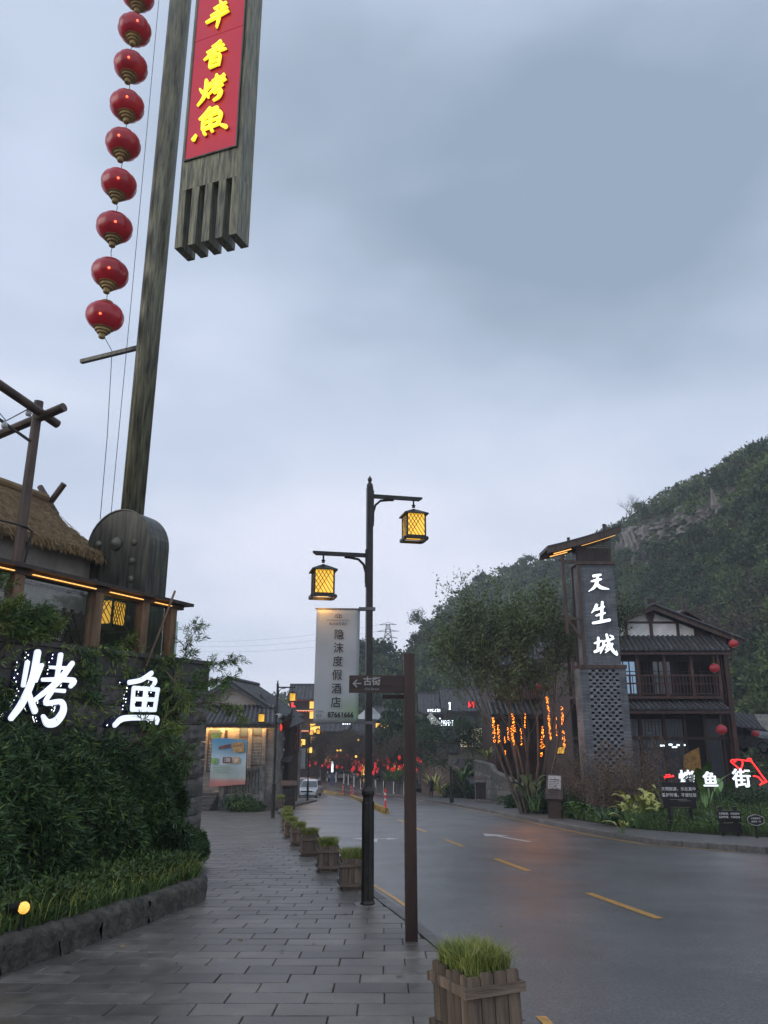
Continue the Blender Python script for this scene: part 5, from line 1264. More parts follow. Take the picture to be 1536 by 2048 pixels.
# ------------------------------------------------------------------ planters
m_plank = mk('weathered_plank', (.20,.145,.10), rough=.8, var=.45, scale=6, bump=.9, bscale=30, stretch=(2.5,2.5,.25), obj_var=.3, col2=(.050,.036,.027), detail=8)
m_plankh = mk('weathered_rail', (.19,.14,.10), rough=.8, var=.45, scale=6, bump=.9, bscale=30, stretch=(.3,.3,2.5), obj_var=.25, col2=(.050,.037,.028), detail=8)
def make_planter(label, seed, w=.37, d=.50, h=.43):
    rd = random.Random(seed); t = thing('planter_box', label, 'planter', (0,0,0), 0, 'slatted timber planters of grass along the kerb')
    def plank(a, b, s, e, hh):
        m = MB(); x0, y0 = a; x1, y1 = b; dx, dy = x1 - x0, y1 - y0; L_ = math.hypot(dx, dy); ux, uy = dx / L_, dy / L_; nx, ny = uy, -ux
        p0 = (x0 + ux * s, y0 + uy * s); p1 = (x0 + ux * e, y0 + uy * e); c = .010; th = .016
        poly = [(p0, .03), (p1, .03), (p1, hh - c * 1.5), ((p1[0] - ux * c, p1[1] - uy * c), hh), ((p0[0] + ux * c, p0[1] + uy * c), hh + rd.uniform(-.004,.004)), (p0, hh - c * 1.5)]
        m.prism([(q[0], q[1], z) for q, z in poly], (0,0,0), (-nx * th, -ny * th, 0)); return m
    cs = [(-w/2,-d/2),(w/2,-d/2),(w/2,d/2),(-w/2,d/2)]
    for i in range(4):
        a, b = cs[i], cs[(i+1) % 4]; L_ = math.hypot(b[0]-a[0], b[1]-a[1]); n = 4 if i % 2 == 0 else 5
        for k in range(n):
            s = L_ * k / n + .003; e = L_ * (k + 1) / n - .003; plank(a, b, s, e, h + rd.uniform(-.012, .015)).build('plank', m_plank, t)
    for z0, z1 in ((.05,.10),(h-.115,h-.060)):
        for i in range(4):
            a, b = cs[i], cs[(i+1) % 4]; o_ = .012
            if i % 2 == 0: s = -1 if i == 0 else 1; MB().box(-w/2-.03, w/2+.03, min(s*(d/2+.004), s*(d/2+.026)), max(s*(d/2+.004), s*(d/2+.026)), z0, z1).build('rail', m_plankh, t)
            else: s = 1 if i == 1 else -1; MB().box(min(s*(w/2+.004), s*(w/2+.026)), max(s*(w/2+.004), s*(w/2+.026)), -d/2-.003, d/2+.003, z0 + .002, z1 + .002).build('rail', m_plank, t)
    MB().box(-w/2+.02, w/2-.02, -d/2+.02, d/2-.02, -.0, .045).build('base_board', m_plankh, t)
    MB().box(-w/2+.018, w/2-.018, -d/2+.018, d/2-.018, .3, h-.035).build('soil', m_soil, t)
    V, F = blades(2300, lambda r: (r.uniform(-w/2+.03,w/2-.03) , r.uniform(-d/2+.03,d/2-.03), h-.04), .205, .006, lean=.8, seed=seed + 7)
    blade_mesh('grass', V, F, m_grass, t)
    V, F = blades(160, lambda r: (r.uniform(-w/2+.03,w/2-.03) , r.uniform(-d/2+.03,d/2-.03), h-.04), .23, .005, lean=1.0, seed=seed + 9)
    blade_mesh('dry_blades', V, F, mk('straw_blade', (.36,.34,.16), rough=.6, bump=0, var=.2), t)
    return t
PLX = lambda y: interp(LK, y) - .40
pl = [(.60, 5.42, 'nearest grass planter, large in the lower right beside the road', .38),(-.49, 12.62,'grass planter partly hidden behind the foot of the near lamp post', .14),(-1.04, 15.0,'third slatted planter, left of the near lamp post', .16),(-1.66, 17.95,'fourth slatted planter along the kerb', .2),
      (-2.20, 20.6,'fifth planter along the kerb, counting from the camera',.2),(-2.74, 23.5,'sixth planter along the kerb, counting from the camera',.2),(-3.22, 26.6,'seventh planter along the kerb, counting from the camera',.2),(-3.66, 29.8,'eighth planter, near the second lamp post',.2),(-3.98, 32.9,'ninth planter, in front of the second lamp post',.2)]
protos = [make_planter('x', 100 + i) for i in range(3)]
for i, (x, y, lb, a) in enumerate(pl):
    o = protos[i] if i < 3 else dup(protos[i % 3])
    o.location = (x, y, zg(y) + .034); o.rotation_euler = (-.0775, 0, a); o['label'] = lb; o['group'] = 'slatted timber planters of grass along the kerb'
o = dup(protos[1]); p = gnd(563, 1622); o.location = (-5.9, 45, zg(45) + .02); o.rotation_euler = (0,0,.1); o['label'] = 'small far planter beside the litter bin at the lay-by kerb'; o.scale = (1.2,1.2,1.4)

# ------------------------------------------------------------------ litter bins
def make_bin(label, loc, rz, sc=1):
    t = thing('litter_bin', label, 'litter bin', loc, rz, 'roofed timber litter bins'); t.scale = (sc,)*3
    MB().box(-.28,.28,-.2,.2,0,.85).build('body', m_wood_d, t); MB().box(-.30,-.285,-.22,.22,0,1.05).box(.285,.30,-.22,.22,0,1.05).build('side_panel', mk('bin_grey', (.2,.19,.18), rough=.6), t)
    MB().prism([(-.36,-.3,1.0),(-.36,.3,1.0),(-.36,.0,1.18)], (0,0,0), (.72,0,0)).build('bin_roof', m_wood, t); MB().box(-.2,.2,-.205,-.2005,.62,.78).build('opening_shade', m_dark, t)  # thin dark plate on the front stands for the shaded slot
    return t
make_bin('brown litter bin with a small roof on the left pavement near the second lamp post', (-5.75,47.5,zg(47.5)+.02), .15, 1.35)
make_bin('dark roofed litter bin at the foot of the ramp wall across the road', (7.0, 57, zg(54)+.14), -.1, 1.3)

# ------------------------------------------------------------------ lane divider blocks and marker posts
m_yb = mk('yellow_divider', (.42,.26,.045), rough=.6, var=.35, scale=9, bump=.4); m_yk = mk('black_stripe', (.03,.03,.03), rough=.6)
m_red = mk('red_marker', (.55,.035,.03), rough=.4, bump=0, emit=(.6,.03,.03), es=.12); m_refl = mk('white_reflective', (.6,.6,.6), rough=.4, bump=0)
db = thing('divider_block', 'x', 'divider block')
MB().add([(-.17,-.45,0),(.17,-.45,0),(.17,.45,0),(-.17,.45,0),(-.09,-.42,.28),(.09,-.42,.28),(.09,.42,.28),(-.09,.42,.28)], [(0,3,2,1),(4,5,6,7),(0,1,5,4),(1,2,6,5),(2,3,7,6),(3,0,4,7)]).build('body', m_yb, db)
st = MB()
for y in (-.28,.0,.28):
    for s in (-1, 1):
        st.add([(s*.173,y-.08,.02),(s*.173,y+.02,.02),(s*.098,y+.12,.26),(s*.098,y+.02,.26)], [(0,1,2,3)])
st.add([(-.12,-.452,.03),(-.05,-.452,.03),(.07,-.427,.25),(.0,-.427,.25)], [(0,1,2,3)])
st.build('stripe', m_yk, db)
line = [(.10,40.6),(-.15,43.5),(-.45,47),(-.95,53),(-1.55,60),(-2.2,67),(-2.9,75),(-3.4,80)]
line2 = [(-4.4,86),(-5.4,91),(-7.2,96.5),(-9.5,100.5)]
k_ = 0
for ln_ in (line, line2):
    for a, b in zip(ln_, ln_[1:]):
        A_ = Vector(a); B_ = Vector(b); n = max(1, int((B_ - A_).length / .98))
        for i in range(n):
            q = A_.lerp(B_, i / n); an = math.atan2(B_.y - A_.y, B_.x - A_.x) - math.pi / 2
            o = db if k_ == 0 else dup(db); o.location = (q.x, q.y + .45, zg(q.y + .45) + .004); o.rotation_euler = (-.077 if q.y < 88 else -.04, 0, an); o['group'] = 'yellow lane divider blocks in the middle of the road'
            o['label'] = 'nearest yellow and black divider block, at the end of the row in the road' if k_ == 0 else 'yellow striped divider block in the long row down the middle of the road' if ln_ is line else 'x'
            if k_: o['label'] = ('%s yellow striped divider block of the long row down the middle of the road' % ORD[k_]) if ln_ is line else ('%s yellow divider block of the far second row at the road bend' % ORD[k_ - k0_])
            if ln_ is line: k0_ = k_ + 1
            k_ += 1
mp_ = thing('marker_post', 'x', 'marker post'); MB().tube([(0,0,0),(0,0,.92)], .05, 10).lathe([(.09,0),(.09,.03),(.05,.05)], 10).build('post', m_red, mp_); MB().tube([(0,0,.35),(0,0,.45)], .053, 10).tube([(0,0,.62),(0,0,.72)], .053, 10).build('reflective_band', m_refl, mp_)
for i, (x, y, z, lb) in enumerate([(.07,41.4,.28,'red and white marker post on the nearest divider block'),(-3.35,80,.28,'red marker post at the far end of the long divider row'),(-4.5,86.4,.28,'red marker post at the near end of the far divider row'),(-3.3,84,.0,'red marker post in the gap between the divider rows')]):
    o = mp_ if i == 0 else dup(mp_); o.location = (x, y, zg(y) + z); o['label'] = lb; o['group'] = 'red and white marker posts'

# ------------------------------------------------------------------ vehicles
m_paintw = mk('silver_white_paint', (.48,.49,.50), rough=.28, var=.04, bump=0, coat=.6, obj_var=0); m_paintr = mk('dark_red_paint', (.13,.035,.045), rough=.28, var=.05, bump=0, coat=.6, obj_var=0); m_paints = mk('silver_paint', (.36,.37,.39), rough=.3, metal=.3, var=.04, bump=0, coat=.5, obj_var=0)
m_cglass = mk('car_glass', (.05,.065,.075), rough=.06, bump=0, var=0, obj_var=0, spec=.8); m_tyre = mk('tyre', (.018,.018,.018), rough=.8); m_rim = mk('wheel_rim', (.3,.3,.31), rough=.4, metal=.6); m_head = mk('headlight', (.75,.78,.8), rough=.1, bump=0, obj_var=0); m_plate = mk('blue_plate', (.10,.22,.50), rough=.4, bump=0, obj_var=0); m_tail = mk('tail_light', (.5,.02,.02), rough=.3, emit=(1,.04,.03), es=.8, bump=0); m_trim = mk('black_trim', (.02,.02,.022), rough=.45, bump=0)
def make_car(label, cat, loc, rz, paint, L_=4.6, w=1.85, h=1.7, suv=True):
    """front of the car faces -y"""
    t = thing('parked_car', label, cat, loc, rz)
    hw = w / 2; b0 = .28; belt = h * .60; hood = h * .56
    prof = [(-L_/2,b0+.12),(-L_/2-.02,belt*.62),(-L_/2+.10,hood*.86),(-L_/2+.35,hood*.97),(-L_*.235,hood+.06),(-L_*.14,h*.80),(-L_*.075,h*.955),(L_*.05,h),(L_*.28,h*.985),(L_*.40,h*.93),(L_*.47,belt+.02),(L_*.495,belt*.75),(L_*.49,b0+.1)] if suv else \
           [(-L_/2,b0+.08),(-L_/2-.02,belt*.62),(-L_/2+.15,hood*.9),(-L_*.23,hood+.04),(-L_*.06,h*.94),(L_*.06,h),(L_*.18,h*.96),(L_*.36,hood+.08),(L_*.47,hood),(L_*.5,belt*.7),(L_*.49,b0+.08)]
    # body: rings across x
    xs = [-1,-.97,-.86,0,.86,.97,1]; V = []; F = []; np_ = len(prof)
    def width(z): return 1.0 if z < belt * 1.02 else 1.0 - .24 * min(1, (z - belt) / (h - belt))
    for sx in xs:
        for (y, z) in prof:
            edge = abs(sx); zz = z
            if edge > .96 and z > b0 + .3: zz = z - .05 * (edge - .9) * 10 * (1 if z > belt else .5)
            yy = y * (1 - .035 * (edge > .9) - .03 * (edge > .98)); V.append((sx * hw * width(z), yy, zz))
    for i in range(len(xs) - 1):
        for j in range(np_ - 1): q = i * np_ + j; F.append((q, q + np_, q + np_ + 1, q + 1))
    for side in (0, len(xs) - 1):
        c = side * np_; idx = list(range(c, c + np_)); F.append(tuple(idx if side else idx[::-1]))
    F.append(tuple([i * np_ for i in range(len(xs))] + [i * np_ + np_ - 1 for i in range(len(xs) - 1, -1, -1)]))
    MB().add(V, F).build('body', paint, t, smooth=False)
    # glass
    i5 = [k for k, (y, z) in enumerate(prof) if z >= hood + .03]; a, b = prof[i5[0]], prof[i5[2 if suv else 1]]
    def gp(p, sx, off=.012): return (sx * hw * width(p[1]) * .93, p[0] - off, p[1] + off)
    lerp = lambda p, q, s: (p[0] + (q[0]-p[0]) * s, p[1] + (q[1]-p[1]) * s)
    mid = prof[i5[1]] if suv else lerp(a, b, .5)
    ws = [gp(lerp(a, mid, .1), -1), gp(lerp(a, mid, .1), 1), gp(mid, .98), gp(lerp(mid, b, .8) if suv else lerp(a,b,.93), .96), gp(lerp(mid, b, .8) if suv else lerp(a,b,.93), -.96), gp(mid, -.98)]
    MB().add(ws, [(0,1,2,5),(5,2,3,4)]).build('windscreen', m_cglass, t)
    for s in (-1, 1):
        zt = h * .90; zb = belt + .05; y0 = -L_*.15; y1 = L_*.40 if suv else L_*.30
        for (ya, yb, yta, ytb) in ((y0, -.02, y0 + .28, -.02), (.06, L_*.22, .06, L_*.21), (L_*.24, y1, L_*.235, y1 - .22)):
            xb = s * (hw * width(zb) + .012); xt = s * (hw * width(zt) + .012); MB().add([(xb,ya,zb),(xb,yb,zb),(xt,ytb,zt),(xt,yta,zt)], [(0,1,2,3)]).build('side_window', m_cglass, t)
    for s in (-1, 1):
        for y in (-L_*.31, L_*.30):
            wl_ = bpy.data.objects.new('wheel', None); COL.objects.link(wl_); wl_.parent = t; wl_.location = (s * (hw - .12), y, .34)
            ty = MB().lathe([(.22,-.115),(.33,-.11),(.345,-.06),(.345,.06),(.33,.11),(.22,.115)], 20).build('tyre', m_tyre, wl_); ty.rotation_euler = (0, R(90), 0)
            rm = MB().lathe([(.02,-.12),(.20,-.118),(.22,-.10),(.22,.10),(.20,.118),(.02,.12)], 12).build('rim', m_rim, wl_); rm.rotation_euler = (0, R(90), 0)
            ar = MB(); ar.tube([(s*(hw-.02), y + .42*math.cos(q), .34 + .42*math.sin(q)) for q in [i * math.pi/8 for i in range(9)]], .045, 5); ar.build('wheel_arch', m_trim, t)
        MB().box(min(s*hw*.62,s*hw*.93), max(s*hw*.62,s*hw*.93), -L_/2-.025, -L_/2+.16, hood*.78, hood*.90).build('headlight', m_head, t)
        MB().box(min(s*hw*.70,s*hw*.92), max(s*hw*.70,s*hw*.92), L_*.47, L_*.505, belt*.72, belt*.98).build('tail_light', m_tail, t)
        MB().box(min(s*(hw+.02),s*(hw+.18)), max(s*(hw+.02),s*(hw+.18)), -L_*.16, -L_*.16+.10, belt+.03, belt+.17).build('wing_mirror', paint, t)
    MB().box(-hw*.60, hw*.60, -L_/2-.03, -L_/2+.05, hood*.74, hood*.88).build('grille', m_trim, t)
    MB().box(-hw*.86, hw*.86, -L_/2-.04, -L_/2+.08, .26, .44).build('lower_bumper', m_trim, t); MB().box(-hw*.82, hw*.82, -L_/2-.06, -L_/2+.02, .28, .31).build('skid_plate', m_rim, t)
    MB().box(-.22,.22,-L_/2-.052,-L_/2-.042,.48,.60).build('number_plate', m_plate, t); MB().box(-.22,.22,L_*.5,L_*.5+.01,.62,.74).build('number_plate', m_plate, t)
    for s in (-1,1): MB().tube([(s*hw*.66,-L_*.03,h+.03),(s*hw*.66,L_*.3,h+.03)], .02, 5).build('roof_rail', m_trim, t)
    return t
make_car('pale silver SUV parked facing the camera on the left lay-by', 'car', (-7.55, 80.5, zg(80.5)), R(-3), m_paintw, w=1.9, h=1.72)
make_car('dark red SUV parked behind the pale one, brake light glowing', 'car', (-9.0, 88, zg(88)), R(-2), m_paintr, w=1.95, h=1.9, L_=4.8)
make_car('white saloon crossing far away at the end of the street', 'car', (-6.2, 118, zg(118)), R(-82), m_paintw, suv=False, h=1.48)
make_car('dark car parked beyond the road bend behind the lamp post', 'car', (-1.0, 117, zg(117)), R(-80), m_trim, suv=False, h=1.45)
make_car('second dark car parked beside the first beyond the road bend', 'car', (3.6, 116, zg(116)), R(-84), m_paintr, suv=False, h=1.45)
p = at(1508, 1500, 52); make_car('silver SUV parked at the far right beside the timber house', 'car', (p.x, 52, p.z - .2), R(28), m_paints, w=1.95, h=1.85)
p = at(818, 1545, 92); make_car('dark van seen between the fingerpost and the palms', 'van', (8.4, 86, zg(86)), R(8), m_trim, h=1.9)

# ------------------------------------------------------------------ pedestrian seen from behind
def make_person(label, loc, rz, h=1.72):
    t = thing('person', label, 'person', loc, rz); k = h / 1.72
    J = {'pelvis':(0,0,.93),'waist':(0,.0,1.08),'chest':(0,-.01,1.30),'neck':(0,-.01,1.47),'head':(0,-.03,1.56),'crown':(0,-.03,1.68),
         'hipl':(-.09,0,.90),'kneel':(-.10,-.12,.50),'ankl':(-.10,.10,.13),'toel':(-.10,-.02,.04),'hipr':(.09,0,.90),'kneer':(.10,.05,.48),'ankr':(.11,.0,.09),'toer':(.12,-.14,.04),
         'shl':(-.19,-.01,1.40),'ell':(-.25,.06,1.13),'wrl':(-.24,-.05,.90),'hal':(-.235,-.08,.83),'shr':(.19,-.01,1.40),'elr':(.25,.0,1.12),'wrr':(.25,-.10,.90),'har':(.245,-.13,.83)}
    Rd = {'pelvis':.15,'waist':.145,'chest':.17,'neck':.062,'head':.092,'crown':.075,'hipl':.10,'kneel':.068,'ankl':.048,'toel':.042,'hipr':.10,'kneer':.068,'ankr':.048,'toer':.042,'shl':.078,'ell':.055,'wrl':.038,'hal':.042,'shr':.078,'elr':.055,'wrr':.038,'har':.042}
    E = [('pelvis','waist'),('waist','chest'),('chest','neck'),('neck','head'),('head','crown'),('pelvis','hipl'),('hipl','kneel'),('kneel','ankl'),('ankl','toel'),('pelvis','hipr'),('hipr','kneer'),('kneer','ankr'),('ankr','toer'),('chest','shl'),('shl','ell'),('ell','wrl'),('wrl','hal'),('chest','shr'),('shr','elr'),('elr','wrr'),('wrr','har')]
    names_ = list(J); me = bpy.data.meshes.new('body'); me.from_pydata([tuple(c * k for c in J[n]) for n in names_], [(names_.index(a), names_.index(b)) for a, b in E], []); o = link('body', me, None, t)
    sk = o.modifiers.new('skin', 'SKIN'); o.modifiers.new('sub', 'SUBSURF').levels = 1
    for i, n in enumerate(names_): me.skin_vertices[0].data[i].radius = (Rd[n] * k, Rd[n] * k * .85)
    me.skin_vertices[0].data[0].use_root = True
    dg = bpy.context.evaluated_depsgraph_get(); m2 = bpy.data.meshes.new_from_object(o.evaluated_get(dg)); o.modifiers.clear(); o.data = m2
    for m_ in (mk('dark_coat', (.012,.013,.018), rough=.8), mk('skin', (.32,.2,.14), rough=.6), mk('dark_hair', (.012,.010,.009), rough=.7)): m2.materials.append(m_)
    for pg in m2.polygons:
        z = pg.center.z / k; x = abs(pg.center.x) / k
        pg.material_index = 2 if z > 1.53 and pg.center.y > -.09 else 1 if (z > 1.49 or (z < .885 and x > .19)) else 0
        pg.use_smooth = True
    MB().lathe([(.21,.60),(.20,.75),(.175,1.0),(.185,1.3),(.17,1.40),(.08,1.47)], 14).build('coat', MATS['dark_coat'], t, smooth=True)
    return t
make_person('person in a long dark coat walking away down the right pavement', (3.62 + .55, 69.66, zg(69.7) + .14), R(180 + 6), 1.75)

# ------------------------------------------------------------------ tiled roofs
m_tilef = mk('grey_roof_tile', (.075,.076,.078), rough=.65, var=.4, scale=5, bump=.6, bscale=22, obj_var=.2)
m_tiled = mk('roof_underlay', (.035,.035,.036), rough=.8)
def tiled(parent, A, B, C, D, sp=.27, r=.07, over=.0, mat=None, fr=True, objs=True):
    """tile slope: eave A->B, top D->C (same way round); round tile rows run from eave to top"""
    A, B, C, D = map(Vector, (A, B, C, D)); n_ = (B - A).cross(D - A).normalized(); mat = mat or m_tilef
    if n_.z < 0: n_ = -n_
    MB().prism([A - n_*.10, B - n_*.10, C - n_*.10, D - n_*.10], (0,0,0), n_ * .08).build('roof_deck', m_tiled, parent)
    n = max(2, int((B - A).length / sp)); joined = MB()
    for i in range(n):
        t = (i + .5) / n; a = A.lerp(B, t); b = D.lerp(C, t); d = (b - a); L_ = d.length
        if L_ < .05: continue
        d = d / L_; sd = (B - A).normalized(); m = MB() if objs else joined; k = max(2, min(9, int(L_ / .34))); V = []; F = []
        for s in range(k + 1):
            # each tile laps the one below: a small step in radius
            for e_ in (0, 1):
                if s == k and e_: continue
                rr = r * (1.0 if e_ == 0 else 1.12) * 1.0; q = a + d * (L_ * s / k + (.0 if e_ == 0 else .012)) + n_ * -.02
                for j in range(6): an = math.pi * j / 5; V.append(q + sd * (math.cos(an) * rr) + n_ * (math.sin(an) * rr))
        nr = len(V) // 6
        for s in range(nr - 1):
            for j in range(5): q = s * 6 + j; F.append((q, q + 1, q + 7, q + 6))
        F.append((5,4,3,2,1,0)); m.add(V, F)
        if fr: # round end tile
            m.lathe([(.002,-.01),(r*1.05,-.01),(r*1.05,.02)], 10)
            for q in range(len(m.v) - 30, len(m.v)):
                x, y, z = m.v[q]; m.v[q] = tuple(a + sd * x + n_ * y - d * z)
        if objs: m.build('tile_row', mat, parent)
    if not objs: joined.build('tile_rows', mat, parent, kind='stuff')

# ------------------------------------------------------------------ brick sign tower
m_brick = mk('grey_brick', (.17,.178,.192), rough=.8, var=.3, scale=6, bump=.4, bscale=30, obj_var=.25, island=.3)
m_brk = bpy.data.materials.new('grey_brickwork'); m_brk.use_nodes = True; nt = m_brk.node_tree; bs = nt.nodes['Principled BSDF']
def brickwork(nt, bs, c1, c2, mort, bw_, bh, swap=True):
    t = nt.nodes.new('ShaderNodeTexCoord'); s = nt.nodes.new('ShaderNodeSeparateXYZ'); c = nt.nodes.new('ShaderNodeCombineXYZ'); ad = nt.nodes.new('ShaderNodeMath')
    nt.links.new(t.outputs['Object'], s.inputs[0]); nt.links.new(s.outputs[0], ad.inputs[0]); nt.links.new(s.outputs[1], ad.inputs[1]); nt.links.new(ad.outputs[0], c.inputs[0]); nt.links.new(s.outputs[2], c.inputs[1])
    b = nt.nodes.new('ShaderNodeTexBrick'); b.inputs['Scale'].default_value = 1; b.inputs['Brick Width'].default_value = bw_; b.inputs['Row Height'].default_value = bh; b.inputs['Mortar Size'].default_value = .008; b.inputs['Mortar Smooth'].default_value = .2
    b.inputs['Color1'].default_value = (*c1, 1); b.inputs['Color2'].default_value = (*c2, 1); b.inputs['Mortar'].default_value = (*mort, 1); nt.links.new(c.outputs[0], b.inputs['Vector'])
    nz_ = nt.nodes.new('ShaderNodeTexNoise'); nz_.inputs['Scale'].default_value = 1.6; nz_.inputs['Detail'].default_value = 6; nt.links.new(t.outputs['Object'], nz_.inputs['Vector'])
    mr = nt.nodes.new('ShaderNodeMapRange'); mr.inputs['From Min'].default_value = .3; mr.inputs['From Max'].default_value = .7; mr.inputs['To Min'].default_value = .6; mr.inputs['To Max'].default_value = 1.3; nt.links.new(nz_.outputs['Fac'], mr.inputs['Value'])
    sc = nt.nodes.new('ShaderNodeVectorMath'); sc.operation = 'SCALE'; nt.links.new(b.outputs['Color'], sc.inputs[0]); nt.links.new(mr.outputs[0], sc.inputs['Scale']); nt.links.new(sc.outputs[0], bs.inputs['Base Color'])
    bp = nt.nodes.new('ShaderNodeBump'); bp.inputs['Strength'].default_value = .8; bp.inputs['Distance'].default_value = .015; inv = nt.nodes.new('ShaderNodeMath'); inv.operation = 'SUBTRACT'; inv.inputs[0].default_value = 1; nt.links.new(b.outputs['Fac'], inv.inputs[1]); nt.links.new(inv.outputs[0], bp.inputs['Height']); nt.links.new(bp.outputs[0], bs.inputs['Normal']); bs.inputs['Roughness'].default_value = .75
brickwork(nt, bs, (.13,.138,.152), (.20,.208,.222), (.045,.047,.052), .40, .062)
gT = zg(34.4); tw = thing('brick_sign_tower', 'tall grey brick sign tower with a tilted roof and glowing white characters', 'sign tower', (9.95, 34.4, gT), R(1))
def tz(z): return z - gT
X0, X1, TD_ = -.80, .88, .95
MB().box(X0, X1, 0, TD_, tz(3.85), tz(8.55)).build('upper_shaft', m_brk, tw)
# lower shaft: solid piers either side of an open brick lattice
lx0, lx1 = -1.04, 1.06; zb, ztp = 0, tz(3.74)
MB().box(lx0, -.66, -.04, TD_ + .05, zb, ztp).box(.72, lx1, -.04, TD_ + .05, zb, ztp).box(-.66, .72, .45, TD_ + .05, zb, ztp).build('lower_shaft', m_brk, tw)
MB().box(-.655, .715, .43, .445, zb, ztp).build('recess_shade', m_dark, tw)  # near-black sheet stands for the shade behind the lattice
bh = .142; zz = ztp - bh; r_i = 0
bmesh_ = MB().box(-.076,.076,-.03,.20,.0,.088).mesh('brick')
while zz > .2:
    for k in range(6):
        x = -.66 + .08 + .306 * k + (.153 if r_i % 2 else 0)
        if x < .66: link('brick', bmesh_, m_brick, tw, (x, 0, zz))
    MB().box(-.66,.72,-.028,.20,zz+.091,zz+bh-.003).build('thin_course', m_brick, tw)
    zz -= bh; r_i += 1
MB().box(-.66,.72,-.03,.22,0,.2).build('lattice_sill', m_brick, tw)
for a in (-1, 1): pass
m_tt = m_wood
MB().box(X0-.20, X1+.22, -.10, TD_+.1, tz(3.74), tz(3.90)).build('mid_beam', m_tt, tw)
MB().box(X0-.12, X1+.10, -.10, TD_+.1, tz(8.55), tz(8.70)).build('top_beam', m_tt, tw)
for x in (X0 - .05,): MB().box(x, x + .13, -.07, .06, tz(3.9), tz(8.55)).build('corner_post', m_tt, tw)
MB().box(X0-.09, X0+.02, TD_-.1, TD_+.05, tz(3.9), tz(8.55)).build('corner_post', m_tt, tw)
# lattice box under the roof
MB().box(X0+.02, X1-.02, .2, TD_-.05, tz(8.70), tz(9.4)).build('attic_box', m_dark, tw)
la = MB()
def rooflow(x): return 9.02 + (x - (-2.25)) * .235 + .03 * (x + 2.25) ** 2 * .55
for i in range(17):
    x = X0 + .06 + i * (X1 - X0 - .12) / 16; la.box(x-.014,x+.014,-.04,.0,tz(8.70),tz(rooflow(x)-.02))
for j in range(12):
    z = 8.76 + j * .11
    xs_ = max(X0 + .04, -2.25 + max(0, (z - 8.99)) / .30)
    if xs_ < X1 - .1: la.box(xs_, X1-.05, -.03,-.01,tz(z),tz(z+.028))
la.build('lattice_screen', m_tt, tw)
# roof: curved board rising to the right
rf = MB(); N_ = 12; xs_ = [-2.28 + 3.56 * i / N_ for i in range(N_ + 1)]
for nm, y0, y1, th, up, mt in (('barge_board', -.42, -.34, .30, 0, m_tt), ('barge_board', TD_+.30, TD_+.38, .30, 0, m_tt), ('roof_deck', -.34, TD_+.30, .09, .20, m_wood_d), ('roof_cover', -.46, TD_+.42, .05, .305, m_tilef)):
    V = []; F = []
    for x in xs_:
        z = tz(rooflow(x)) + up
        V += [(x,y0,z),(x,y1,z),(x,y1,z+th),(x,y0,z+th)]
    for i in range(N_): q = i*4; F += [(q,q+4,q+5,q+1),(q+1,q+5,q+6,q+2),(q+2,q+6,q+7,q+3),(q+3,q+7,q+4,q)]
    F += [(0,1,2,3),(N_*4+3,N_*4+2,N_*4+1,N_*4)]; MB().add(V, F).build(nm, mt, tw)
for x, h in ((-1.05,.28),(.72,.42)): MB().box(x-.06,x+.06,.3,.42,tz(rooflow(x))+.3,tz(rooflow(x))+.35+h).build('roof_finial', m_wood_d, tw)
MB().tube([(-1.95,-.20,tz(9.03)),(-1.1,-.20,tz(9.26))], .022, 6).build('light_strip', m_led, tw)
MB().tube([(-1.95,.55,tz(9.05)),(-1.1,.55,tz(9.28))], .022, 6).build('light_strip', m_led, tw)
MB().tube([(x, -.20, tz(rooflow(x)) - .03) for x in (-.6,-.2,.3,.8,1.05)], .010, 5).build('light_strip', mk('soft_led_strip', (1,.7,.3), emit=(1.0,.5,.12), es=1.6, bump=0, var=0, obj_var=0), tw)
# timber frame hanging on the left
MB().bar((-1.50,-.0,tz(5.3)),(-1.50,-.0,tz(9.02)),.15,.15).build('hanging_post', m_tt, tw)
MB().bar((-1.42,0,tz(8.70)),(X0-.1,0,tz(8.70)),.12,.16).build('cross_beam', m_tt, tw); MB().bar((-1.85,0,tz(6.0)),(X0-.05,0,tz(6.0)),.12,.12).build('cross_beam', m_tt, tw)
MB().bar((-1.44,0,tz(5.95)),(X0-.03,0,tz(5.1)),.10,.12).build('diagonal_brace', m_tt, tw); MB().bar((-1.42,.0,tz(8.95)),(-1.42,.9,tz(8.95)),.1,.1).build('bracket', m_tt, tw)
m_wglow = mk('white_glowing_letter', (.9,.95,1), emit=(.86,.95,1.0), es=1.15, bump=0, var=0, obj_var=0); m_wside = mk('letter_edge', (.08,.09,.11), rough=.4)
for g, u, v, w, h in (('heaven',1196,1166,.92,.86),('birth',1200,1226,.86,.98),('city',1210,1290,.98,.92)):
    p = at(u, v, 34.33); glyph('character', g, w, h, .06, m_wglow, tw, (p.x - 9.95, -.06, p.z - gT), side=m_wside, wm=1.25)

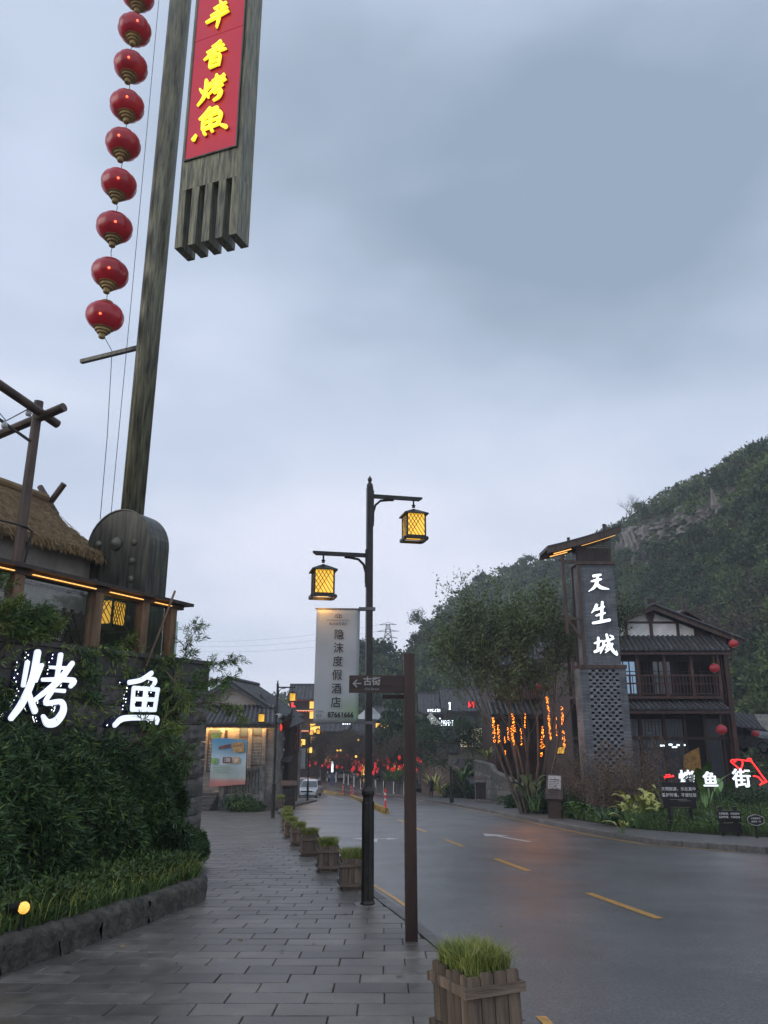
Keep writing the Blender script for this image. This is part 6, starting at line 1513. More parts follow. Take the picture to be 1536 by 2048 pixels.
# ------------------------------------------------------------------ timber house on the right
m_rwood = mk('red_brown_timber', (.075,.032,.022), rough=.55, var=.4, scale=4, bump=.4, bscale=20, stretch=(1,1,.25)); m_rwoodd = mk('dark_red_timber', (.045,.022,.017), rough=.6, var=.4, scale=4, bump=.4, stretch=(1,1,.25))  # second tone is the same timber in a darker colour
m_white_p = mk('white_plaster', (.78,.77,.73), rough=.85, var=.12, scale=2, bump=.2); m_win = mk('window_glass', (.075,.095,.115), rough=.05, bump=0, var=0, spec=.8)
m_winb = mk('lit_blue_window', (.25,.38,.5), rough=.2, emit=(.35,.55,.8), es=.45, bump=0, var=.3, scale=2); m_wall_d = mk('interior_shade', (.012,.011,.011), rough=.9)  # last one: near-black colour stands for the shade of unlit rooms
HX, HY = 16.6, 46.0; gH = -3.0
hs = thing('timber_house', 'two storey timber house with white gable and grey tiled skirt roofs behind the sign tower', 'house', (HX, HY, gH), 0)
def hz(z): return z - gH
def hp(u, v, Y=46.0): p = at(u, v, Y); return p.x - HX, hz(p.z)
ap = hp(1300,1212); re_ = hp(1478,1282); slope_ = (ap[1] - re_[1]) / (re_[0] - ap[0])
half = re_[0]; eave = re_[1]
# walls
wx1 = hp(1462,1400)[0]; wx0 = -5.2
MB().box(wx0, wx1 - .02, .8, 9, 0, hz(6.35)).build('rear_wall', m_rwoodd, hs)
gz = hz(6.45)
MB().prism([(-4.6, .30, gz), (4.45, .30, gz), (4.45, .30, eave + (half - 4.45) * slope_ - .30), (0, .30, ap[1] - .30), (-4.6, .30, ap[1] - .30 - 4.6 * slope_)], (0,0,0), (0,.2,0)).build('gable_wall', m_white_p, hs)
MB().prism([(2.75,.26,gz),(4.45,.26,gz),(4.45,.26,eave+(half-4.45)*slope_-.32),(2.75,.26,ap[1]-.32-2.75*slope_)], (0,0,0), (0,.03,0)).build('gable_panel', m_rwood, hs)
for x, w in ((-1.55,.16),(0,.18),(1.65,.16),(2.70,.10),(-3.2,.14)): MB().box(x-w/2, x+w/2, .20, .295, gz, ap[1] - .25 - abs(x) * slope_).build('gable_post', m_rwood, hs)
MB().box(-1.47,-.09,.22,.29,gz+.78,gz+.90).build('gable_rail', m_rwood, hs); MB().box(.09,1.57,.22,.29,gz+.78,gz+.90).build('gable_rail', m_rwood, hs)
MB().prism([(-.30,.16,ap[1]-.35),(.30,.16,ap[1]-.35),(.12,.16,ap[1]-1.0),(-.12,.16,ap[1]-1.0)], (0,0,0), (0,.05,0)).build('gable_bracket', m_rwood, hs)
for s in (-1, 1):
    e = (s * half, 0, eave); a = (0, 0, ap[1])
    MB().prism([(0,-.55,ap[1]),(s*half,-.55,eave),(s*half,-.55,eave-.28),(0,-.55,ap[1]-.32)], (0,0,0), (0,.09,0)).build('barge_board', m_wood, hs)
    tiled(hs, (s*(half+.1),-.7,eave+.05), (s*(half+.1),9,eave+.05), (0,9,ap[1]+.07), (0,-.7,ap[1]+.07), sp=.3, r=.07, fr=False)
for x in (-.16,.16): MB().box(x-.12,x+.12,-.3,.1,ap[1]+.05,ap[1]+.42).build('ridge_block', m_wood_d, hs)
# roof vent turret
tx, tzz = hp(1396,1216); vt = bpy.data.objects.new('roof_turret', None); COL.objects.link(vt); vt.parent = hs; vt.location = (tx, 2.2, 0)
q1 = hp(1396,1262, 48.2)[1]; q2 = hp(1396,1236,48.2)[1]; q3 = hp(1396,1218,48.2)[1]
MB().box(-.72,.72,0,1.2,q1-1.0,q2).build('turret_wall', m_rwoodd, vt); MB().box(.05,.6,-.02,-.003,q2-.62,q2-.12).build('turret_opening_shade', m_wall_d, vt)  # flat dark sheet on the turret wall stands for a shaded hole
for s in (-1,1): MB().prism([(0,-.3,q3),(s*.98,-.3,q2-.02),(s*.98,-.3,q2-.17),(0,-.3,q3-.17)], (0,0,0), (0,1.8,0)).build('turret_roof', m_wood, vt)
MB().box(-.08,.12,-.1,.1,q3,q3+.42).build('turret_finial', m_wood_d, vt)
# skirt roof 1 (under the gable) and skirt roof 2 (between the storeys)
z1t, z1b = hp(1300,1272)[1], hz(5.42); x1 = hp(1450,1300)[0]
tiled(hs, (wx0,-.95,z1b+.05), (x1,-.95,z1b+.05), (x1-.15,.28,gz+.02), (wx0,.28,gz+.02), sp=.30, r=.085)
MB().box(wx0, x1, -.93,-.83, z1b-.20, z1b-.06).build('eave_beam', m_rwood, hs)
z2b = hz(2.0); x2 = hp(1442,1410)[0]
tiled(hs, (wx0,-1.35,z2b+.05), (x2,-1.35,z2b+.05), (x2-.15,-.05,hz(2.62)), (wx0,-.05,hz(2.62)), sp=.30, r=.085)
MB().box(wx0, x2, -1.33,-1.23, z2b-.20, z2b-.06).build('eave_beam', m_rwood, hs)
# balcony: floor, posts, rails, balusters
MB().box(wx0, x2-.1, -.6, .8, hz(2.66), hz(2.82)).build('balcony_floor', m_rwood, hs)
yb = -.50
for z, t in ((hz(3.98),.09),(hz(3.50),.05),(hz(2.92),.05)): MB().box(wx0, x2-.05, yb-.04, yb+.04, z, z+t).build('balcony_rail', m_rwood, hs)
nb = 44
for i in range(nb): x = wx0 + .1 + (x2 - wx0 - .2) * i / (nb - 1); MB().box(x-.02,x+.02,yb-.02,yb+.02,hz(2.97),hz(3.98)).build('baluster', m_rwood, hs)
for x in (wx0, -3.2, -1.3, .35, 1.95, x2 - .1): MB().box(x-.09,x+.09,yb-.035,yb+.145,hz(2.82),hz(5.30)).build('balcony_post', m_rwood, hs)
# upper storey windows
for (a, b, mt) in ((-4.9,-4.0,m_win),(-2.2,-1.05,m_winb),(-.75,-.1,m_wall_d),(.0,1.15,m_win),(1.5,3.7,m_wall_d)):
    w_ = MB().box(a,b,.72,.79,hz(2.95),hz(4.95)).build('window', mt, hs)
    f = MB()
    for k in range(4): x = a + (b-a) * k / 3; f.box(x-.03,x+.03,.66,.715,hz(2.95),hz(4.95))
    for z in (2.95,3.6,4.3,4.92): f.box(a,b,.67,.712,hz(z),hz(z)+.05)
    f.build('window_frame', m_rwoodd, w_)
# ground floor shopfront
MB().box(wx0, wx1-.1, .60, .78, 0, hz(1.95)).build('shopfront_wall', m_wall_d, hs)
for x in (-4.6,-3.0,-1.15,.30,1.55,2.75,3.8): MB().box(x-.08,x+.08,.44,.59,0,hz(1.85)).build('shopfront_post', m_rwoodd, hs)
MB().box(wx0, wx1-.1, .40,.58,hz(.30),hz(.46)).build('transom', m_rwoodd, hs)
for (a, b) in ((-2.9,-1.25),(-1.05,.2),(.4,1.45),(2.85,3.7)):
    for z0, z1 in ((-2.9,.28),(.48,1.5)):
        w_ = MB().box(a+.02,b-.02,.54,.58,hz(z0),hz(z1)).build('window', m_win, hs); f = MB(); n = 6
        for k in range(n + 1): x = a+.02 + (b-a-.04)*k/n; f.box(x-.012,x+.012,.50,.535,hz(z0),hz(z1))
        for k in range(7): z = z0 + (z1-z0)*k/6; f.box(a+.02,b-.02,.505,.532,hz(z)-.012,hz(z)+.012)
        f.build('window_lattice', m_rwoodd, w_)
m_cool = mk('cool_lamp_reflection', (.8,.9,1), emit=(.8,.93,1.0), es=2.2, bump=0, var=0, obj_var=0)
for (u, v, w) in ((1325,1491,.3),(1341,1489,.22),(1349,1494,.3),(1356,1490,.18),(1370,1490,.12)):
    x, z = hp(u, v, 46.5); MB().box(x-w/2,x+w/2,.488,.498,z-.05,z+.04).build('lamp_reflection', m_cool, hs)  # glowing bars stand in for lamps reflected in the shop glass
m_och = mk('ochre_poster', (.38,.20,.04), rough=.6, var=.4, scale=3); x, z = hp(1383,1516,46.4)
po = MB().prism([(x-.55,.36,z-.9),(x+.5,.36,z-.8),(x+.5,.36,z+.6),(x-.1,.36,z+.35),(x-.5,.36,z+.1)], (0,0,0), (0,.03,0)).build('ochre_poster', m_och, hs)
# right hand corner and side
for (a, y) in ((wx1-.12,-.1),(wx1-.12,4),(wx1-.12,8.8)): MB().box(a-.12,a+.14,y-.13,y+.13,0,hz(6.3)).build('corner_column', m_rwood, hs)
MB().box(x1-.35, wx1-.24, -.02, .12, 0, hz(6.3)).build('corner_panel', m_rwood, hs)
for z in (-.8,.9,2.4,3.9): MB().box(x1-.35, wx1-.24, -.06, -.022, hz(z), hz(z)+.09).build('panel_batten', m_rwoodd, hs)
MB().box(wx1+.02, wx1+.3, -.5, 8.8, hz(5.55), hz(5.75)).build('side_beam', m_rwood, hs)
# lanterns of the house (hung, so things of their own)
m_lred2 = mk('dusty_red_lantern', (.30,.035,.045), rough=.5, var=.2, scale=4, emit=(.7,.03,.04), es=.10, bump=.1)
hl = thing('house_lantern', 'x', 'lantern'); V = [(.10,-.24)] + [(.30 * math.cos(a) ** .7, .24 * math.sin(a)) for a in (-1.1,-.7,-.3,0,.3,.7,1.1)] + [(.10,.24)]
MB().lathe(V, 16).build('globe', m_lred2, hl, smooth=True); MB().lathe([(.10,.235),(.10,.28)], 10).lathe([(.10,-.28),(.10,-.235)], 10).tube([(0,0,.28),(0,0,.7)], .01, 4).build('caps', m_gold, hl)
for i, (u, v, y, s, lb) in enumerate([(1429,1336,45.3,1.0,'dusty red lantern hanging over the balcony of the timber house'),(1443,1459,44.4,1.0,'dusty red lantern low beside the corner column of the timber house'),(1467,1287,45.2,.9,'red lantern under the right gable eave of the timber house'),(1511,1467,49,.75,'small dull red lantern above the silver car at the far right'),
        (1077,1373,42.5,.6,'small red lantern under the eave of the lit building behind the street tree')]):
    p = at(u, v, y); o = hl if i == 0 else dup(hl); o.location = p; o.scale = (s,)*3; o['label'] = lb; o['group'] = 'dusty red house lanterns'
# low shed right of the house with a torn pennant
sh = thing('side_shed', 'low dark tiled shed roof between the timber house and the silver car', 'shed', (22.6, 50, -3.2)); 
tiled(sh, (-.8,-.8,4.3),(4.5,-.8,3.7),(4.5,1.4,4.6),(-.8,1.4,5.4), sp=.35, r=.08, objs=False); MB().box(-.5,-.3,0,.2,0,4.6).box(3.2,3.4,0,.2,0,4.0).build('shed_post', m_rwoodd, sh)
o = MB().prism([(0,0,0),(1.9,0,-.05),(1.8,0,-.75),(1.5,0,-.62),(1.3,0,-.95),(1.0,0,-.8),(.7,0,-1.0),(.35,0,-.7)], (0,0,0), (0,.02,0)).build('torn_pennant', mk('pale_cloth', (.36,.35,.31), rough=.8), loc=tuple(at(1508,1428,47))); tag(o, 'torn pale cloth pennant hanging at the right edge above the silver car', 'pennant')

# ------------------------------------------------------------------ lit building behind the street tree
B2 = Vector((12.0, 60.0, -3.05)); S2 = 60 / 44.5; b2 = thing('teahouse', 'dark red timber building with tiled roofs and lit windows behind the street tree', 'building', B2, R(0))
b2.scale = (S2,)*3
def bz(z): return z + 1.85
def bp_(u, v, Y=44.5): p = at(u, v, Y); return p.x - 8.9, bz(p.z)
bx0 = bp_(987,1450)[0]; bx1 = 2.6
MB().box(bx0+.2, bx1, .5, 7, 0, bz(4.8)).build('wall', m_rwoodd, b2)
MB().box(bx0, bx0+.35, -.35, .05, 0, bz(1.95)).build('corner_pillar', m_rwood, b2)
for i in range(5):
    a = bx0 + .40 + i * .95; pn_ = MB().box(a, a+.9, .40, .49, 0, bz(.05)).build('timber_panel', m_rwood, b2); MB().box(a+.06,a+.84,.36,.395,.12,.70).box(a+.06,a+.84,.36,.395,.82,bz(-.1)).build('panel_field', m_rwoodd, pn_)
for i in range(5): a = bx0 + .40 + i * .95; MB().box(a,a+.88,.42,.49,bz(.15),bz(1.4)).build('window', m_win, b2)
tiled(b2, (bx0-.3,-1.1,bz(1.75)), (bx1,-1.1,bz(1.75)), (bx1,.45,bz(2.5)), (bx0-.3,.45,bz(2.5)), sp=.3, r=.085)
MB().box(bx0-.2,bx1,-1.05,-.95,bz(1.52),bz(1.66)).build('eave_beam', m_rwood, b2)
for z, t in ((bz(3.28),.08),(bz(2.62),.06)): MB().box(bx0+.2,bx1,-.3,-.22,z,z+t).build('balcony_rail', m_rwood, b2)
for i in range(40): x = bx0+.25+i*(bx1-bx0-.3)/39; MB().box(x-.03,x+.03,-.29,-.23,bz(2.68),bz(3.28)).build('baluster', mk('pale_red_baluster', (.16,.075,.055), rough=.6), b2)
m_winy = mk('lit_yellow_window', (.8,.75,.5), emit=(1.0,.85,.50), es=.80, bump=0, var=.5, scale=4, obj_var=0)
xa, za_ = bp_(1086,1374); xb, zb_ = bp_(1130,1346)
w_ = MB().box(xa, xb+.9, .42, .49, za_, zb_).build('window', m_winy, b2); f = MB()
for k in range(12): x = xa + (xb+.9-xa)*k/11; f.box(x-.018,x+.018,.38,.415,za_,zb_)
for k in range(5): z = za_ + (zb_-za_)*k/4; f.box(xa,xb+.9,.385,.412,z-.018,z+.018)
f.build('window_lattice', m_rwoodd, w_)
tiled(b2, (bx0-.6,-1.2,bz(4.45)), (bx1,-1.2,bz(4.45)), (bx1,2.8,bz(6.1)), (bx0+.8,2.8,bz(6.1)), sp=.32, r=.085)
MB().box(bx0-.4,bx1,-1.1,-1.0,bz(4.2),bz(4.36)).build('eave_beam', m_rwood, b2)
# terrace under it and the ramp wall with balustrade
m_block = mk('ashlar_block', (.17,.16,.14), rough=.85, var=.4, scale=4, bump=.9, bscale=12, dist=.03)
tr_ = MB().box(8.9, 22, 58.3, 74, -7, B2.z - .002).build('teahouse_terrace', m_slab); structure(tr_)
rw = thing('ramp_wall', 'stone block ramp wall with a pierced stone balustrade descending to the right pavement', 'wall', (0,0,0))
P0 = Vector((8.35, 44.5, 0)); P1 = Vector((7.7, 66, 0)); nseg = 26
def top_r(t): return interp([(0,-1.85-.35),(.55,-.95),(.68,-.9),(1,-.9)], t)
# wall height profile read from the photo: rises away from the camera
def rtop(t): return interp([(0,-2.30),(.5,-2.15),(.60,-2.12),(.62,-1.75),(1.0,-1.85)], t)
for i in range(nseg):
    t0, t1 = i / nseg, (i + 1) / nseg; a = P0.lerp(P1, t0); b = P0.lerp(P1, t1); zt0 = rtop((t0 + t1) / 2) - .85; zbm = zg((a.y + b.y) / 2) - .1; k = 0; z = zbm
    while z < zt0 - .05:
        hh = min(.36, zt0 - z); d = random.uniform(0, .05); o_ = .0; sh_ = (b - a) * (.5 if k % 2 else 0)
        a2 = a + sh_; b2_ = b + sh_
        if i == nseg - 1 and k % 2: b2_ = b
        MB().prism([(a2.x - d, a2.y + .012, z + .012), (b2_.x - d, b2_.y - .012, z + .012), (b2_.x - d, b2_.y - .012, z + hh - .008), (a2.x - d, a2.y + .012, z + hh - .008)], (0,0,0), (.4,0,0)).build('stone_block', m_block, rw); z += hh; k += 1
    m = MB(); z0 = zt0 + .02; z1 = rtop(t0) - .0; z2 = rtop(t1)
    m.prism([(a.x-.06,a.y,z1-.12),(b.x-.06,b.y,z2-.12),(b.x-.06,b.y,z2),(a.x-.06,a.y,z1)], (0,0,0), (.34,0,0)); m.build('handrail', m_block, rw)
    for s in (.08,.58): 
        q = a.lerp(b, s); zq = z1 + (z2 - z1) * s; MB().box(q.x-.0,q.x+.22,q.y-.0,q.y+.20,zt0-.02,zq-.115).build('balustrade_stone', m_block, rw)
MB().box(P1.x-.05,P1.x+3.2,P1.y,P1.y+.35,zg(66)-.2,-1.9).build('return_wall', m_block, rw)
MB().box(P0.x-.12,P0.x+.32,P0.y-.42,P0.y,zg(43)-.1,-2.0).build('end_pier', m_block, rw)

# ------------------------------------------------------------------ street tree wrapped in orange lights
TB = Vector((6.95, 38.0, zg(38) + .15))
st_ = thing('street_tree', 'large many stemmed street tree wrapped in strings of orange lights', 'tree', TB, 0)
rd = random.Random(77); A = []; B = []; ra = []; rb = []; tips = []
def grow(p, d, L_, r, lv, wander=.10):
    n = 4; q = p.copy()
    for i in range(n):
        d2 = (d + Vector((rd.gauss(0, wander), rd.gauss(0, wander), rd.gauss(0, .05) + .03))).normalized(); q2 = q + d2 * (L_ / n); r2 = r * .9
        A.append(q[:]); B.append(q2[:]); ra.append(r); rb.append(r2); q, d, r = q2, d2, r2
        if lv <= 1: tips.append((q.copy(), d.copy()))
        if lv > 0 and i >= 1:
            for _ in range(1 if lv > 1 else 2):
                sd = Vector((rd.gauss(0, 1), rd.gauss(0, 1), rd.gauss(0, .35))).normalized()
                if lv <= 3: grow(q, (d + sd * .75).normalized(), L_ * rd.uniform(.38, .62), r * .42, lv - 2 if lv > 2 else lv - 1)
    if lv > 0:
        for k in range(2): 
            sd = Vector((rd.gauss(0, 1), rd.gauss(0, 1), rd.gauss(0, .3))).normalized(); grow(q, (d + sd * .35).normalized(), L_ * rd.uniform(.6, .8), r * .60, lv - 1)
stems = [(-.5,0,.55),(-.25,-.4,.85),(.0,.3,.2),(.25,-.3,.6),(.5,.1,.8),(-.6,.3,1.05),(.15,.2,.35),(.65,-.2,1.05),(-.1,-.3,.45),(-.35,.2,.30)]
for (dx, dy, tilt) in stems:
    d = Vector((dx, dy, 1.25 if abs(dx) < .5 else 1.1)); grow(Vector((dx*.5, dy*.4, 0)), Vector((dx*.9*tilt, dy*.8*tilt, 1)).normalized(), 3.0 * rd.uniform(.8,1.15), .085, 4)
tops = np.array([t[0][:] for t in tips]); print('street tree tips', len(tips), 'segs', len(A), tops.min(0), tops.max(0))
sx = 4.05 / np.percentile(np.abs(tops[:,0]), 96); szc = 11.3 / np.percentile(tops[:,2], 99.5)
SCL = np.array([[sx, sx * .85, szc]]); A = np.array(A) * SCL; B = np.array(B) * SCL; tops = tops * SCL
V, F = tubes_geo(A, B, ra, rb, 5); mesh_np('trunk', V, F, m_bark, st_)
per = max(3, int(30000 / len(tops))); T = np.repeat(tops, per, 0); TD = np.repeat(np.array([t[1][:] for t in tips]), per, 0)
P = T + rng.normal(size=T.shape) * .13; D = unit(TD * .6 + rng.normal(size=T.shape) * .75 + np.array([[0,0,-.1]]))
V, F = leaf_geo(P, D, rng.uniform(.13,.25,len(P)), rng.uniform(.05,.085,len(P))); mesh_np('crown', V, F, m_leaf, st_, kind='stuff')
m_oran = mk('orange_fairy_light', (1,.4,.05), emit=(1.0,.24,.015), es=8.0, bump=0, var=0, obj_var=0)
m_wire = mk('lit_wire', (.35,.10,.02), emit=(1.0,.22,.02), es=.35, bump=0, var=0, obj_var=0)
def Z6(x, y): return 860 + x / 3.6575, 1100 + y / 3.6575
segs = [(462,1228,472,1412,9,37.2),(500,1278,506,1410,8,37.6),(549,1368,550,1415,5,37.4),(570,1300,575,1395,6,38.2),(606,1198,618,1330,9,37.0),(598,1290,612,1425,9,37.3),(696,1188,694,1310,5,37.6),(664,1308,668,1425,5,37.1),
  (825,1285,820,1455,10,37.2),(817,1484,819,1512,8,37.0),(855,1072,866,1180,8,36.9),(866,1180,882,1390,7,36.9),(922,1228,926,1360,3,37.3),(966,1148,970,1285,8,37.4),(972,1322,984,1450,9,37.2),(549,1470,552,1495,3,37.0)]
sl_lab = ['leftmost long orange light string on the corner pillar side','second orange light string from the left','short orange light string low between the left strings','thin orange light string behind the central left pair','tall orange light string winding up a left stem','lower orange light string beside the tall left one',
  'slim orange light string high on a central stem','small orange light string low beside the trunk','thick orange light cone low right of the trunk','tiny orange light cluster at the foot of the cone','upper half of the tallest orange light string','lower half of the tallest orange light string','very thin orange light string right of the tallest','orange light string high at the right side of the tree','orange light string low at the right above the square lamp','tiny orange light among the broad leaves']
for (x0, y0, x1, y1, w, Y), lb in zip(segs, sl_lab):
    u0, v0 = Z6(x0, y0); u1, v1 = Z6(x1, y1); a = at(u0, v0, Y); b = at(u1, v1, Y)
    t = thing('light_string', lb, 'string lights', b, 0, 'orange light strings on the street tree'); L_ = (a - b).length; n = int(L_ / .028 * (w / 8)) + 4; m = MB(); r = w * .0062
    cone = 2.0 if w == 10 else 1
    for i in range(n):
        s = random.random(); q = (a - b) * s; rr = r * (cone * (1 - s) + .25 if cone > 1 else 1); an = random.uniform(0, 6.283); e = random.uniform(.009, .017)
        c = (q.x + math.cos(an) * rr * random.uniform(.6,1.1), q.y + math.sin(an) * rr, q.z + math.sin(s * 40) * .01); m.lathe([(.002,-e),(e,0),(.002,e)], 4, c=c)
    m.build('bulbs', m_oran, t, kind='stuff')
    P = []; kk = max(8, int(L_ * 14))
    for i in range(kk): s = i / (kk - 1); q = (a - b) * s; P.append((q.x + math.cos(i * 1.3) * r * .8, q.y + math.sin(i * 1.3) * r * .8, q.z))
    MB().tube(P, .006, 4).build('wire', m_wire, t)
for (x, z, e) in ((6.6, .2, 20), (7.6, .8, 16), (5.6, .6, 8)): plight('orange_string_glow', (x, 36.7, z), e, (1, .30, .04), .35)
p = at(1121, 1494, 39.5); sql = thing('hanging_lantern', 'square amber lantern glowing low behind the right light strings', 'lantern', p, R(10)); box_lantern(sql, .30, .32, m_lamp, m_dark, roof=False, diag=3)
MB().tube([(0,0,0),(0,0,.5)], .01, 4).build('hanger', m_dark, sql)
# twiggy bare shrub round the tower foot
def shrub(label, loc, r, h, n, mat, seed, leaf=.03, name='twiggy_shrub'):
    rd = random.Random(seed); A = []; B = []; ra_ = []; rb_ = []; T = []
    for i in range(n):
        a = rd.uniform(0, 6.283); k = rd.random() ** .6; d = Vector((math.cos(a) * k * r / h * 1.2, math.sin(a) * k * r / h * 1.2, 1)).normalized(); q = Vector((math.cos(a)*k*.3*r, math.sin(a)*k*.3*r, 0)); L_ = h * rd.uniform(.8, 1.25)
        for s in range(5):
            d2 = (d + Vector((rd.gauss(0,.16), rd.gauss(0,.16), rd.gauss(0,.08)))).normalized(); q2 = q + d2 * L_ / 5; A.append(q[:]); B.append(q2[:]); ra_.append(.008 - s * .0011); rb_.append(.007 - s * .0011)
            if s >= 1:
                for _ in range(3):
                    e = (d2 + Vector((rd.gauss(0,.8), rd.gauss(0,.8), rd.gauss(.1,.5)))).normalized(); q3 = q2 + e * L_ * rd.uniform(.1,.25); A.append(q2[:]); B.append(q3[:]); ra_.append(.004); rb_.append(.0025); T.append(q3[:]); T.append(q2.lerp(q3, .6)[:])
            q, d = q2, d2
    t = thing(name, label, 'shrub', loc); V, F = tubes_geo(A, B, ra_, rb_, 3); mesh_np('branches', V, F, m_bark, t)
    T = np.repeat(np.array(T), 5, 0); P = T + rng.normal(size=T.shape) * .05; D = unit(rng.normal(size=T.shape)); V, F = leaf_geo(P, D, leaf * rng.uniform(.7,1.4,len(P)), leaf * .5); mesh_np('crown', V, F, mat, t, kind='stuff')
    return t
m_rus = mk('russet_leaf', (.24,.15,.09), rough=.7, var=.4, scale=3, bump=0, island=.4, obj_var=.1, col2=(.06,.038,.028))
for (u, v, Y, r, h, lb) in ((1212,1600,31,.8,1.5,'rounded twiggy russet shrub in front of the brick tower foot'),(1165,1590,33,.9,2.3,'twiggy russet shrub left of the brick tower foot'),(1290,1600,32,1.1,2.5,'twiggy russet shrub right of the brick tower foot'),(1250,1600,30.5,.8,2.0,'low twiggy shrub before the lattice of the tower')):
    x = at(u, v, Y).x; shrub(lb, (x, Y, zg(Y) + .15), r, h, 46, m_rus, int(u), leaf=.05)

# right hand bed
strip('right_bed', m_soil, frange(19, 60, 1.5), lambda y: rk_out(y) - .05, lambda y: 46, .11, nx=8, noise=.02)
def rbed(rd):
    y = 19.5 + rd.random() ** 1.3 * 18; x = rk_out(y) + .15 + rd.random() ** 1.4 * 9; 
    return (x, y, zg(y) + .12 + min(.5, (x - rk_out(y)) * .08))
V, F = blades(24000, rbed, .33, .018, lean=1.0, seed=14); blade_mesh('right_bed_grass', V, F, m_fern)
rd = random.Random(3); n = 14000; P = np.array([rbed(rd) for _ in range(n)]); P[:, 2] += rng.uniform(0, .32, n); D = unit(rng.normal(size=P.shape) + np.array([[-.2,-.4,.3]])); V, F = leaf_geo(P, D, rng.uniform(.05,.14,n), rng.uniform(.03,.05,n)); mesh_np('right_bed_ground_cover', V, F, m_fern, kind='stuff')
def on_bed(u, v, Y, h=.15): x = at(u, v, Y).x; return (x, Y, zg(Y) + h)
m_yleaf = mk('yellow_green_leaf', (.46,.44,.10), rough=.45, var=.35, scale=3, bump=.2, obj_var=.2, col2=(.16,.20,.05)); m_gleaf = mk('broad_green_leaf', (.12,.23,.06), rough=.4, var=.3, scale=3, bump=.2, obj_var=.25, spec=.5)
def broad_plant(label, loc, n, L_, w, mat, seed, stalk=.4, name='broad_leaved_plant', up=1.2, bend=1.3, group=None):
    rd = random.Random(seed); root = thing(name, label, 'plant', loc, 0, group); stems_ = MB()
    for k in range(n):
        a = 6.283 * k / n + rd.uniform(-.5, .5); tilt = rd.uniform(.15, 1.0); d = Vector((math.cos(a) * tilt, math.sin(a) * tilt, up)).normalized(); base = Vector((math.cos(a) * .06, math.sin(a) * .06, 0)); e = base + d * stalk * rd.uniform(.5, 1.2); stems_.tube([base, e], [.014,.009], 5)
        l = L_ * rd.uniform(.7, 1.15); sd = Vector((-math.sin(a), math.cos(a), rd.uniform(-.3,.3))).normalized(); P = [e]; dd = d
        for i in range(6): dd = (dd + Vector((math.cos(a)*.12, math.sin(a)*.12, -bend / 6))).normalized(); P.append(P[-1] + dd * l / 6)
        ws = [.12,.62,.95,1,.85,.5,.03]; V = []; F = []
        for i, (p, ww) in enumerate(zip(P, ws)): up_ = Vector((0,0,w*.16*ww + .012 * math.sin(i * 2.1 + k))); V += [(p - sd * w * ww / 2 + up_)[:], p[:], (p + sd * w * ww / 2 + up_)[:]]
        for i in range(6): q = i * 3; F += [(q, q+1, q+4, q+3), (q+1, q+2, q+5, q+4)]
        MB().add(V, F).build('leaf', mat, root, smooth=True)
    stems_.build('stalks', m_strap, root); return root
for (u, v, Y, n, L_, w, st2, mat, lb) in [(1275,1625,26,13,.42,.15,.75,m_yleaf,'tall yellow green broad leaved plant right of the tower foot'),(1305,1620,26.6,12,.40,.15,.8,m_yleaf,'second yellow green broad leaved plant, behind the information board'),(1258,1630,26.4,9,.36,.13,.5,m_yleaf,'yellowing broad leaved plant nearest the tower foot'),
    (1340,1600,27.4,8,.40,.14,.95,m_yleaf,'yellow green plant rising behind the information board'),(1155,1628,32.5,11,.42,.20,.28,m_gleaf,'low bright green broad leaved plant left of the tower foot'),(1178,1625,32,8,.34,.17,.25,m_gleaf,'small green broad leaved plant against the tower foot'),
    (1242,1650,23.6,4,.34,.14,.2,m_yleaf,'single yellowing leaf plant hanging over the pavement edge')]:
    broad_plant(lb, on_bed(u, v, Y), int(n * 1.6), L_ * 1.35, w * 1.3, mat, int(u), stalk=st2 * 1.15)
for (u, v, Y, n, L_, w, st2, lb) in [(1405,1560,29,5,1.45,.34,1.0,'large banana plant with upright leaves before the timber house door'),(1440,1560,31,4,1.2,.30,1.3,'taller banana plant beside the corner column of the timber house'),(1375,1570,29.5,4,1.1,.24,.7,'banana plant with one leaf leaning over the glowing sign')]:
    broad_plant(lb, on_bed(u, v, Y), n, L_, w, m_gleaf, int(u), stalk=st2, name='banana_plant', up=1.8, bend=.6)
for (u, v, Y, n, L_, lb) in [(1414,1600,24.7,46,.75,'dark strap leaved clump crossing the middle sign character'),(1225,1600,27.5,70,.95,'long dark strap leaved clump at the tower foot'),(1250,1600,27.8,60,.9,'second dark strap leaved clump right beside the tower foot'),(1205,1605,28.2,50,.8,'dark strap leaved clump left before the tower foot'),(1425,1600,25.5,70,.8,'dark strap leaved clump under the middle of the glowing street sign'),(1438,1605,26,50,.7,'smaller strap leaved clump under the glowing street sign'),(1350,1600,29,50,.7,'strap leaved clump behind the large black information board')]:
    strap_plant('strap_leaf_clump', lb, on_bed(u, v, Y), n, L_, .035, m_bamboo, int(u) + 5, 'dark strap leaved clumps', bend=2.4)
for (u, v, Y, n, L_, w, lb) in [(1060,1540,36.6,7,1.25,.40,'travellers palm with broad dark leaves below the light strings'),(1070,1545,36,6,1.1,.34,'second broad leaved palm right of the tree trunk'),(1062,1550,37.5,4,1.0,.30,'broad leaved palm with one torn leaf left of the trunk')]:
    broad_plant(lb, (at(u, v, Y).x, Y, zg(Y) + .3), n, L_ * .85, w * .8, m_leaf_dark, int(u), stalk=1.1, name='broad_leaved_palm', up=1.1, bend=1.0)
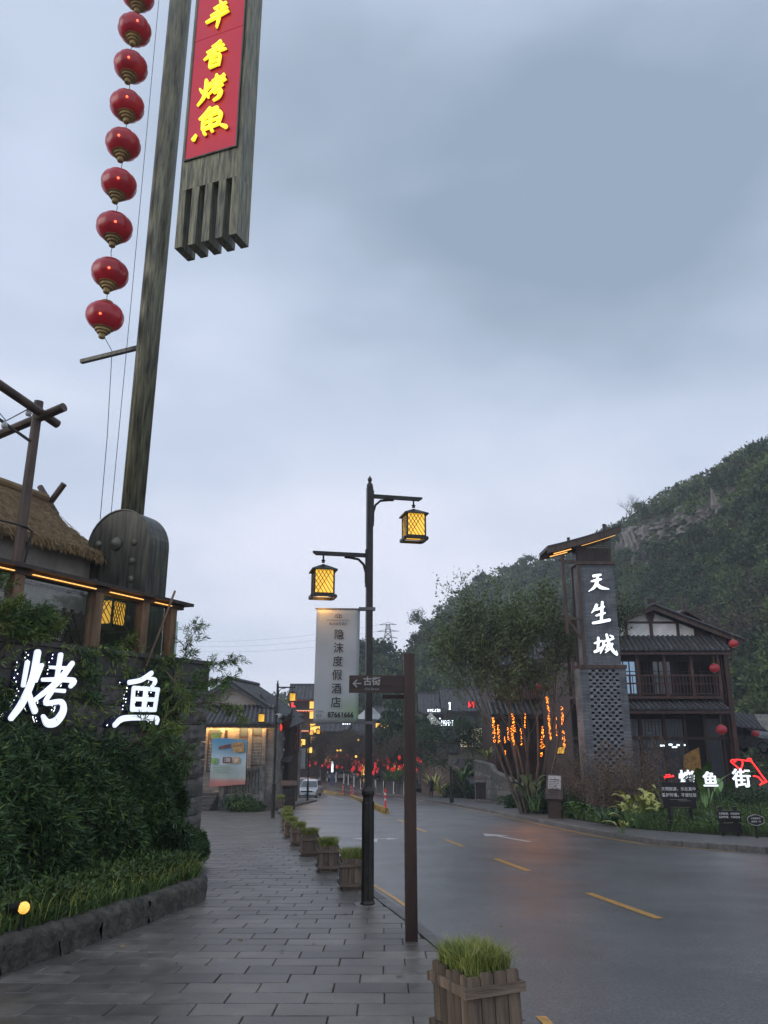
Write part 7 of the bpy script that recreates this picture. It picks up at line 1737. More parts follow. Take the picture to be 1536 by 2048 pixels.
# bushes at the tree foot and along the ramp wall
def bush(label, loc, r, n=60, per=60, lf=.10, mat=None, squash=.8, seed=0):
    t = thing('bush', label, 'bush', loc); pts = [(random.gauss(0, r*.38), random.gauss(0, r*.38), abs(random.gauss(r*.35, r*.25))) for _ in range(n)]
    o = bushes('foliage', pts, r * .38, per, lf, mat or m_leaf_dark); o.parent = t; return t
for (u, v, Y, r, lb) in [(1110,1600,40,.9,'dark dense bush at the foot of the street tree'),(1120,1600,38,.9,'dark bush between the street tree and the brick tower'),(1100,1600,42,.7,'rounded bush beside the end pier of the ramp wall'),(1015,1570,45.5,.7,'bush on the terrace below the teahouse panels'),(1145,1610,35,.6,'low bush left of the brick tower foot'),(1075,1580,37.5,.8,'low dark bush under the broad leaved palms')]:
    bush(lb, (at(u, v, Y).x + .3, Y, zg(Y) + .15), r)
for (u, v, Y, r, lb) in [(1500,1580,32,1.2,'dark bush behind the red fish outline'),(1530,1590,30,1.1,'bush at the right edge behind the red fish outline'),(1465,1560,36,1.2,'dark bush in front of the corner column of the timber house'),(1400,1580,36,.9,'dark bush in front of the shopfront')]:
    bush(lb, (at(u, v, Y).x, Y, zg(Y) + .15), r)

# ------------------------------------------------------------------ boards and glowing sign in the right bed
m_black = mk('black_board', (.014,.013,.013), rough=.35, var=.2, bump=.05)
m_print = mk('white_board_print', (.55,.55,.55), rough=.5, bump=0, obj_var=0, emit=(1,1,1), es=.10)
def board(label, u0, v0, u1, v1, Y, lines, rz=0, legs=True, th=.05, small=None):
    a = at(u0, v0, Y); b = at(u1, v1, Y); w = b.x - a.x; h = a.z - b.z; g = zg(Y) + .15; cx = (a.x + b.x) / 2
    t = thing('notice_board', label, 'notice board', (cx, Y, g), rz)
    MB().box(-w/2, w/2, -th/2, th/2, b.z - g, a.z - g).build('panel', m_black, t)
    if legs:
        for s in (-1, 1): MB().box(s*w*.32-.04, s*w*.32+.04, th/2 + .002, th/2+.07, -.1, a.z - g + .10).build('leg', m_black, t)
    for i, (tx, s, fz) in enumerate(lines): text('lettering', tx, s, m_print, t, (0, -th/2 - .003, a.z - g - h * fz), bold=s*.008)
    return t, w, h, a.z - g
t_, w_, h_, z_ = board('larger black notice board with two lines of white writing beside the yellow leaved plant', 1323, 1564, 1393, 1617, 24.6, [('文明旅游，乐在其中', .118, .27), ('爱护环境，不留垃圾', .118, .50)], rz=R(-3))
MB().box(-.30,.22,-.033,-.030,z_-h_*.66,z_-h_*.655).box(-.05,.34,-.033,-.030,z_-h_*.71,z_-h_*.705).build('printed_rule', m_print, t_)
MB().box(-w_*.30,w_*.28,-.033,-.029,z_-h_*.97,z_-h_*.94).build('lower_edge_strip', mk('olive_strip', (.10,.10,.05)), t_)
t_, w_, h_, z_ = board('smaller black notice board low in the grass right of the larger one', 1434, 1621, 1482, 1644, 22.6, [('文明旅游，乐在其中', .066, .28), ('爱护环境，不留垃圾', .066, .58)], rz=R(-3))
MB().box(-w_*.48,w_*.48,-.02,.02,z_-h_-.27,z_-h_-.03).build('lower_panel', m_black, t_)
p = at(1511, 1640, 21.8); t_ = thing('notice_plaque', 'small black scalloped plaque with two lines of writing at the far right', 'plaque', (p.x, 21.8, zg(21.8)+.15)); zc = p.z - zg(21.8) - .15
P = [];
for i in range(48):
    a = 6.283 * i / 48; r = 1 + .07 * abs(math.sin(a * 3)); P.append((.235 * r * math.cos(a), -.02, zc + .135 * r * math.sin(a)))
MB().prism(P, (0,0,0), (0,.04,0)).build('panel', m_black, t_); MB().tube([(q[0]*.94, -.024, zc + (q[2]-zc)*.93) for q in P] + [(P[0][0]*.94,-.024,zc+(P[0][2]-zc)*.93)], .004, 4).build('outline', m_print, t_)
text('lettering', '小草微微笑', .055, m_print, t_, (0, -.024, zc+.04)); text('lettering', '请您绕一绕', .055, m_print, t_, (0, -.024, zc-.04)); MB().box(-.03,.03,.021,.06,-.1,zc).build('stake', m_black, t_)
# slanted information lectern
p = gnd(1112, 1627); Yl = 33.0; p = at(1112, 1622, Yl); lt = thing('information_lectern', 'slanted brown information lectern on the right pavement before the ramp wall', 'lectern', (p.x, Yl, zg(Yl)+.14), R(-22)); hl_ = at(1112,1552,Yl).z - lt.location.z
MB().prism([(-.30,-.12,0),(.24,-.12,0),(.24,-.12,hl_*.60),(-.30,-.12,hl_*.46)], (0,0,0), (0,.42,0)).build('stand', m_signp, lt)
MB().prism([(-.36,-.22,hl_*.42),(.34,-.22,hl_*.42),(.34,.34,hl_),(-.36,.34,hl_)], (0,0,0), (0,-.05,.07)).build('slanted_desk', m_signp, lt)
mp3 = mk('printed_sheet', (.34,.32,.31), rough=.5, var=.5, scale=18, bump=0)
MB().prism([(-.28,-.205,hl_*.42+.12),(.26,-.205,hl_*.42+.12),(.26,.235,hl_-.02),(-.28,.235,hl_-.02)], (0,0,0), (0,-.012,.016)).build('printed_sheet', mp3, lt)
tl_ = MB()
import itertools
for i in range(9):
    s = .12 + .085 * i; y = -.205 + (.44) * s - .022; z = hl_*.42 + .12 + (hl_ - .02 - hl_*.42 - .12) * s + .026
    tl_.box(-.24, -.24 + random.uniform(.35,.46), y, y + .003, z, z + .018)
tl_.build('text_lines', m_ink, lt)
# glowing street sign and red fish outline
Ys = 25.2
for ch, u, v, s, lb in (('烤',1373,1559,.53,'white glowing character half hidden by leaves at the left of the street sign'),('鱼',1420,1561,.50,'middle white glowing character of the street sign, crossed by dark leaves'),('街',1483,1559,.60,'rightmost white glowing character of the street sign under the red fish')):
    p = at(u, v, Ys); t_ = thing('glowing_character', lb, 'sign character', (p.x, Ys, p.z), 0, 'white glowing characters in the right bed')
    text('letter_face', ch, s, m_wglow, t_, (0,-.03,0), bold=.006, extrude=.02); text('letter_rim', ch, s, m_wside, t_, (0,.03,0), bold=.012, extrude=.03); MB().tube([(-.1,.06,-.2),(-.1,.06,zg(Ys)-p.z)], .015, 5).tube([(.1,.06,-.2),(.1,.06,zg(Ys)-p.z)], .015, 5).build('support', m_dark, t_)
m_rn = mk('red_neon', (1,.05,.04), emit=(1.0,.025,.03), es=1.9, bump=0, var=0, obj_var=0)
fi = thing('fish_sign', 'red glowing outline of a leaping fish above the rightmost sign character', 'neon sign', at(1500,1548,Ys), 0)
def Z8(x, y): q = at(1100 + x/3.523, 1350 + y/3.523, Ys) - fi.location; return (q.x, 0, q.z)
for pts in ([(1355,680),(1310,640),(1275,610),(1290,598),(1340,597),(1380,604),(1415,608),(1445,640),(1480,690),(1510,730),(1528,752)], [(1350,600),(1358,625),(1348,655),(1335,672),(1355,680)], [(1385,603),(1400,590),(1415,592),(1418,608)], [(1528,752),(1500,762),(1478,775)], [(1432,712),(1465,718),(1490,745),(1510,765)],[(1295,598),(1300,612),(1310,606)]):
    sp_ = spline([(a, b, 1) for a, b in pts], 4); MB().tube([Z8(q[0], q[1]) for q in sp_], .024, 6).build('neon_tube', m_rn, fi, smooth=True)
MB().tube([(.2,.05,-.2),(.2,.05,zg(Ys)+.1-fi.location.z)], .02, 5).build('support', m_dark, fi)
t_ = thing('red_glow_sign', 'small red glowing sign piece above the larger notice board', 'neon sign', at(1338,1554,Ys), 0); m = MB()
for a, b in (((-.16,0,0),(.16,0,.02)),((-.10,0,.06),(.02,0,.07)),((-.12,0,-.02),(-.14,0,-.08)),((.0,0,-.02),(.04,0,.08)),((.1,0,.0),(.13,0,.06))): m.tube([a, b], .018, 5)
m.build('neon_tube', m_rn, t_); MB().tube([(0,.03,0),(0,.03,zg(Ys)-t_.location.z)], .015, 5).build('support', m_dark, t_)
plight('sign_glow', (at(1430,1560,25).x, 24.6, at(1430,1560,25).z), 3, (.85,.92,1.0), .3)

# right pavement lamp post (slim with a box head)
for (u, Y, lb) in ((903, 55.4, 'slim dark lamp post with a box head on the right pavement'),):
    x = at(u, 1600, Y).x; t_ = thing('slim_lamp_post', lb, 'lamp post', (x, Y, zg(Y)+.14)); h = at(u, 1512, Y).z - zg(Y) - .14
    MB().box(-.09,.09,-.09,.09,0,h-.7).build('post', m_lampm, t_); MB().box(-.13,.13,-.13,.13,h-.68,h).build('lamp_box', mk('dull_lamp_box', (.14,.12,.10), rough=.6), t_); MB().box(-.14,.14,-.14,.14,0,.35).build('foot', m_lampm, t_)

# ------------------------------------------------------------------ brick shop on the left
SY = 48.0; gS = zg(48)
m_sbrick = bpy.data.materials.new('lightened_grey_brickwork'); m_sbrick.use_nodes = True; nt = m_sbrick.node_tree; brickwork(nt, nt.nodes['Principled BSDF'], (.23,.21,.19), (.32,.29,.26), (.11,.10,.095), .26, .075)  # brick colour lightened to brighten the dim lamp-lit front
m_plk = mk('pinkish_plaster', (.36,.31,.28), rough=.9, var=.15, scale=1)
shp = thing('brick_shop', 'grey brick shop with tiled roofs and warm lit eave beyond the walkway', 'shop', (-9.2, SY, gS), R(-2))
def sp2(u, v, Y=48.0): p = at(u, v, Y); return p.x + 9.2, p.z - gS
sx0, sx1 = -4.5, sp2(547,1500)[0]; ez = sp2(480,1447)[1]
MB().box(sx0, sx1, 0, 12, -.5, ez - .02).build('wall', m_sbrick, shp)
# gable above, set back
gx, gz_ = sp2(457,1366,50.5); ex, ezz = sp2(556,1428,50.5); sl_ = (gz_ - ezz) / (ex - gx)
MB().prism([(gx - (ex-gx), 2.5, ez), (ex-.3, 2.5, ez), (ex-.3,2.5,ezz+.3*sl_), (gx,2.5,gz_), (gx-(ex-gx),2.5,ezz)], (0,0,0), (0,.25,0)).build('gable_wall', m_plk, shp)
for s in (1, -1):
    tiled(shp, (gx+s*(ex-gx+.35), 2.0, ezz-.15), (gx+s*(ex-gx+.35), 12, ezz-.15), (gx,12,gz_+.16), (gx,2.0,gz_+.16), sp=.33, r=.09, fr=False)
    MB().prism([(gx,1.96,gz_+.22),(gx+s*(ex-gx+.35),1.96,ezz-.08),(gx+s*(ex-gx+.35),1.96,ezz-.42),(gx,1.96,gz_-.12)], (0,0,0), (0,.06,0)).build('verge_tiles', m_tiled, shp)
    for k in range(24):
        t = k / 24; x = gx + s * (ex - gx + .3) * t; z = gz_ + .2 - (gz_ - ezz + .25) * t; MB().lathe([(.01,-.03),(.09,-.03),(.10,.05)], 8).build('verge_disc', m_tilef, shp, loc=(x, 1.93, z - .22)).rotation_euler = (R(90), 0, 0)
MB().tube([(gx,1.9,gz_+.30),(gx,12,gz_+.30)], .14, 8).build('ridge', m_tilef, shp)
tiled(shp, (sx0,-1.15,ez-.02), (sx1+.55,-1.15,ez+.02), (sx1-.2,2.55,ez+1.15), (sx0,2.55,ez+1.15), sp=.29, r=.085)
MB().box(sx0, sx1+.4, -1.1, -.95, ez-.25, ez-.12).build('eave_board', m_wood_d, shp)
MB().box(sx0, sx1+.1, -1.0, .02, ez-.125, ez-.09).build('soffit', m_wood_l, shp)
MB().box(sx0+.3, sx1-.1, -.10, -.06, ez-.17, ez-.135).build('light_strip', m_led, shp)
ld = bpy.data.lights.new('eave_wash', 'AREA'); ld.shape = 'RECTANGLE'; ld.size = 4.5; ld.size_y = .1; ld.energy = 130; ld.color = (1,.55,.2); lo = bpy.data.objects.new('eave_wash', ld); COL.objects.link(lo); lo.parent = shp; lo.location = ((sx0+sx1)/2 + .6, -.35, ez-.2); lo.rotation_euler = (R(25), 0, 0)
# windows with lattice
def shop_window(u0, v0, u1, v1, cols=2):
    x0, z1 = sp2(u0, v0); x1, z0 = sp2(u1, v1); w_ = MB().box(x0,x1,-.03,-.005,z0,z1).build('window', m_win, shp)
    f = MB().box(x0-.09,x0,-.07,-.002,z0-.1,z1).box(x1,x1+.09,-.07,-.002,z0-.1,z1).box(x0,x1,-.068,-.034,z0-.1,z0)
    zm = z0 + (z1-z0)*.74; f.box(x0,x1,-.068,-.034,zm,zm+.08); f.build('window_frame', m_wood, w_)
    l = MB(); n = 4 * cols
    for k in range(n + 1): x = x0 + (x1-x0)*k/n; l.box(x-.012,x+.012,-.055,-.036,z0,zm)
    for k in range(10): z = z0 + (zm-z0)*k/9; l.box(x0,x1,-.052,-.037,z-.012,z+.012)
    l.build('window_lattice', mk('pale_lattice', (.33,.33,.31), rough=.6), w_)
shop_window(506,1452,523,1528); shop_window(478,1455,494,1535); shop_window(420,1460,440,1540)
MB().box(sp2(444,1450)[0], sp2(456,1450)[0], -.04,-.003, 1.2, ez-.4).build('door', m_wood_d, shp)
for u in (444, 474, 500, 528): x = sp2(u,1500)[0]; MB().box(x-.12,x+.12,-.12,.0,0,ez-.3).build('pilaster', m_sbrick, shp)
# left side terrace with balustrade and steps
MB().box(sp2(448,1500)[0], sp2(528,1500)[0], -2.6, -.13, -.6, 1.15).build('terrace_base', m_block, shp)
tx0 = sp2(449,1500,45.4)[0]; tx1 = sp2(530,1500,45.4)[0]
ph = lambda s: 1.55 + .5 * s
MB().prism([(tx0,-2.7,2.08),(tx1,-2.7,2.45),(tx1,-2.7,2.62),(tx0,-2.7,2.26)], (0,0,0), (0,.25,0)).build('handrail', m_block, shp)
for k in range(13): s = k / 12; x = tx0 + .1 + (tx1-tx0-.2)*s; MB().box(x-.07,x+.07,-2.66,-2.48,1.16,2.08+.37*s).build('baluster', m_block, shp)
MB().box(tx0-.1,tx0+.22,-2.75,-2.4,-.3,2.35).box(tx1-.12,tx1+.15,-2.75,-2.4,-.3,2.75).build('end_pier', m_block, shp)
z = -.45; k = 0
while z < 1.1:
    x = tx0 + .23 - (.3 if k % 2 else 0)
    while x < tx1 - .15:
        l = random.uniform(.55,.85); a = max(x, tx0+.23); b = min(x + l, tx1-.13)
        if b - a > .1: stone_block(-2.66, -2.6, 0, .1, 0, .1); MB().box(a+.01,b-.01,-2.68 - random.uniform(0,.04),-2.605,z+.01,z+.30).build('stone_block', m_block, shp)
        x += l
    z += .31; k += 1
for k in range(6): MB().box(-4.6, tx0-.12, -4.9+.42*k, -2.4, -.4 if k == 0 else .36+.16*(k-1)+.002, .36+.16*k).build('step', m_slab, shp)
bush('dark clipped bush by the shop steps', (at(474,1600,43.5).x, 43.5, zg(43.5)+.05), .85); bush('light green loose bush beside the shop steps', (at(490,1600,42.6).x, 42.6, zg(42.6)), .75, mat=m_fern); bush('dark bush against the end of the shop terrace wall', (at(512,1600,43.4).x, 43.4, zg(43.4)), .5)
# advertising poster sheet
pa = at(424,1478,44.8); pb = at(491,1574,44.8); ps = thing('advert_banner', 'creased blue and white advertising sheet hung on the shop terrace', 'poster', (pa.x, 44.8, pb.z), R(-4)); pw, phh = pb.x-pa.x, pa.z-pb.z
m_post = mk('poster_print', (.5,.6,.66), rough=.5, var=.1, scale=2, bump=.3, bscale=4, dist=.05, obj_var=0); nt = m_post.node_tree; bs = nt.nodes['Principled BSDF']
sp_n = nt.nodes.new('ShaderNodeSeparateXYZ'); tcn = nt.nodes.new('ShaderNodeTexCoord'); rp = nt.nodes.new('ShaderNodeValToRGB'); mr = nt.nodes.new('ShaderNodeMapRange'); mr.inputs['From Max'].default_value = phh; nt.links.new(tcn.outputs['Object'], sp_n.inputs[0]); nt.links.new(sp_n.outputs['Z'], mr.inputs['Value']); nt.links.new(mr.outputs[0], rp.inputs['Fac'])
rp.color_ramp.elements[0].position = 0; rp.color_ramp.elements[0].color = (.42,.12,.10,1); rp.color_ramp.elements[1].position = 1; rp.color_ramp.elements[1].color = (.10,.30,.50,1)
for q, c in ((.12,(.45,.20,.17)),(.20,(.40,.46,.42)),(.50,(.44,.52,.56)),(.82,(.22,.40,.52))): e_ = rp.color_ramp.elements.new(q); e_.color = (*c, 1)
nt.links.new(rp.outputs['Color'], bs.inputs['Base Color'])
V = []; F = []
for i in range(13):
    for j in range(15): s, t = i/12, j/14; V.append((pw*s, .05*math.sin(s*9+t*3)+.03*math.sin(t*11), phh*t + .05*math.sin(s*5)*(1 if j == 14 else 0) + .16*s*(1-t)))
for i in range(12):
    for j in range(14): q = i*15+j; F.append((q,q+15,q+16,q+1))
MB().add(V, F).build('sheet', m_post, ps, smooth=True)
m_oc = mk('orange_print', (.55,.32,.12), rough=.5, bump=0); m_br = mk('brown_print', (.22,.07,.05), rough=.5, bump=0); m_wp = mk('white_print', (.6,.6,.6), rough=.5, bump=0); m_gp = mk('green_print', (.22,.38,.14), rough=.5, bump=0)
def pq(x0,z0,x1,z1,mat,name,y=-.10,sk=0): MB().prism([(pw*x0,y,phh*z0),(pw*x1,y,phh*(z0+sk)),(pw*x1,y,phh*(z1+sk)),(pw*x0,y,phh*z1)],(0,0,0),(0,.004,0)).build(name, mat, ps)
pq(.22,.78,.55,.84,m_br,'title_ribbon',sk=.06); pq(.60,.80,.92,.93,m_oc,'title_panel',sk=.01); pq(.64,.72,.94,.82,m_oc,'title_panel',sk=.01,y=-.105); pq(.35,.50,.60,.62,m_br,'price_panel'); pq(.62,.50,.82,.62,m_oc,'price_panel',y=-.101); pq(.02,.48,.22,.60,m_gp,'green_patch')
text('lettering', '100', .30, m_wp, ps, (pw*.475,-.112,phh*.56), bold=.01, sx=.8); text('lettering', '30', .28, m_wp, ps, (pw*.72,-.112,phh*.56), bold=.01, sx=.8)
m = MB()
for k in range(5):
    z = phh*(.30+.035*k); m.box(pw*.1,pw*random.uniform(.5,.8),-.102,-.10,z,z+.02)
m.build('text_lines', m_gp, ps)
MB().prism([(pw*.66,-.108,phh*.86),(pw*.88,-.108,phh*.87),(pw*.88,-.108,phh*.885),(pw*.66,-.108,phh*.875)],(0,0,0),(0,.004,0)).build('title_strokes', m_br, ps)
p = at(433,1470,45.6); o = MB().prism([(-.32,0,.1),(.32,0,.15),(.22,0,-.5),(.02,0,-.95),(-.25,0,-.4)],(0,0,0),(0,.02,0)).build('green_pennant', mk('yellow_green_pennant', (.42,.45,.10), rough=.6), loc=tuple(p)); tag(o, 'yellow green triangular pennant above the advertising sheet', 'pennant')
# projecting right bay of the shop: dark timber porch, corner eave swept up
bay = thing('dark_timber_shopfront', 'dark timber shopfront with a swept up lit tile eave beyond the brick shop', 'shop', (at(552,1500,52).x, 52, zg(52)), R(-3)); gb = zg(52)
def by(u, v, Y=52.0): p = at(u, v, Y); return p.x - bay.location.x, p.z - gb
xw = by(580,1500)[0]; zr = by(575,1440)[1]; zr0 = by(560,1450)[1]
MB().box(-.3, xw, 0, 3.5, 0, zr0-.1).build('wall', m_wood_d, bay)
tip = by(592,1408)
tiled(bay, (xw+.15,-1.2,zr0-.15), (xw+.25,4.5,zr0+.2), (-1.1,4.5,by(545,1388)[1]), (-1.1,-.2,by(535,1390)[1]), sp=.34, r=.09)
MB().tube([(-1.1,-.3,by(535,1390)[1]+.05),(.0,-1.0,zr0+.75),(xw-.15,-1.45,zr0+.35),(xw+.30,-1.6,zr0+.75),(xw+.42,-1.65,zr0+1.15)], [.11,.11,.11,.10,.05], 7).build('swept_ridge', m_tilef, bay)
MB().prism([(xw-.9,-1.30,zr0-.10),(xw+.15,-1.35,zr0-.22),(xw+.52,-1.5,zr0+1.1),(xw+.35,-1.5,zr0+.5)],(0,0,0),(0,.1,0)).build('bargeboard', m_wood_d, bay)
for x in (-.2,.25,.7,xw-.1): MB().box(x-.07,x+.07,-.25,-.1,0,zr0-.1).build('post', m_wood_d, bay)
for i, z in enumerate((4.2,3.5,2.4)): MB().box(.30,.62,-.3,-.26,z,z+.14).build('small_sign', m_wp, bay)
MB().box(.35,.75,-.12,-.02,.2,2.6).build('grey_door_panel', mk('grey_panel', (.20,.20,.22), rough=.5), bay)
MB().prism([(-.1,-1.2,2.9),(xw+.3,-1.3,2.75),(xw+.3,-.2,3.05),(-.1,-.2,3.2)],(0,0,0),(0,0,.08)).build('porch_canopy', m_tiled, bay)
p = at(557,1455,50.3); o = dup(LN, tuple(p), 0, label='glowing red lantern under the corner eave of the brick shop', group='red lanterns at the shops'); o.scale = (.55,.55,.75)
lr = mk('glowing_red_lantern', (.6,.03,.02), rough=.4, emit=(1,.05,.02), es=.9, bump=0, var=.1)
for c in o.children:
    if c.name.startswith('globe'): c.data = c.data.copy(); c.data.materials.clear(); c.data.materials.append(lr)
# camera and box on the second lamp, vertical red sign with three panels, small banners, hanging boards
p0 = at(578,1452,54); p1 = at(598,1502,54); vs_ = thing('vertical_shop_sign', 'vertical dark red shop sign of three framed characters', 'shop sign', ((p0.x+p1.x)/2, 54, p1.z)); w_, h_ = p1.x-p0.x, p0.z-p1.z
MB().box(-w_/2,w_/2,-.06,.06,0,h_).build('sign_board', mk('dark_red_board', (.09,.015,.02), rough=.5), vs_)
for k in range(3):
    z = h_*(.03+.325*k); f = MB(); a = w_*.36; b = h_*.30
    f.box(-a,a,-.075,-.062,z,z+.03).box(-a,a,-.075,-.062,z+b-.03,z+b).box(-a,-a+.03,-.075,-.062,z+.03,z+b-.03).box(a-.03,a,-.075,-.062,z+.03,z+b-.03); f.build('panel_frame', mk('pink_line', (.45,.20,.20), rough=.5), vs_)
    text('lettering', '福味才'[k], .34, mk('gold_print', (.35,.22,.12), rough=.5), vs_, (0,-.066,z+b/2))
MB().tube([(-w_*.5,0,h_+.05),(-w_*.35,0,h_+.22),(0,0,h_+.12),(w_*.35,0,h_+.22),(w_*.5,0,h_+.05)], .05, 5).tube([(0,0,h_),(0,0,h_+.45)], .03, 5).tube([(-w_*2,0,h_*.9),(-w_*.4,0,h_*.9)], .03, 4).build('crest', m_dark, vs_)
def small_banner(u0,v0,u1,v1,Y,lb,body=None,mat=None,pole=True):
    a = at(u0,v0,Y); b = at(u1,v1,Y); t = thing('street_banner', lb, 'banner', ((a.x+b.x)/2, Y, b.z), R(3)); w = b.x-a.x; h = a.z-b.z
    MB().box(-w/2,w/2,-.01,.01,0,h).build('cloth', mat or m_cloth2, t)
    if body:
        s = h * .62 / len(body)
        for i, c in enumerate(body): text('lettering', c, s*.85, m_ink, t, (0,-.013,h*.80-s*i))
        text('lettering', '87661666', h*.055, m_ink, t, (w*.08,-.013,h*.05), bold=.002)
    if pole: MB().tube([(-w/2,0,h),(w/2+.35,0,h)], .02, 4).tube([(-w/2,0,0),(w/2+.35,0,0)], .02, 4).build('banner_rod', m_dark, t)
    return t
m_cloth2 = mk('pale_street_banner', (.42,.44,.43), rough=.8, var=.05, bump=0)
small_banner(593,1496,610,1538,61.4,'pale hotel banner hanging from the third lamp post','隐沫度假酒店')
small_banner(577,1512,588,1524,75,'partly hidden pale banner further along the left pavement')
small_banner(580,1528,590,1600,57,'tall pinkish upright banner standing before the dark shopfront', mat=mk('pink_cloth', (.36,.24,.27), rough=.8, var=.3, scale=1.5, bump=0), pole=False)
aw = MB().prism([(-1.2,0,0),(.3,0,-.1),(.3,-.9,-.45),(-1.2,-.9,-.45)],(0,0,0),(0,0,.05)).build('red_awning', m_red, loc=tuple(at(590,1540,66))); tag(aw, 'small red awning over a shop door beyond the upright banner', 'awning')
MB().box(0,.01,0,.01,0,.01)
cs_ = thing('security_camera', 'white security camera bracket on the second lamp post', 'camera', (at(560,1430,35.6).x, 35.6, at(560,1430,35.6).z)); MB().tube([(-.25,.1,.02),(0,0,.05)], .03, 6).build('bracket', m_cloth2, cs_); MB().lathe([(.02,.06),(.10,.04),(.10,-.05),(.06,-.12),(.01,-.14)], 12).build('dome', m_cloth2, cs_)

# ------------------------------------------------------------------ town at the end of the street
m_fw = mk('far_dark_timber_wall', (.050,.038,.034), rough=.8, var=.4, scale=.6); m_fg = mk('far_grey_wall', (.13,.12,.115), rough=.85, var=.3, scale=.4); m_fr = mk('far_tile_roof', (.075,.075,.080), rough=.7, var=.35, scale=1.5, bump=.5, bscale=6); m_fe = mk('amber_window', (1,.65,.2), emit=(1.0,.55,.09), es=1.25, bump=0, var=.2, scale=1.2, obj_var=.15); m_fwht = mk('white_far_sign', (.9,.95,1), emit=(.9,.95,1), es=1.5, bump=0, var=0, obj_var=0)
def gable_roof(parent, x0, x1, y0, y1, z, h, over=.6, up=.0, mat=None):
    """ridge along x, curved slopes, upturned corners"""
    ym = (y0+y1)/2; V = []; F = []; nx, ny = 12, 6
    for i in range(nx+1):
        x = x0-over + (x1-x0+2*over)*i/nx; c = abs(2*i/nx-1)**5*up
        for j in range(-ny, ny+1):
            s = abs(j)/ny; y = ym + (y1-y0+2*over)/2*j/ny; V.append((x, y, z + h*(1-s)**1.35 + c*s))
    m_ = 2*ny+1
    for i in range(nx):
        for j in range(m_-1): q = i*m_+j; F.append((q,q+m_,q+m_+1,q+1))
    o = MB().add(V, F).build('roof', mat or m_fr, parent); o.modifiers.new('thickness','SOLIDIFY').thickness = .18
    rr = MB(); n = max(4, int((x1-x0)/.5))
    for i in range(n+1):
        x = x0-over+.1 + (x1-x0+2*over-.2)*i/n; P = [(x, ym-(y1-y0+2*over)/2*s, z+h*(1-s)**1.35+.06 + abs(2*i/n-1)**5*up*s) for s in (0,.35,.7,1)]; rr.tube(P, .07, 4)
    rr.build('tile_rows', mat or m_fr, parent, kind='stuff'); MB().bar((x0-over,ym,z+h+.1),(x1+over,ym,z+h+.1),.25,.3).build('roof_ridge', m_fr, parent)
def far_house(label, u0, v_eave, u1, v_base, Y, depth=8, roof_h=2.2, mat=None, storeys=2, win=None, name='far_building', up=.5, lit=(), cat='building', balcony=False):
    a = at(u0, v_eave, Y); b = at(u1, v_base, Y); w = b.x-a.x; h = a.z-b.z; t = thing(name, label, cat, (a.x, Y, b.z-.3)); h += .3
    MB().box(0,w,0,depth,0,h).build('wall', mat or m_fw, t); gable_roof(t, 0, w, 0, depth, h, roof_h, up=up)
    n = max(2, int(w/1.9)); sh = h/storeys; k = 0
    for s in range(storeys):
        for i in range(n):
            x = w*(i+.5)/n; l = (k in lit); k += 1
            f = MB().box(x-.5,x+.5,-.10,-.002,sh*s+sh*.25,sh*s+sh*.8).build('window', m_wood_d, t); MB().box(x-.42,x+.42,-.13,-.102,sh*s+sh*.30,sh*s+sh*.75).box(x-.02,x+.02,-.15,-.131,sh*s+sh*.30,sh*s+sh*.75).build('pane', m_fe if l else m_win, f)
        if s: 
            MB().box(-.5,w+.5,-.9,0,sh*s-.12,sh*s).build('balcony_floor' if balcony else 'string_course', m_wood_d, t)
            if balcony:
                r_ = MB(); r_.box(-.5,w+.5,-.9,-.82,sh*s+.85,sh*s+.95)
                for i in range(int(w/.35)): r_.box(i*.35,i*.35+.06,-.88,-.84,sh*s,sh*s+.85)
                r_.build('balcony_rail', m_wood_d, t)
    return t, w, h
# pagoda-like gate tower with flying eaves (left, behind the banner)
pg0 = at(590,1500,125); pg1 = at(640,1590,125); pgb = at(600,1560,125).z; pt = thing('pagoda_tower', 'tall stepped tower with upswept outlined eaves and amber lanterns at the end of the street', 'tower', (pg0.x, 125, zg(125)))
m_out = mk('warm_outline_light', (1,.6,.3), emit=(1,.50,.22), es=.9, bump=0, var=0, obj_var=0); m_rl = mk('red_far_light', (1,.05,.05), emit=(1,.04,.05), es=1.3, bump=0, var=0, obj_var=0)
wt = at(640,1400,125).x - pg0.x
for k, (vz, inset) in enumerate(((1398,0),(1420,.0),(1460,-.4),(1500,-.7))):
    z = at(600, vz, 125).z - zg(125); hh = 1.3 if k == 0 else .8
    V = []; F = []; n = 12; e = 1.2 - inset
    for i in range(n+1):
        s = i/n; x = -e + (wt+2*e)*s; c = abs(2*s-1)**6*1.1; V += [(x,-e,z+c),(x,2.5,z+hh),(x,-e,z+c-.18)]
    for i in range(n): q = i*3; F += [(q,q+3,q+4,q+1),(q+2,q+5,q+3,q)]
    MB().add(V, F).build('eave', m_fr, pt)
    MB().tube([(-e + (wt+2*e)*i/16, -e-.05, z+abs(2*i/16-1)**6*1.1-.12) for i in range(17)], .05, 4).build('outline_light', m_out, pt)
    rb_ = MB()
    for i in range(14): x = -e+.5 + (wt+2*e-1)*i/13; rb_.box(x-.05,x+.05,-e-.02,-e+.1,z-.30,z-.16)
    rb_.build('eave_lights', m_rl, pt, kind='stuff')
ztop = at(600,1388,125).z - zg(125)
MB().box(-.3,wt+.3,0,6,0,at(600,1400,125).z-zg(125)).build('wall', m_fw, pt); gable_roof(pt, -.8, wt+.8, -.8, 5, ztop-.9, 2.4, up=.6)
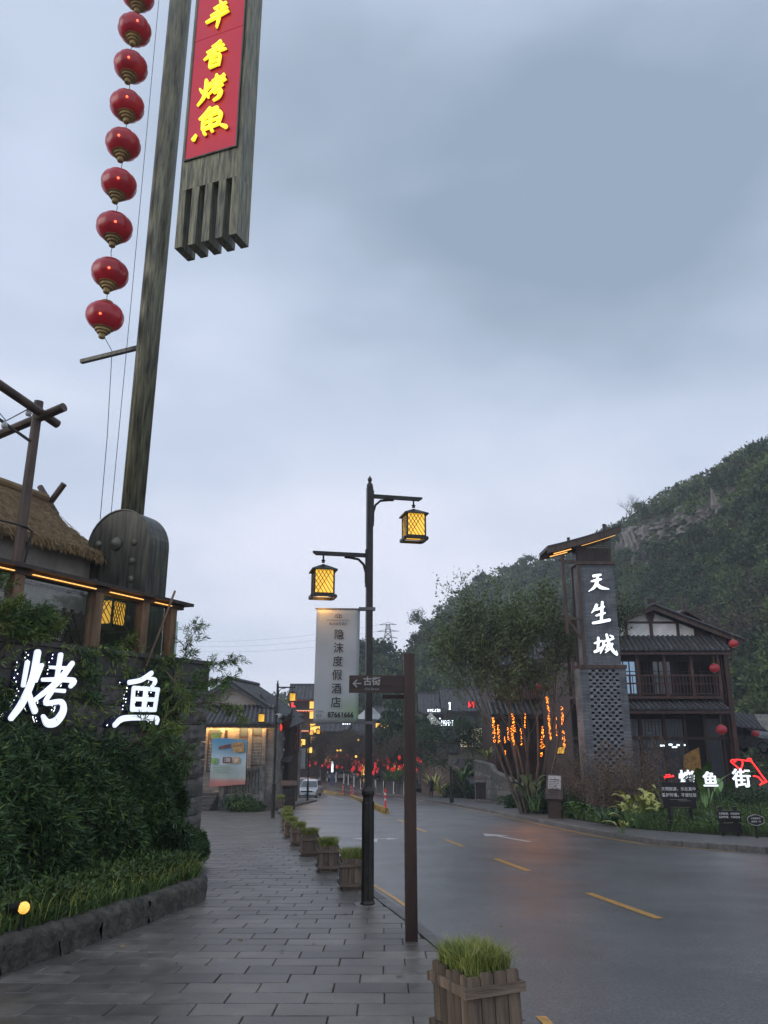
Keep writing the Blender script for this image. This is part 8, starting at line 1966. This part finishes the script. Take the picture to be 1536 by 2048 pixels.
for u, v in ((624,1410),(624,1430),(622,1454),(626,1454),(626,1481),(622,1507),(628,1507),(622,1462)):
    p = at(u, v, 124.6); MB().box(-.36,.36,-.3,.1,-.55,.55).build('lit_window', m_fe, pt, loc=(p.x-pt.location.x, -.3, p.z-pt.location.z))
for (u,v,w,h) in ((585,1403,3,16),(588,1430,5,12),(587,1413,6,3)):
    p = at(u, v, 122); o = MB().box(-w*.045,w*.045,-.1,.1,-h*.045,h*.045).build('red_glow_sign', m_rl, loc=tuple(p)); tag(o, {585:'tall red glowing sign strip beside the pagoda tower eaves',588:'lower red glowing patch beside the pagoda tower eaves',587:'upper small red glowing sign beside the pagoda tower eaves'}[u], 'neon sign', 'red signs by the pagoda tower')
far_house('dark building with an open balcony right of the pagoda tower', 646,1462,690,1570,118, storeys=3, lit=(3,7,2), balcony=True)
far_house('grey building behind the near lamp post with a few lit panes', 690,1470,742,1560,124, storeys=2, mat=m_fg, lit=(1,3,4))
far_house('low dark building half hidden behind the green conifer', 742,1440,800,1490,132, storeys=2, lit=(2,5,0), mat=m_fg)
far_house('grey building between the pagoda tower and the banner', 600,1455,650,1570,130, storeys=4, mat=m_fg, lit=(2,5,6))
far_house('dark gabled house with a white sign right of the fingerpost', 846,1428,900,1460,120, storeys=1, roof_h=3.2)
far_house('timber house with a half timbered gable and glowing sign', 892,1422,960,1462,116, storeys=1, roof_h=3.4)
far_house('low tiled hall with a pale lit front left of the teahouse', 880,1478,985,1512,80, storeys=1, roof_h=1.0, mat=m_fg)
far_house('low building with a grey tiled roof behind the palms', 838,1532,905,1560,98, storeys=1, roof_h=2.2, mat=m_fg)
far_house('pale low building under the glowing yellow railings', 850,1500,930,1530,106, storeys=1, roof_h=.8, mat=m_fg)
p = at(965,1475,78); o = MB().box(-2.2,2.6,0,.3,-.9,.9).build('lit_shop_window', mk('pale_lit_window', (.6,.55,.4), emit=(.95,.85,.55), es=.45, bump=0, var=.5, scale=.8), loc=tuple(p)); tag(o, 'wide pale lit shop window left of the teahouse', 'window')
# glowing letter rows on the far shops
def far_sign(label, u, v, w_px, h_px, Y, mat, n=5, seed=0, grp='glowing signs on the far shops'):
    s = Y / F_PX; p = at(u, v, Y); rd = random.Random(seed); t = thing('glowing_sign', label, 'neon sign', p, 0, grp); W_, H_ = w_px*s, h_px*s
    MB().box(-W_/2,W_/2,.06,.10,-H_/2,H_/2).build('sign_back', m_dark, t)
    for k in range(n):
        m = MB(); cx = -W_/2 + W_*(k+.5)/n; cw = W_/n*.40; th = max(.05, H_*.10)
        for _ in range(3): z = rd.uniform(-.42,.42)*H_; m.bar((cx-cw,0,z),(cx+cw,0,z+rd.uniform(-.05,.05)*H_), th)
        for _ in range(2): x = cx+rd.uniform(-.8,.8)*cw; m.bar((x,-.01,-H_*.45),(x+rd.uniform(-.2,.2)*cw,-.01,H_*.45), th)
        m.build('sign_character', mat, t)
    return t
m_gold_s = mk('golden_far_sign', (1,.7,.2), emit=(1,.60,.10), es=1.7, bump=0, var=0, obj_var=0)
far_sign('white glowing sign row on the dark gabled house', 868,1421,26,6,118,m_fwht,6,1); far_sign('tall white glowing mark on the half timbered gable', 899,1412,4,15,114,m_fwht,1,2); far_sign('red glowing sign left above the street tree lights', 943,1409,14,12,100,m_rl,2,3)
far_sign('white glowing lattice railing sign right of the tent roof', 894,1446,26,11,112,m_fwht,6,4); far_sign('golden glowing sign in the dark trees right of the near lamp post', 779,1451,22,10,112,m_gold_s,4,5); far_sign('golden lit railing panels above the low building', 870,1487,56,13,100,mk('dim_gold_lattice', (1,.7,.3), emit=(1,.62,.25), es=.62, bump=0, var=0, obj_var=0),9,6)
far_sign('small white sign glimpsed behind the pylon side tree', 798,1420,8,4,118,m_fwht,2,7); far_sign('white glimmering panes right of the banner', 693,1445,16,8,112,m_fwht,4,8); far_sign('white sign seen through the street tree branches', 1038,1337,6,22,43.9,m_fwht,1,9)
far_sign('faint pale sign above the red lanterned trees', 779,1494,24,4,104,mk('dim_white_sign', (.8,.8,.8), emit=(.9,.9,.9), es=.4, bump=0),5,10)
# tent roof stall
tp = at(862,1438,112); tt = thing('tent_stall', 'pale pyramid tent roof lit from below on the far terrace', 'stall', (tp.x, 112, tp.z-3)); MB().lathe([(2.9,2.2),(1.5,2.7),(.5,3.5),(.05,3.9)], 4).build('tent_roof', mk('tent_canvas', (.30,.30,.27), rough=.8, emit=(.9,.9,.7), es=.06), tt, rz=R(45))
for a, b in ((-1.9,-1.9),(1.9,-1.9)): MB().tube([(a,b,0),(a,b,2.2)], .06, 5).build('tent_pole', m_dark, tt)
for (u, v) in ((846,1438),(864,1437),(880,1437)):
    p = at(u, v, 111); o = MB().lathe([(.01,-.13),(.13,0),(.01,.13)], 8).build('lamp_globe', m_fwht, loc=tuple(p)); tag(o, 'tiny white lamp at the %s of the far tent roof' % {846:'left corner',864:'middle edge',880:'right corner'}[u], 'lamp', 'white lamps at the tent')
tp = at(740,1438,116); o = MB().lathe([(3.2,0),(1.5,.7),(.4,1.7),(.05,2)], 4).build('white_canopy', mk('pale_canopy', (.42,.42,.42), rough=.8), loc=tuple(tp)); tag(o, 'pale pointed canopy just right of the near lamp post', 'canopy')
# amber lamps dotted along the street
al = thing('amber_lantern', 'x', 'lantern'); MB().box(-.42,.42,-.42,.42,-.55,.55).build('lamp_shade', m_fe, al); MB().lathe([(.75,.55),(.1,.85)], 4).build('lantern_roof', m_dark, al, rz=R(45))
for k, (u, v, Y, s) in enumerate([(596,1491,92,1.0),(606,1484,104,.9),(620,1500,110,.9),(627,1505,116,1.0),(578,1509,78,.55),(624,1454,112,1.1),(634,1458,108,1.2)]):
    o = al if k == 0 else dup(al); o.location = at(u, v, Y); o.scale = (s*.72,)*3; o['label'] = ['square amber lantern above the third lamp post banner','small amber lantern upper right of the third lamp banner','amber lantern low in front of the pagoda tower','rightmost amber lantern low before the pagoda tower','small amber lantern at the dark shopfront','left lantern of the bright pair high before the pagoda tower','right lantern of the bright pair high before the pagoda tower'][k]; o['group'] = 'amber lanterns at the end of the street'
pl_ = thing('warm_point_lamp', 'x', 'lamp'); MB().lathe([(.01,-.14),(.11,-.1),(.15,0),(.11,.1),(.01,.14)], 8).build('globe', m_fe, pl_); MB().tube([(0,0,-3),(0,0,-.14)], .03, 4).build('stem', m_dark, pl_)
for k, (u, v, Y) in enumerate([(675,1501,100),(681,1501,100),(717,1480,104),(712,1513,96),(770,1473,100),(776,1476,98),(886,1486,90),(871,1482,92),(902,1497,84),(840,1484,96),(762,1452,108),(790,1532,92),(798,1538,90),(936,1492,76)]):
    o = pl_ if k == 0 else dup(pl_); o.location = at(u, v, Y); o['label'] = 'tiny warm lamp ' + ['left of the pair under the banner','right of the pair under the banner','alone under the banner right corner','low left of the near lamp post','left of the close pair right of the near lamp post','right of the close pair right of the near lamp post','right end of the golden railings','above the golden railings','below the golden railings at the right','left end of the golden railings','high beside the golden sign','low in the lanterned trees left of the fingerpost','beside the low one left of the fingerpost','before the leaning tree'][k]; o['group'] = 'tiny warm lamps at the end of the street'

# trees with red lanterns and limewashed trunks
rl = thing('red_tree_lantern', 'x', 'lantern'); V = [(.05,-.30)] + [(.22*math.cos(a)**.8, .28*math.sin(a)) for a in (-1,-.5,0,.5,1)] + [(.05,.30)]
MB().lathe(V, 8).build('globe', mk('red_glowing_tree_lantern', (.6,.03,.03), rough=.5, emit=(1,.04,.04), es=.45, bump=0, var=0, obj_var=.35), rl); MB().tube([(0,0,-.42),(0,0,-.3)], .03, 4).build('tassel', m_gold, rl)
rd = random.Random(21); k = 0
TREE_XY = [(at(u, 1580, Y).x - 2.2, Y) for u, Y in ((788,91),(768,95),(751,98),(722,102),(708,105),(697,108),(688,110),(672,113),(655,115),(640,117),(809,86))]
for i, (x, y) in enumerate([(X_,Y_) for X_,Y_ in TREE_XY] + [(-8,113),(-3,110),(1.5,108),(4,100),(-12.5,117)]):
    far = i > 10; y2 = y; xx = x if far else x + 2.2
    lb = ['street tree with a white limewashed foot, second from the fingerpost','limewashed street tree, third from the fingerpost','limewashed street tree just right of the near lamp post','limewashed street tree just left of the near lamp post','limewashed street tree left of the lamp post sleeve','limewashed tree near the dark far cars','limewashed tree near the white saloon','limewashed tree beyond the white saloon','limewashed tree left of the road bend','leftmost limewashed tree at the road bend','limewashed street tree nearest the fingerpost',
          'bare dark tree behind the road bend','bare dark tree with lanterns behind the near lamp post','bare brown tree behind the conifer','bare tree left of the palms','bare dark tree left of the road bend'][i]
    t_ = make_tree('lantern_tree', lb, (xx, y2, zg(y2)+.1), rd.uniform(6.0,7.2), m_leaf_brown, per=7, lf=.16, group='bare trees hung with red lanterns', cluster=.35, seed=200+i, spread=.2, levels=4, base_r=.11, fan=.38, first=.26, lime=0 if far else 1.35, sides=4)
    hs_ = []
    for _ in range(7):
        o = rl if k == 0 else dup(rl); o.location = (xx + rd.gauss(0, 1.3), y2 + rd.gauss(-.3, 1.0), zg(y2) + rd.uniform(2.1, 4.2)); s = rd.uniform(.6,1.05); o.scale = (s,)*3; k += 1; hs_.append(o)
        o['group'] = 'red lanterns in the bare trees'
    for q_, o in enumerate(sorted(hs_, key=lambda q: -q.location.z)): o['label'] = ('%s highest red lantern in the ' % ORD[q_] + lb).replace('first highest', 'highest')[:400]; o['label'] = ' '.join(o['label'].split()[:16])
# dark mass of bare trees behind, conifer, leaning tree, palms
for i, (u, Y, h) in enumerate([(655,116,6.5),(690,114,7),(725,112,6.5),(760,118,7),(800,112,6.5),(640,122,6),(835,110,6)]):
    make_tree('bare_tree', ['dense bare dark tree left below the banner','dense bare dark tree under the banner','dark bare tree just left of the near lamp post','dark bare tree right of the near lamp post','dark bare tree behind the fingerpost','dark bare tree at the left foot of the grey building','dark bare tree right of the fingerpost'][i], (at(u,1570,Y).x, Y, zg(Y)), h, m_leaf_brown, per=10, lf=.20, group='dark bare trees at the end of the street', cluster=.5, seed=240+i, spread=.2, levels=4, base_r=.14, fan=.45, sides=4)
def lumpy_tree(label, u, v_top, v_base, Y, r, mat, seed, n=70, name='evergreen_tree', lf=.3, base=None):
    a = at(u, v_top, Y); b = at(u, v_base, Y); rd = random.Random(seed); t = thing(name, label, 'tree', (a.x, Y, b.z)); h = a.z - b.z
    MB().tube([(0,0,0),(.1,0,h*.4),(-.1,.1,h*.85)], [.22,.16,.05], 7).build('trunk', m_bark, t)
    pts = []
    for _ in range(n): s = rd.random(); an = rd.uniform(0, 6.283); k = r * math.sin(math.pi * (.18 + .80 * s)) * rd.random() ** .5; pts.append((math.cos(an)*k, math.sin(an)*k, h*(.28 + .70*s)))
    o = bushes('crown', pts, [r*rd.uniform(.18,.34) for _ in pts], 90, lf, mat); o.parent = t; return t
lumpy_tree('bright green layered conifer between the lamp post and the fingerpost', 796,1392,1545,96,3.0,m_leaf_dark,1)
lumpy_tree('dark green tree right of the fingerpost before the white signs', 850,1440,1545,94,1.2,m_leaf_dark,2)
lumpy_tree('dark evergreen tree behind the fingerpost top board', 772,1425,1540,104,1.6,m_leaf_dark,8)
make_tree('leaning_tree', 'dark leaning tree with uneven leafy limbs left of the light strings', (at(938,1590,72).x, 72, zg(72)), 8.2, m_leaf_dark, per=8, lf=.20, cluster=.28, seed=301, spread=.35, levels=4, base_r=.20, fan=.55, sides=5, trunks=2, stem_tilt=.25)
make_tree('leafy_tree', 'small leafy tree between the leaning tree and the teahouse', (at(972,1590,74).x, 74, zg(74)), 7.0, m_leaf, per=7, lf=.16, cluster=.3, seed=302, spread=.3, levels=4, base_r=.13, fan=.5, sides=5)
for i, (u, v, Y, L_, n, mat, lb) in enumerate([(868,1578,76,2.2,26,m_yleaf,'yellow green palm like plant behind the pedestrian'),(880,1585,72,1.6,20,m_yleaf,'smaller yellow green plant right of the pedestrian'),(795,1560,88,2.6,26,m_gleaf,'green palm left of the fingerpost'),(815,1562,86,2.2,22,m_gleaf,'green palm just behind the fingerpost'),(925,1560,68,2.2,18,m_strap,'palm with arching fronds behind the slim lamp post'),(775,1560,92,2.0,20,m_gleaf,'low palm right of the near lamp post'),(975,1515,62,1.4,16,m_yleaf,'yellow bamboo like plant before the pale lit window')]):
    p = at(u, v, Y); strap_plant('palm_plant', lb, (p.x, Y, p.z - .2), n, L_, .16, mat, 400+i, 'palms and palm like plants by the right pavement', bend=1.9, up=1.3)
for i, (x, Y, r, lb) in enumerate([(10.2,66,1.5,'dark rounded bush behind the slim lamp post'),(9.8,61,1.2,'dark bush left of the litter bin'),(8.4,70,1.3,'dark bush behind the yellow plants'),(7.0,74,1.3,'dense bush beyond the pedestrian'),(9.9,57.5,1.0,'dark bush at the far end of the ramp wall')]):
    bush(lb, (x, Y, zg(Y)+.1), r, n=80, per=60, lf=.2)
bb_ = thing('brown_banked_wall', 'long brown sloping bank wall behind the pavement beyond the palms', 'wall', (0,0,0)); a = at(842,1500,88); b = at(905,1540,74)
MB().prism([(a.x,88,zg(88)-.2),(b.x,74,zg(74)-.2),(b.x,74,b.z),(a.x,88,a.z)],(0,0,0),(1.0,.3,0)).build('wall_face', mk('brown_rubble', (.11,.075,.06), rough=.9, var=.4, scale=1.2, bump=.8, bscale=4), bb_)
# glowing blue white police style column and iron post lamp by the bend
t_ = thing('glowing_totem', 'narrow glowing white totem standing at the road bend', 'totem', tuple(Vector((at(664,1575,108).x,108,zg(108))))); MB().box(-.25,.25,-.1,.1,0,3.6).build('totem_body', mk('blue_grey_totem', (.08,.10,.18)), t_); MB().box(-.14,.14,-.13,-.11,1.8,3.2).build('light_panel', m_fwht, t_)
for i, (u, v, Y) in enumerate([(733,1410,122),(612,1440,140)][:1]):
    p = at(u, v, Y); t_ = thing('floodlight_mast', 'slim pale floodlight mast between the banner and the fingerpost', 'lamp post', (p.x, Y, p.z)); h = at(u,1375,Y).z - p.z; MB().tube([(0,0,-8),(0,0,h)], .07, 5).build('mast', m_steel, t_); MB().box(-.5,.5,-.1,.1,h-.2,h+.25).build('flood_head', m_steel, t_)

# ------------------------------------------------------------------ air
hz_ = MB().box(-430, 430, -75, 440, -12, 150).build('haze', None); hz_['kind'] = 'stuff'
mh = bpy.data.materials.new('haze_air'); mh.use_nodes = True; nt = mh.node_tree; nt.nodes.clear(); o_ = nt.nodes.new('ShaderNodeOutputMaterial'); pv = nt.nodes.new('ShaderNodeVolumePrincipled'); pv.inputs['Density'].default_value = HAZE; pv.inputs['Color'].default_value = (.82,.88,.96,1); pv.inputs['Anisotropy'].default_value = .2
nt.links.new(pv.outputs[0], o_.inputs['Volume']); hz_.data.materials.append(mh); hz_.display_type = 'WIRE'
if NO_HAZE: bpy.data.objects.remove(hz_)
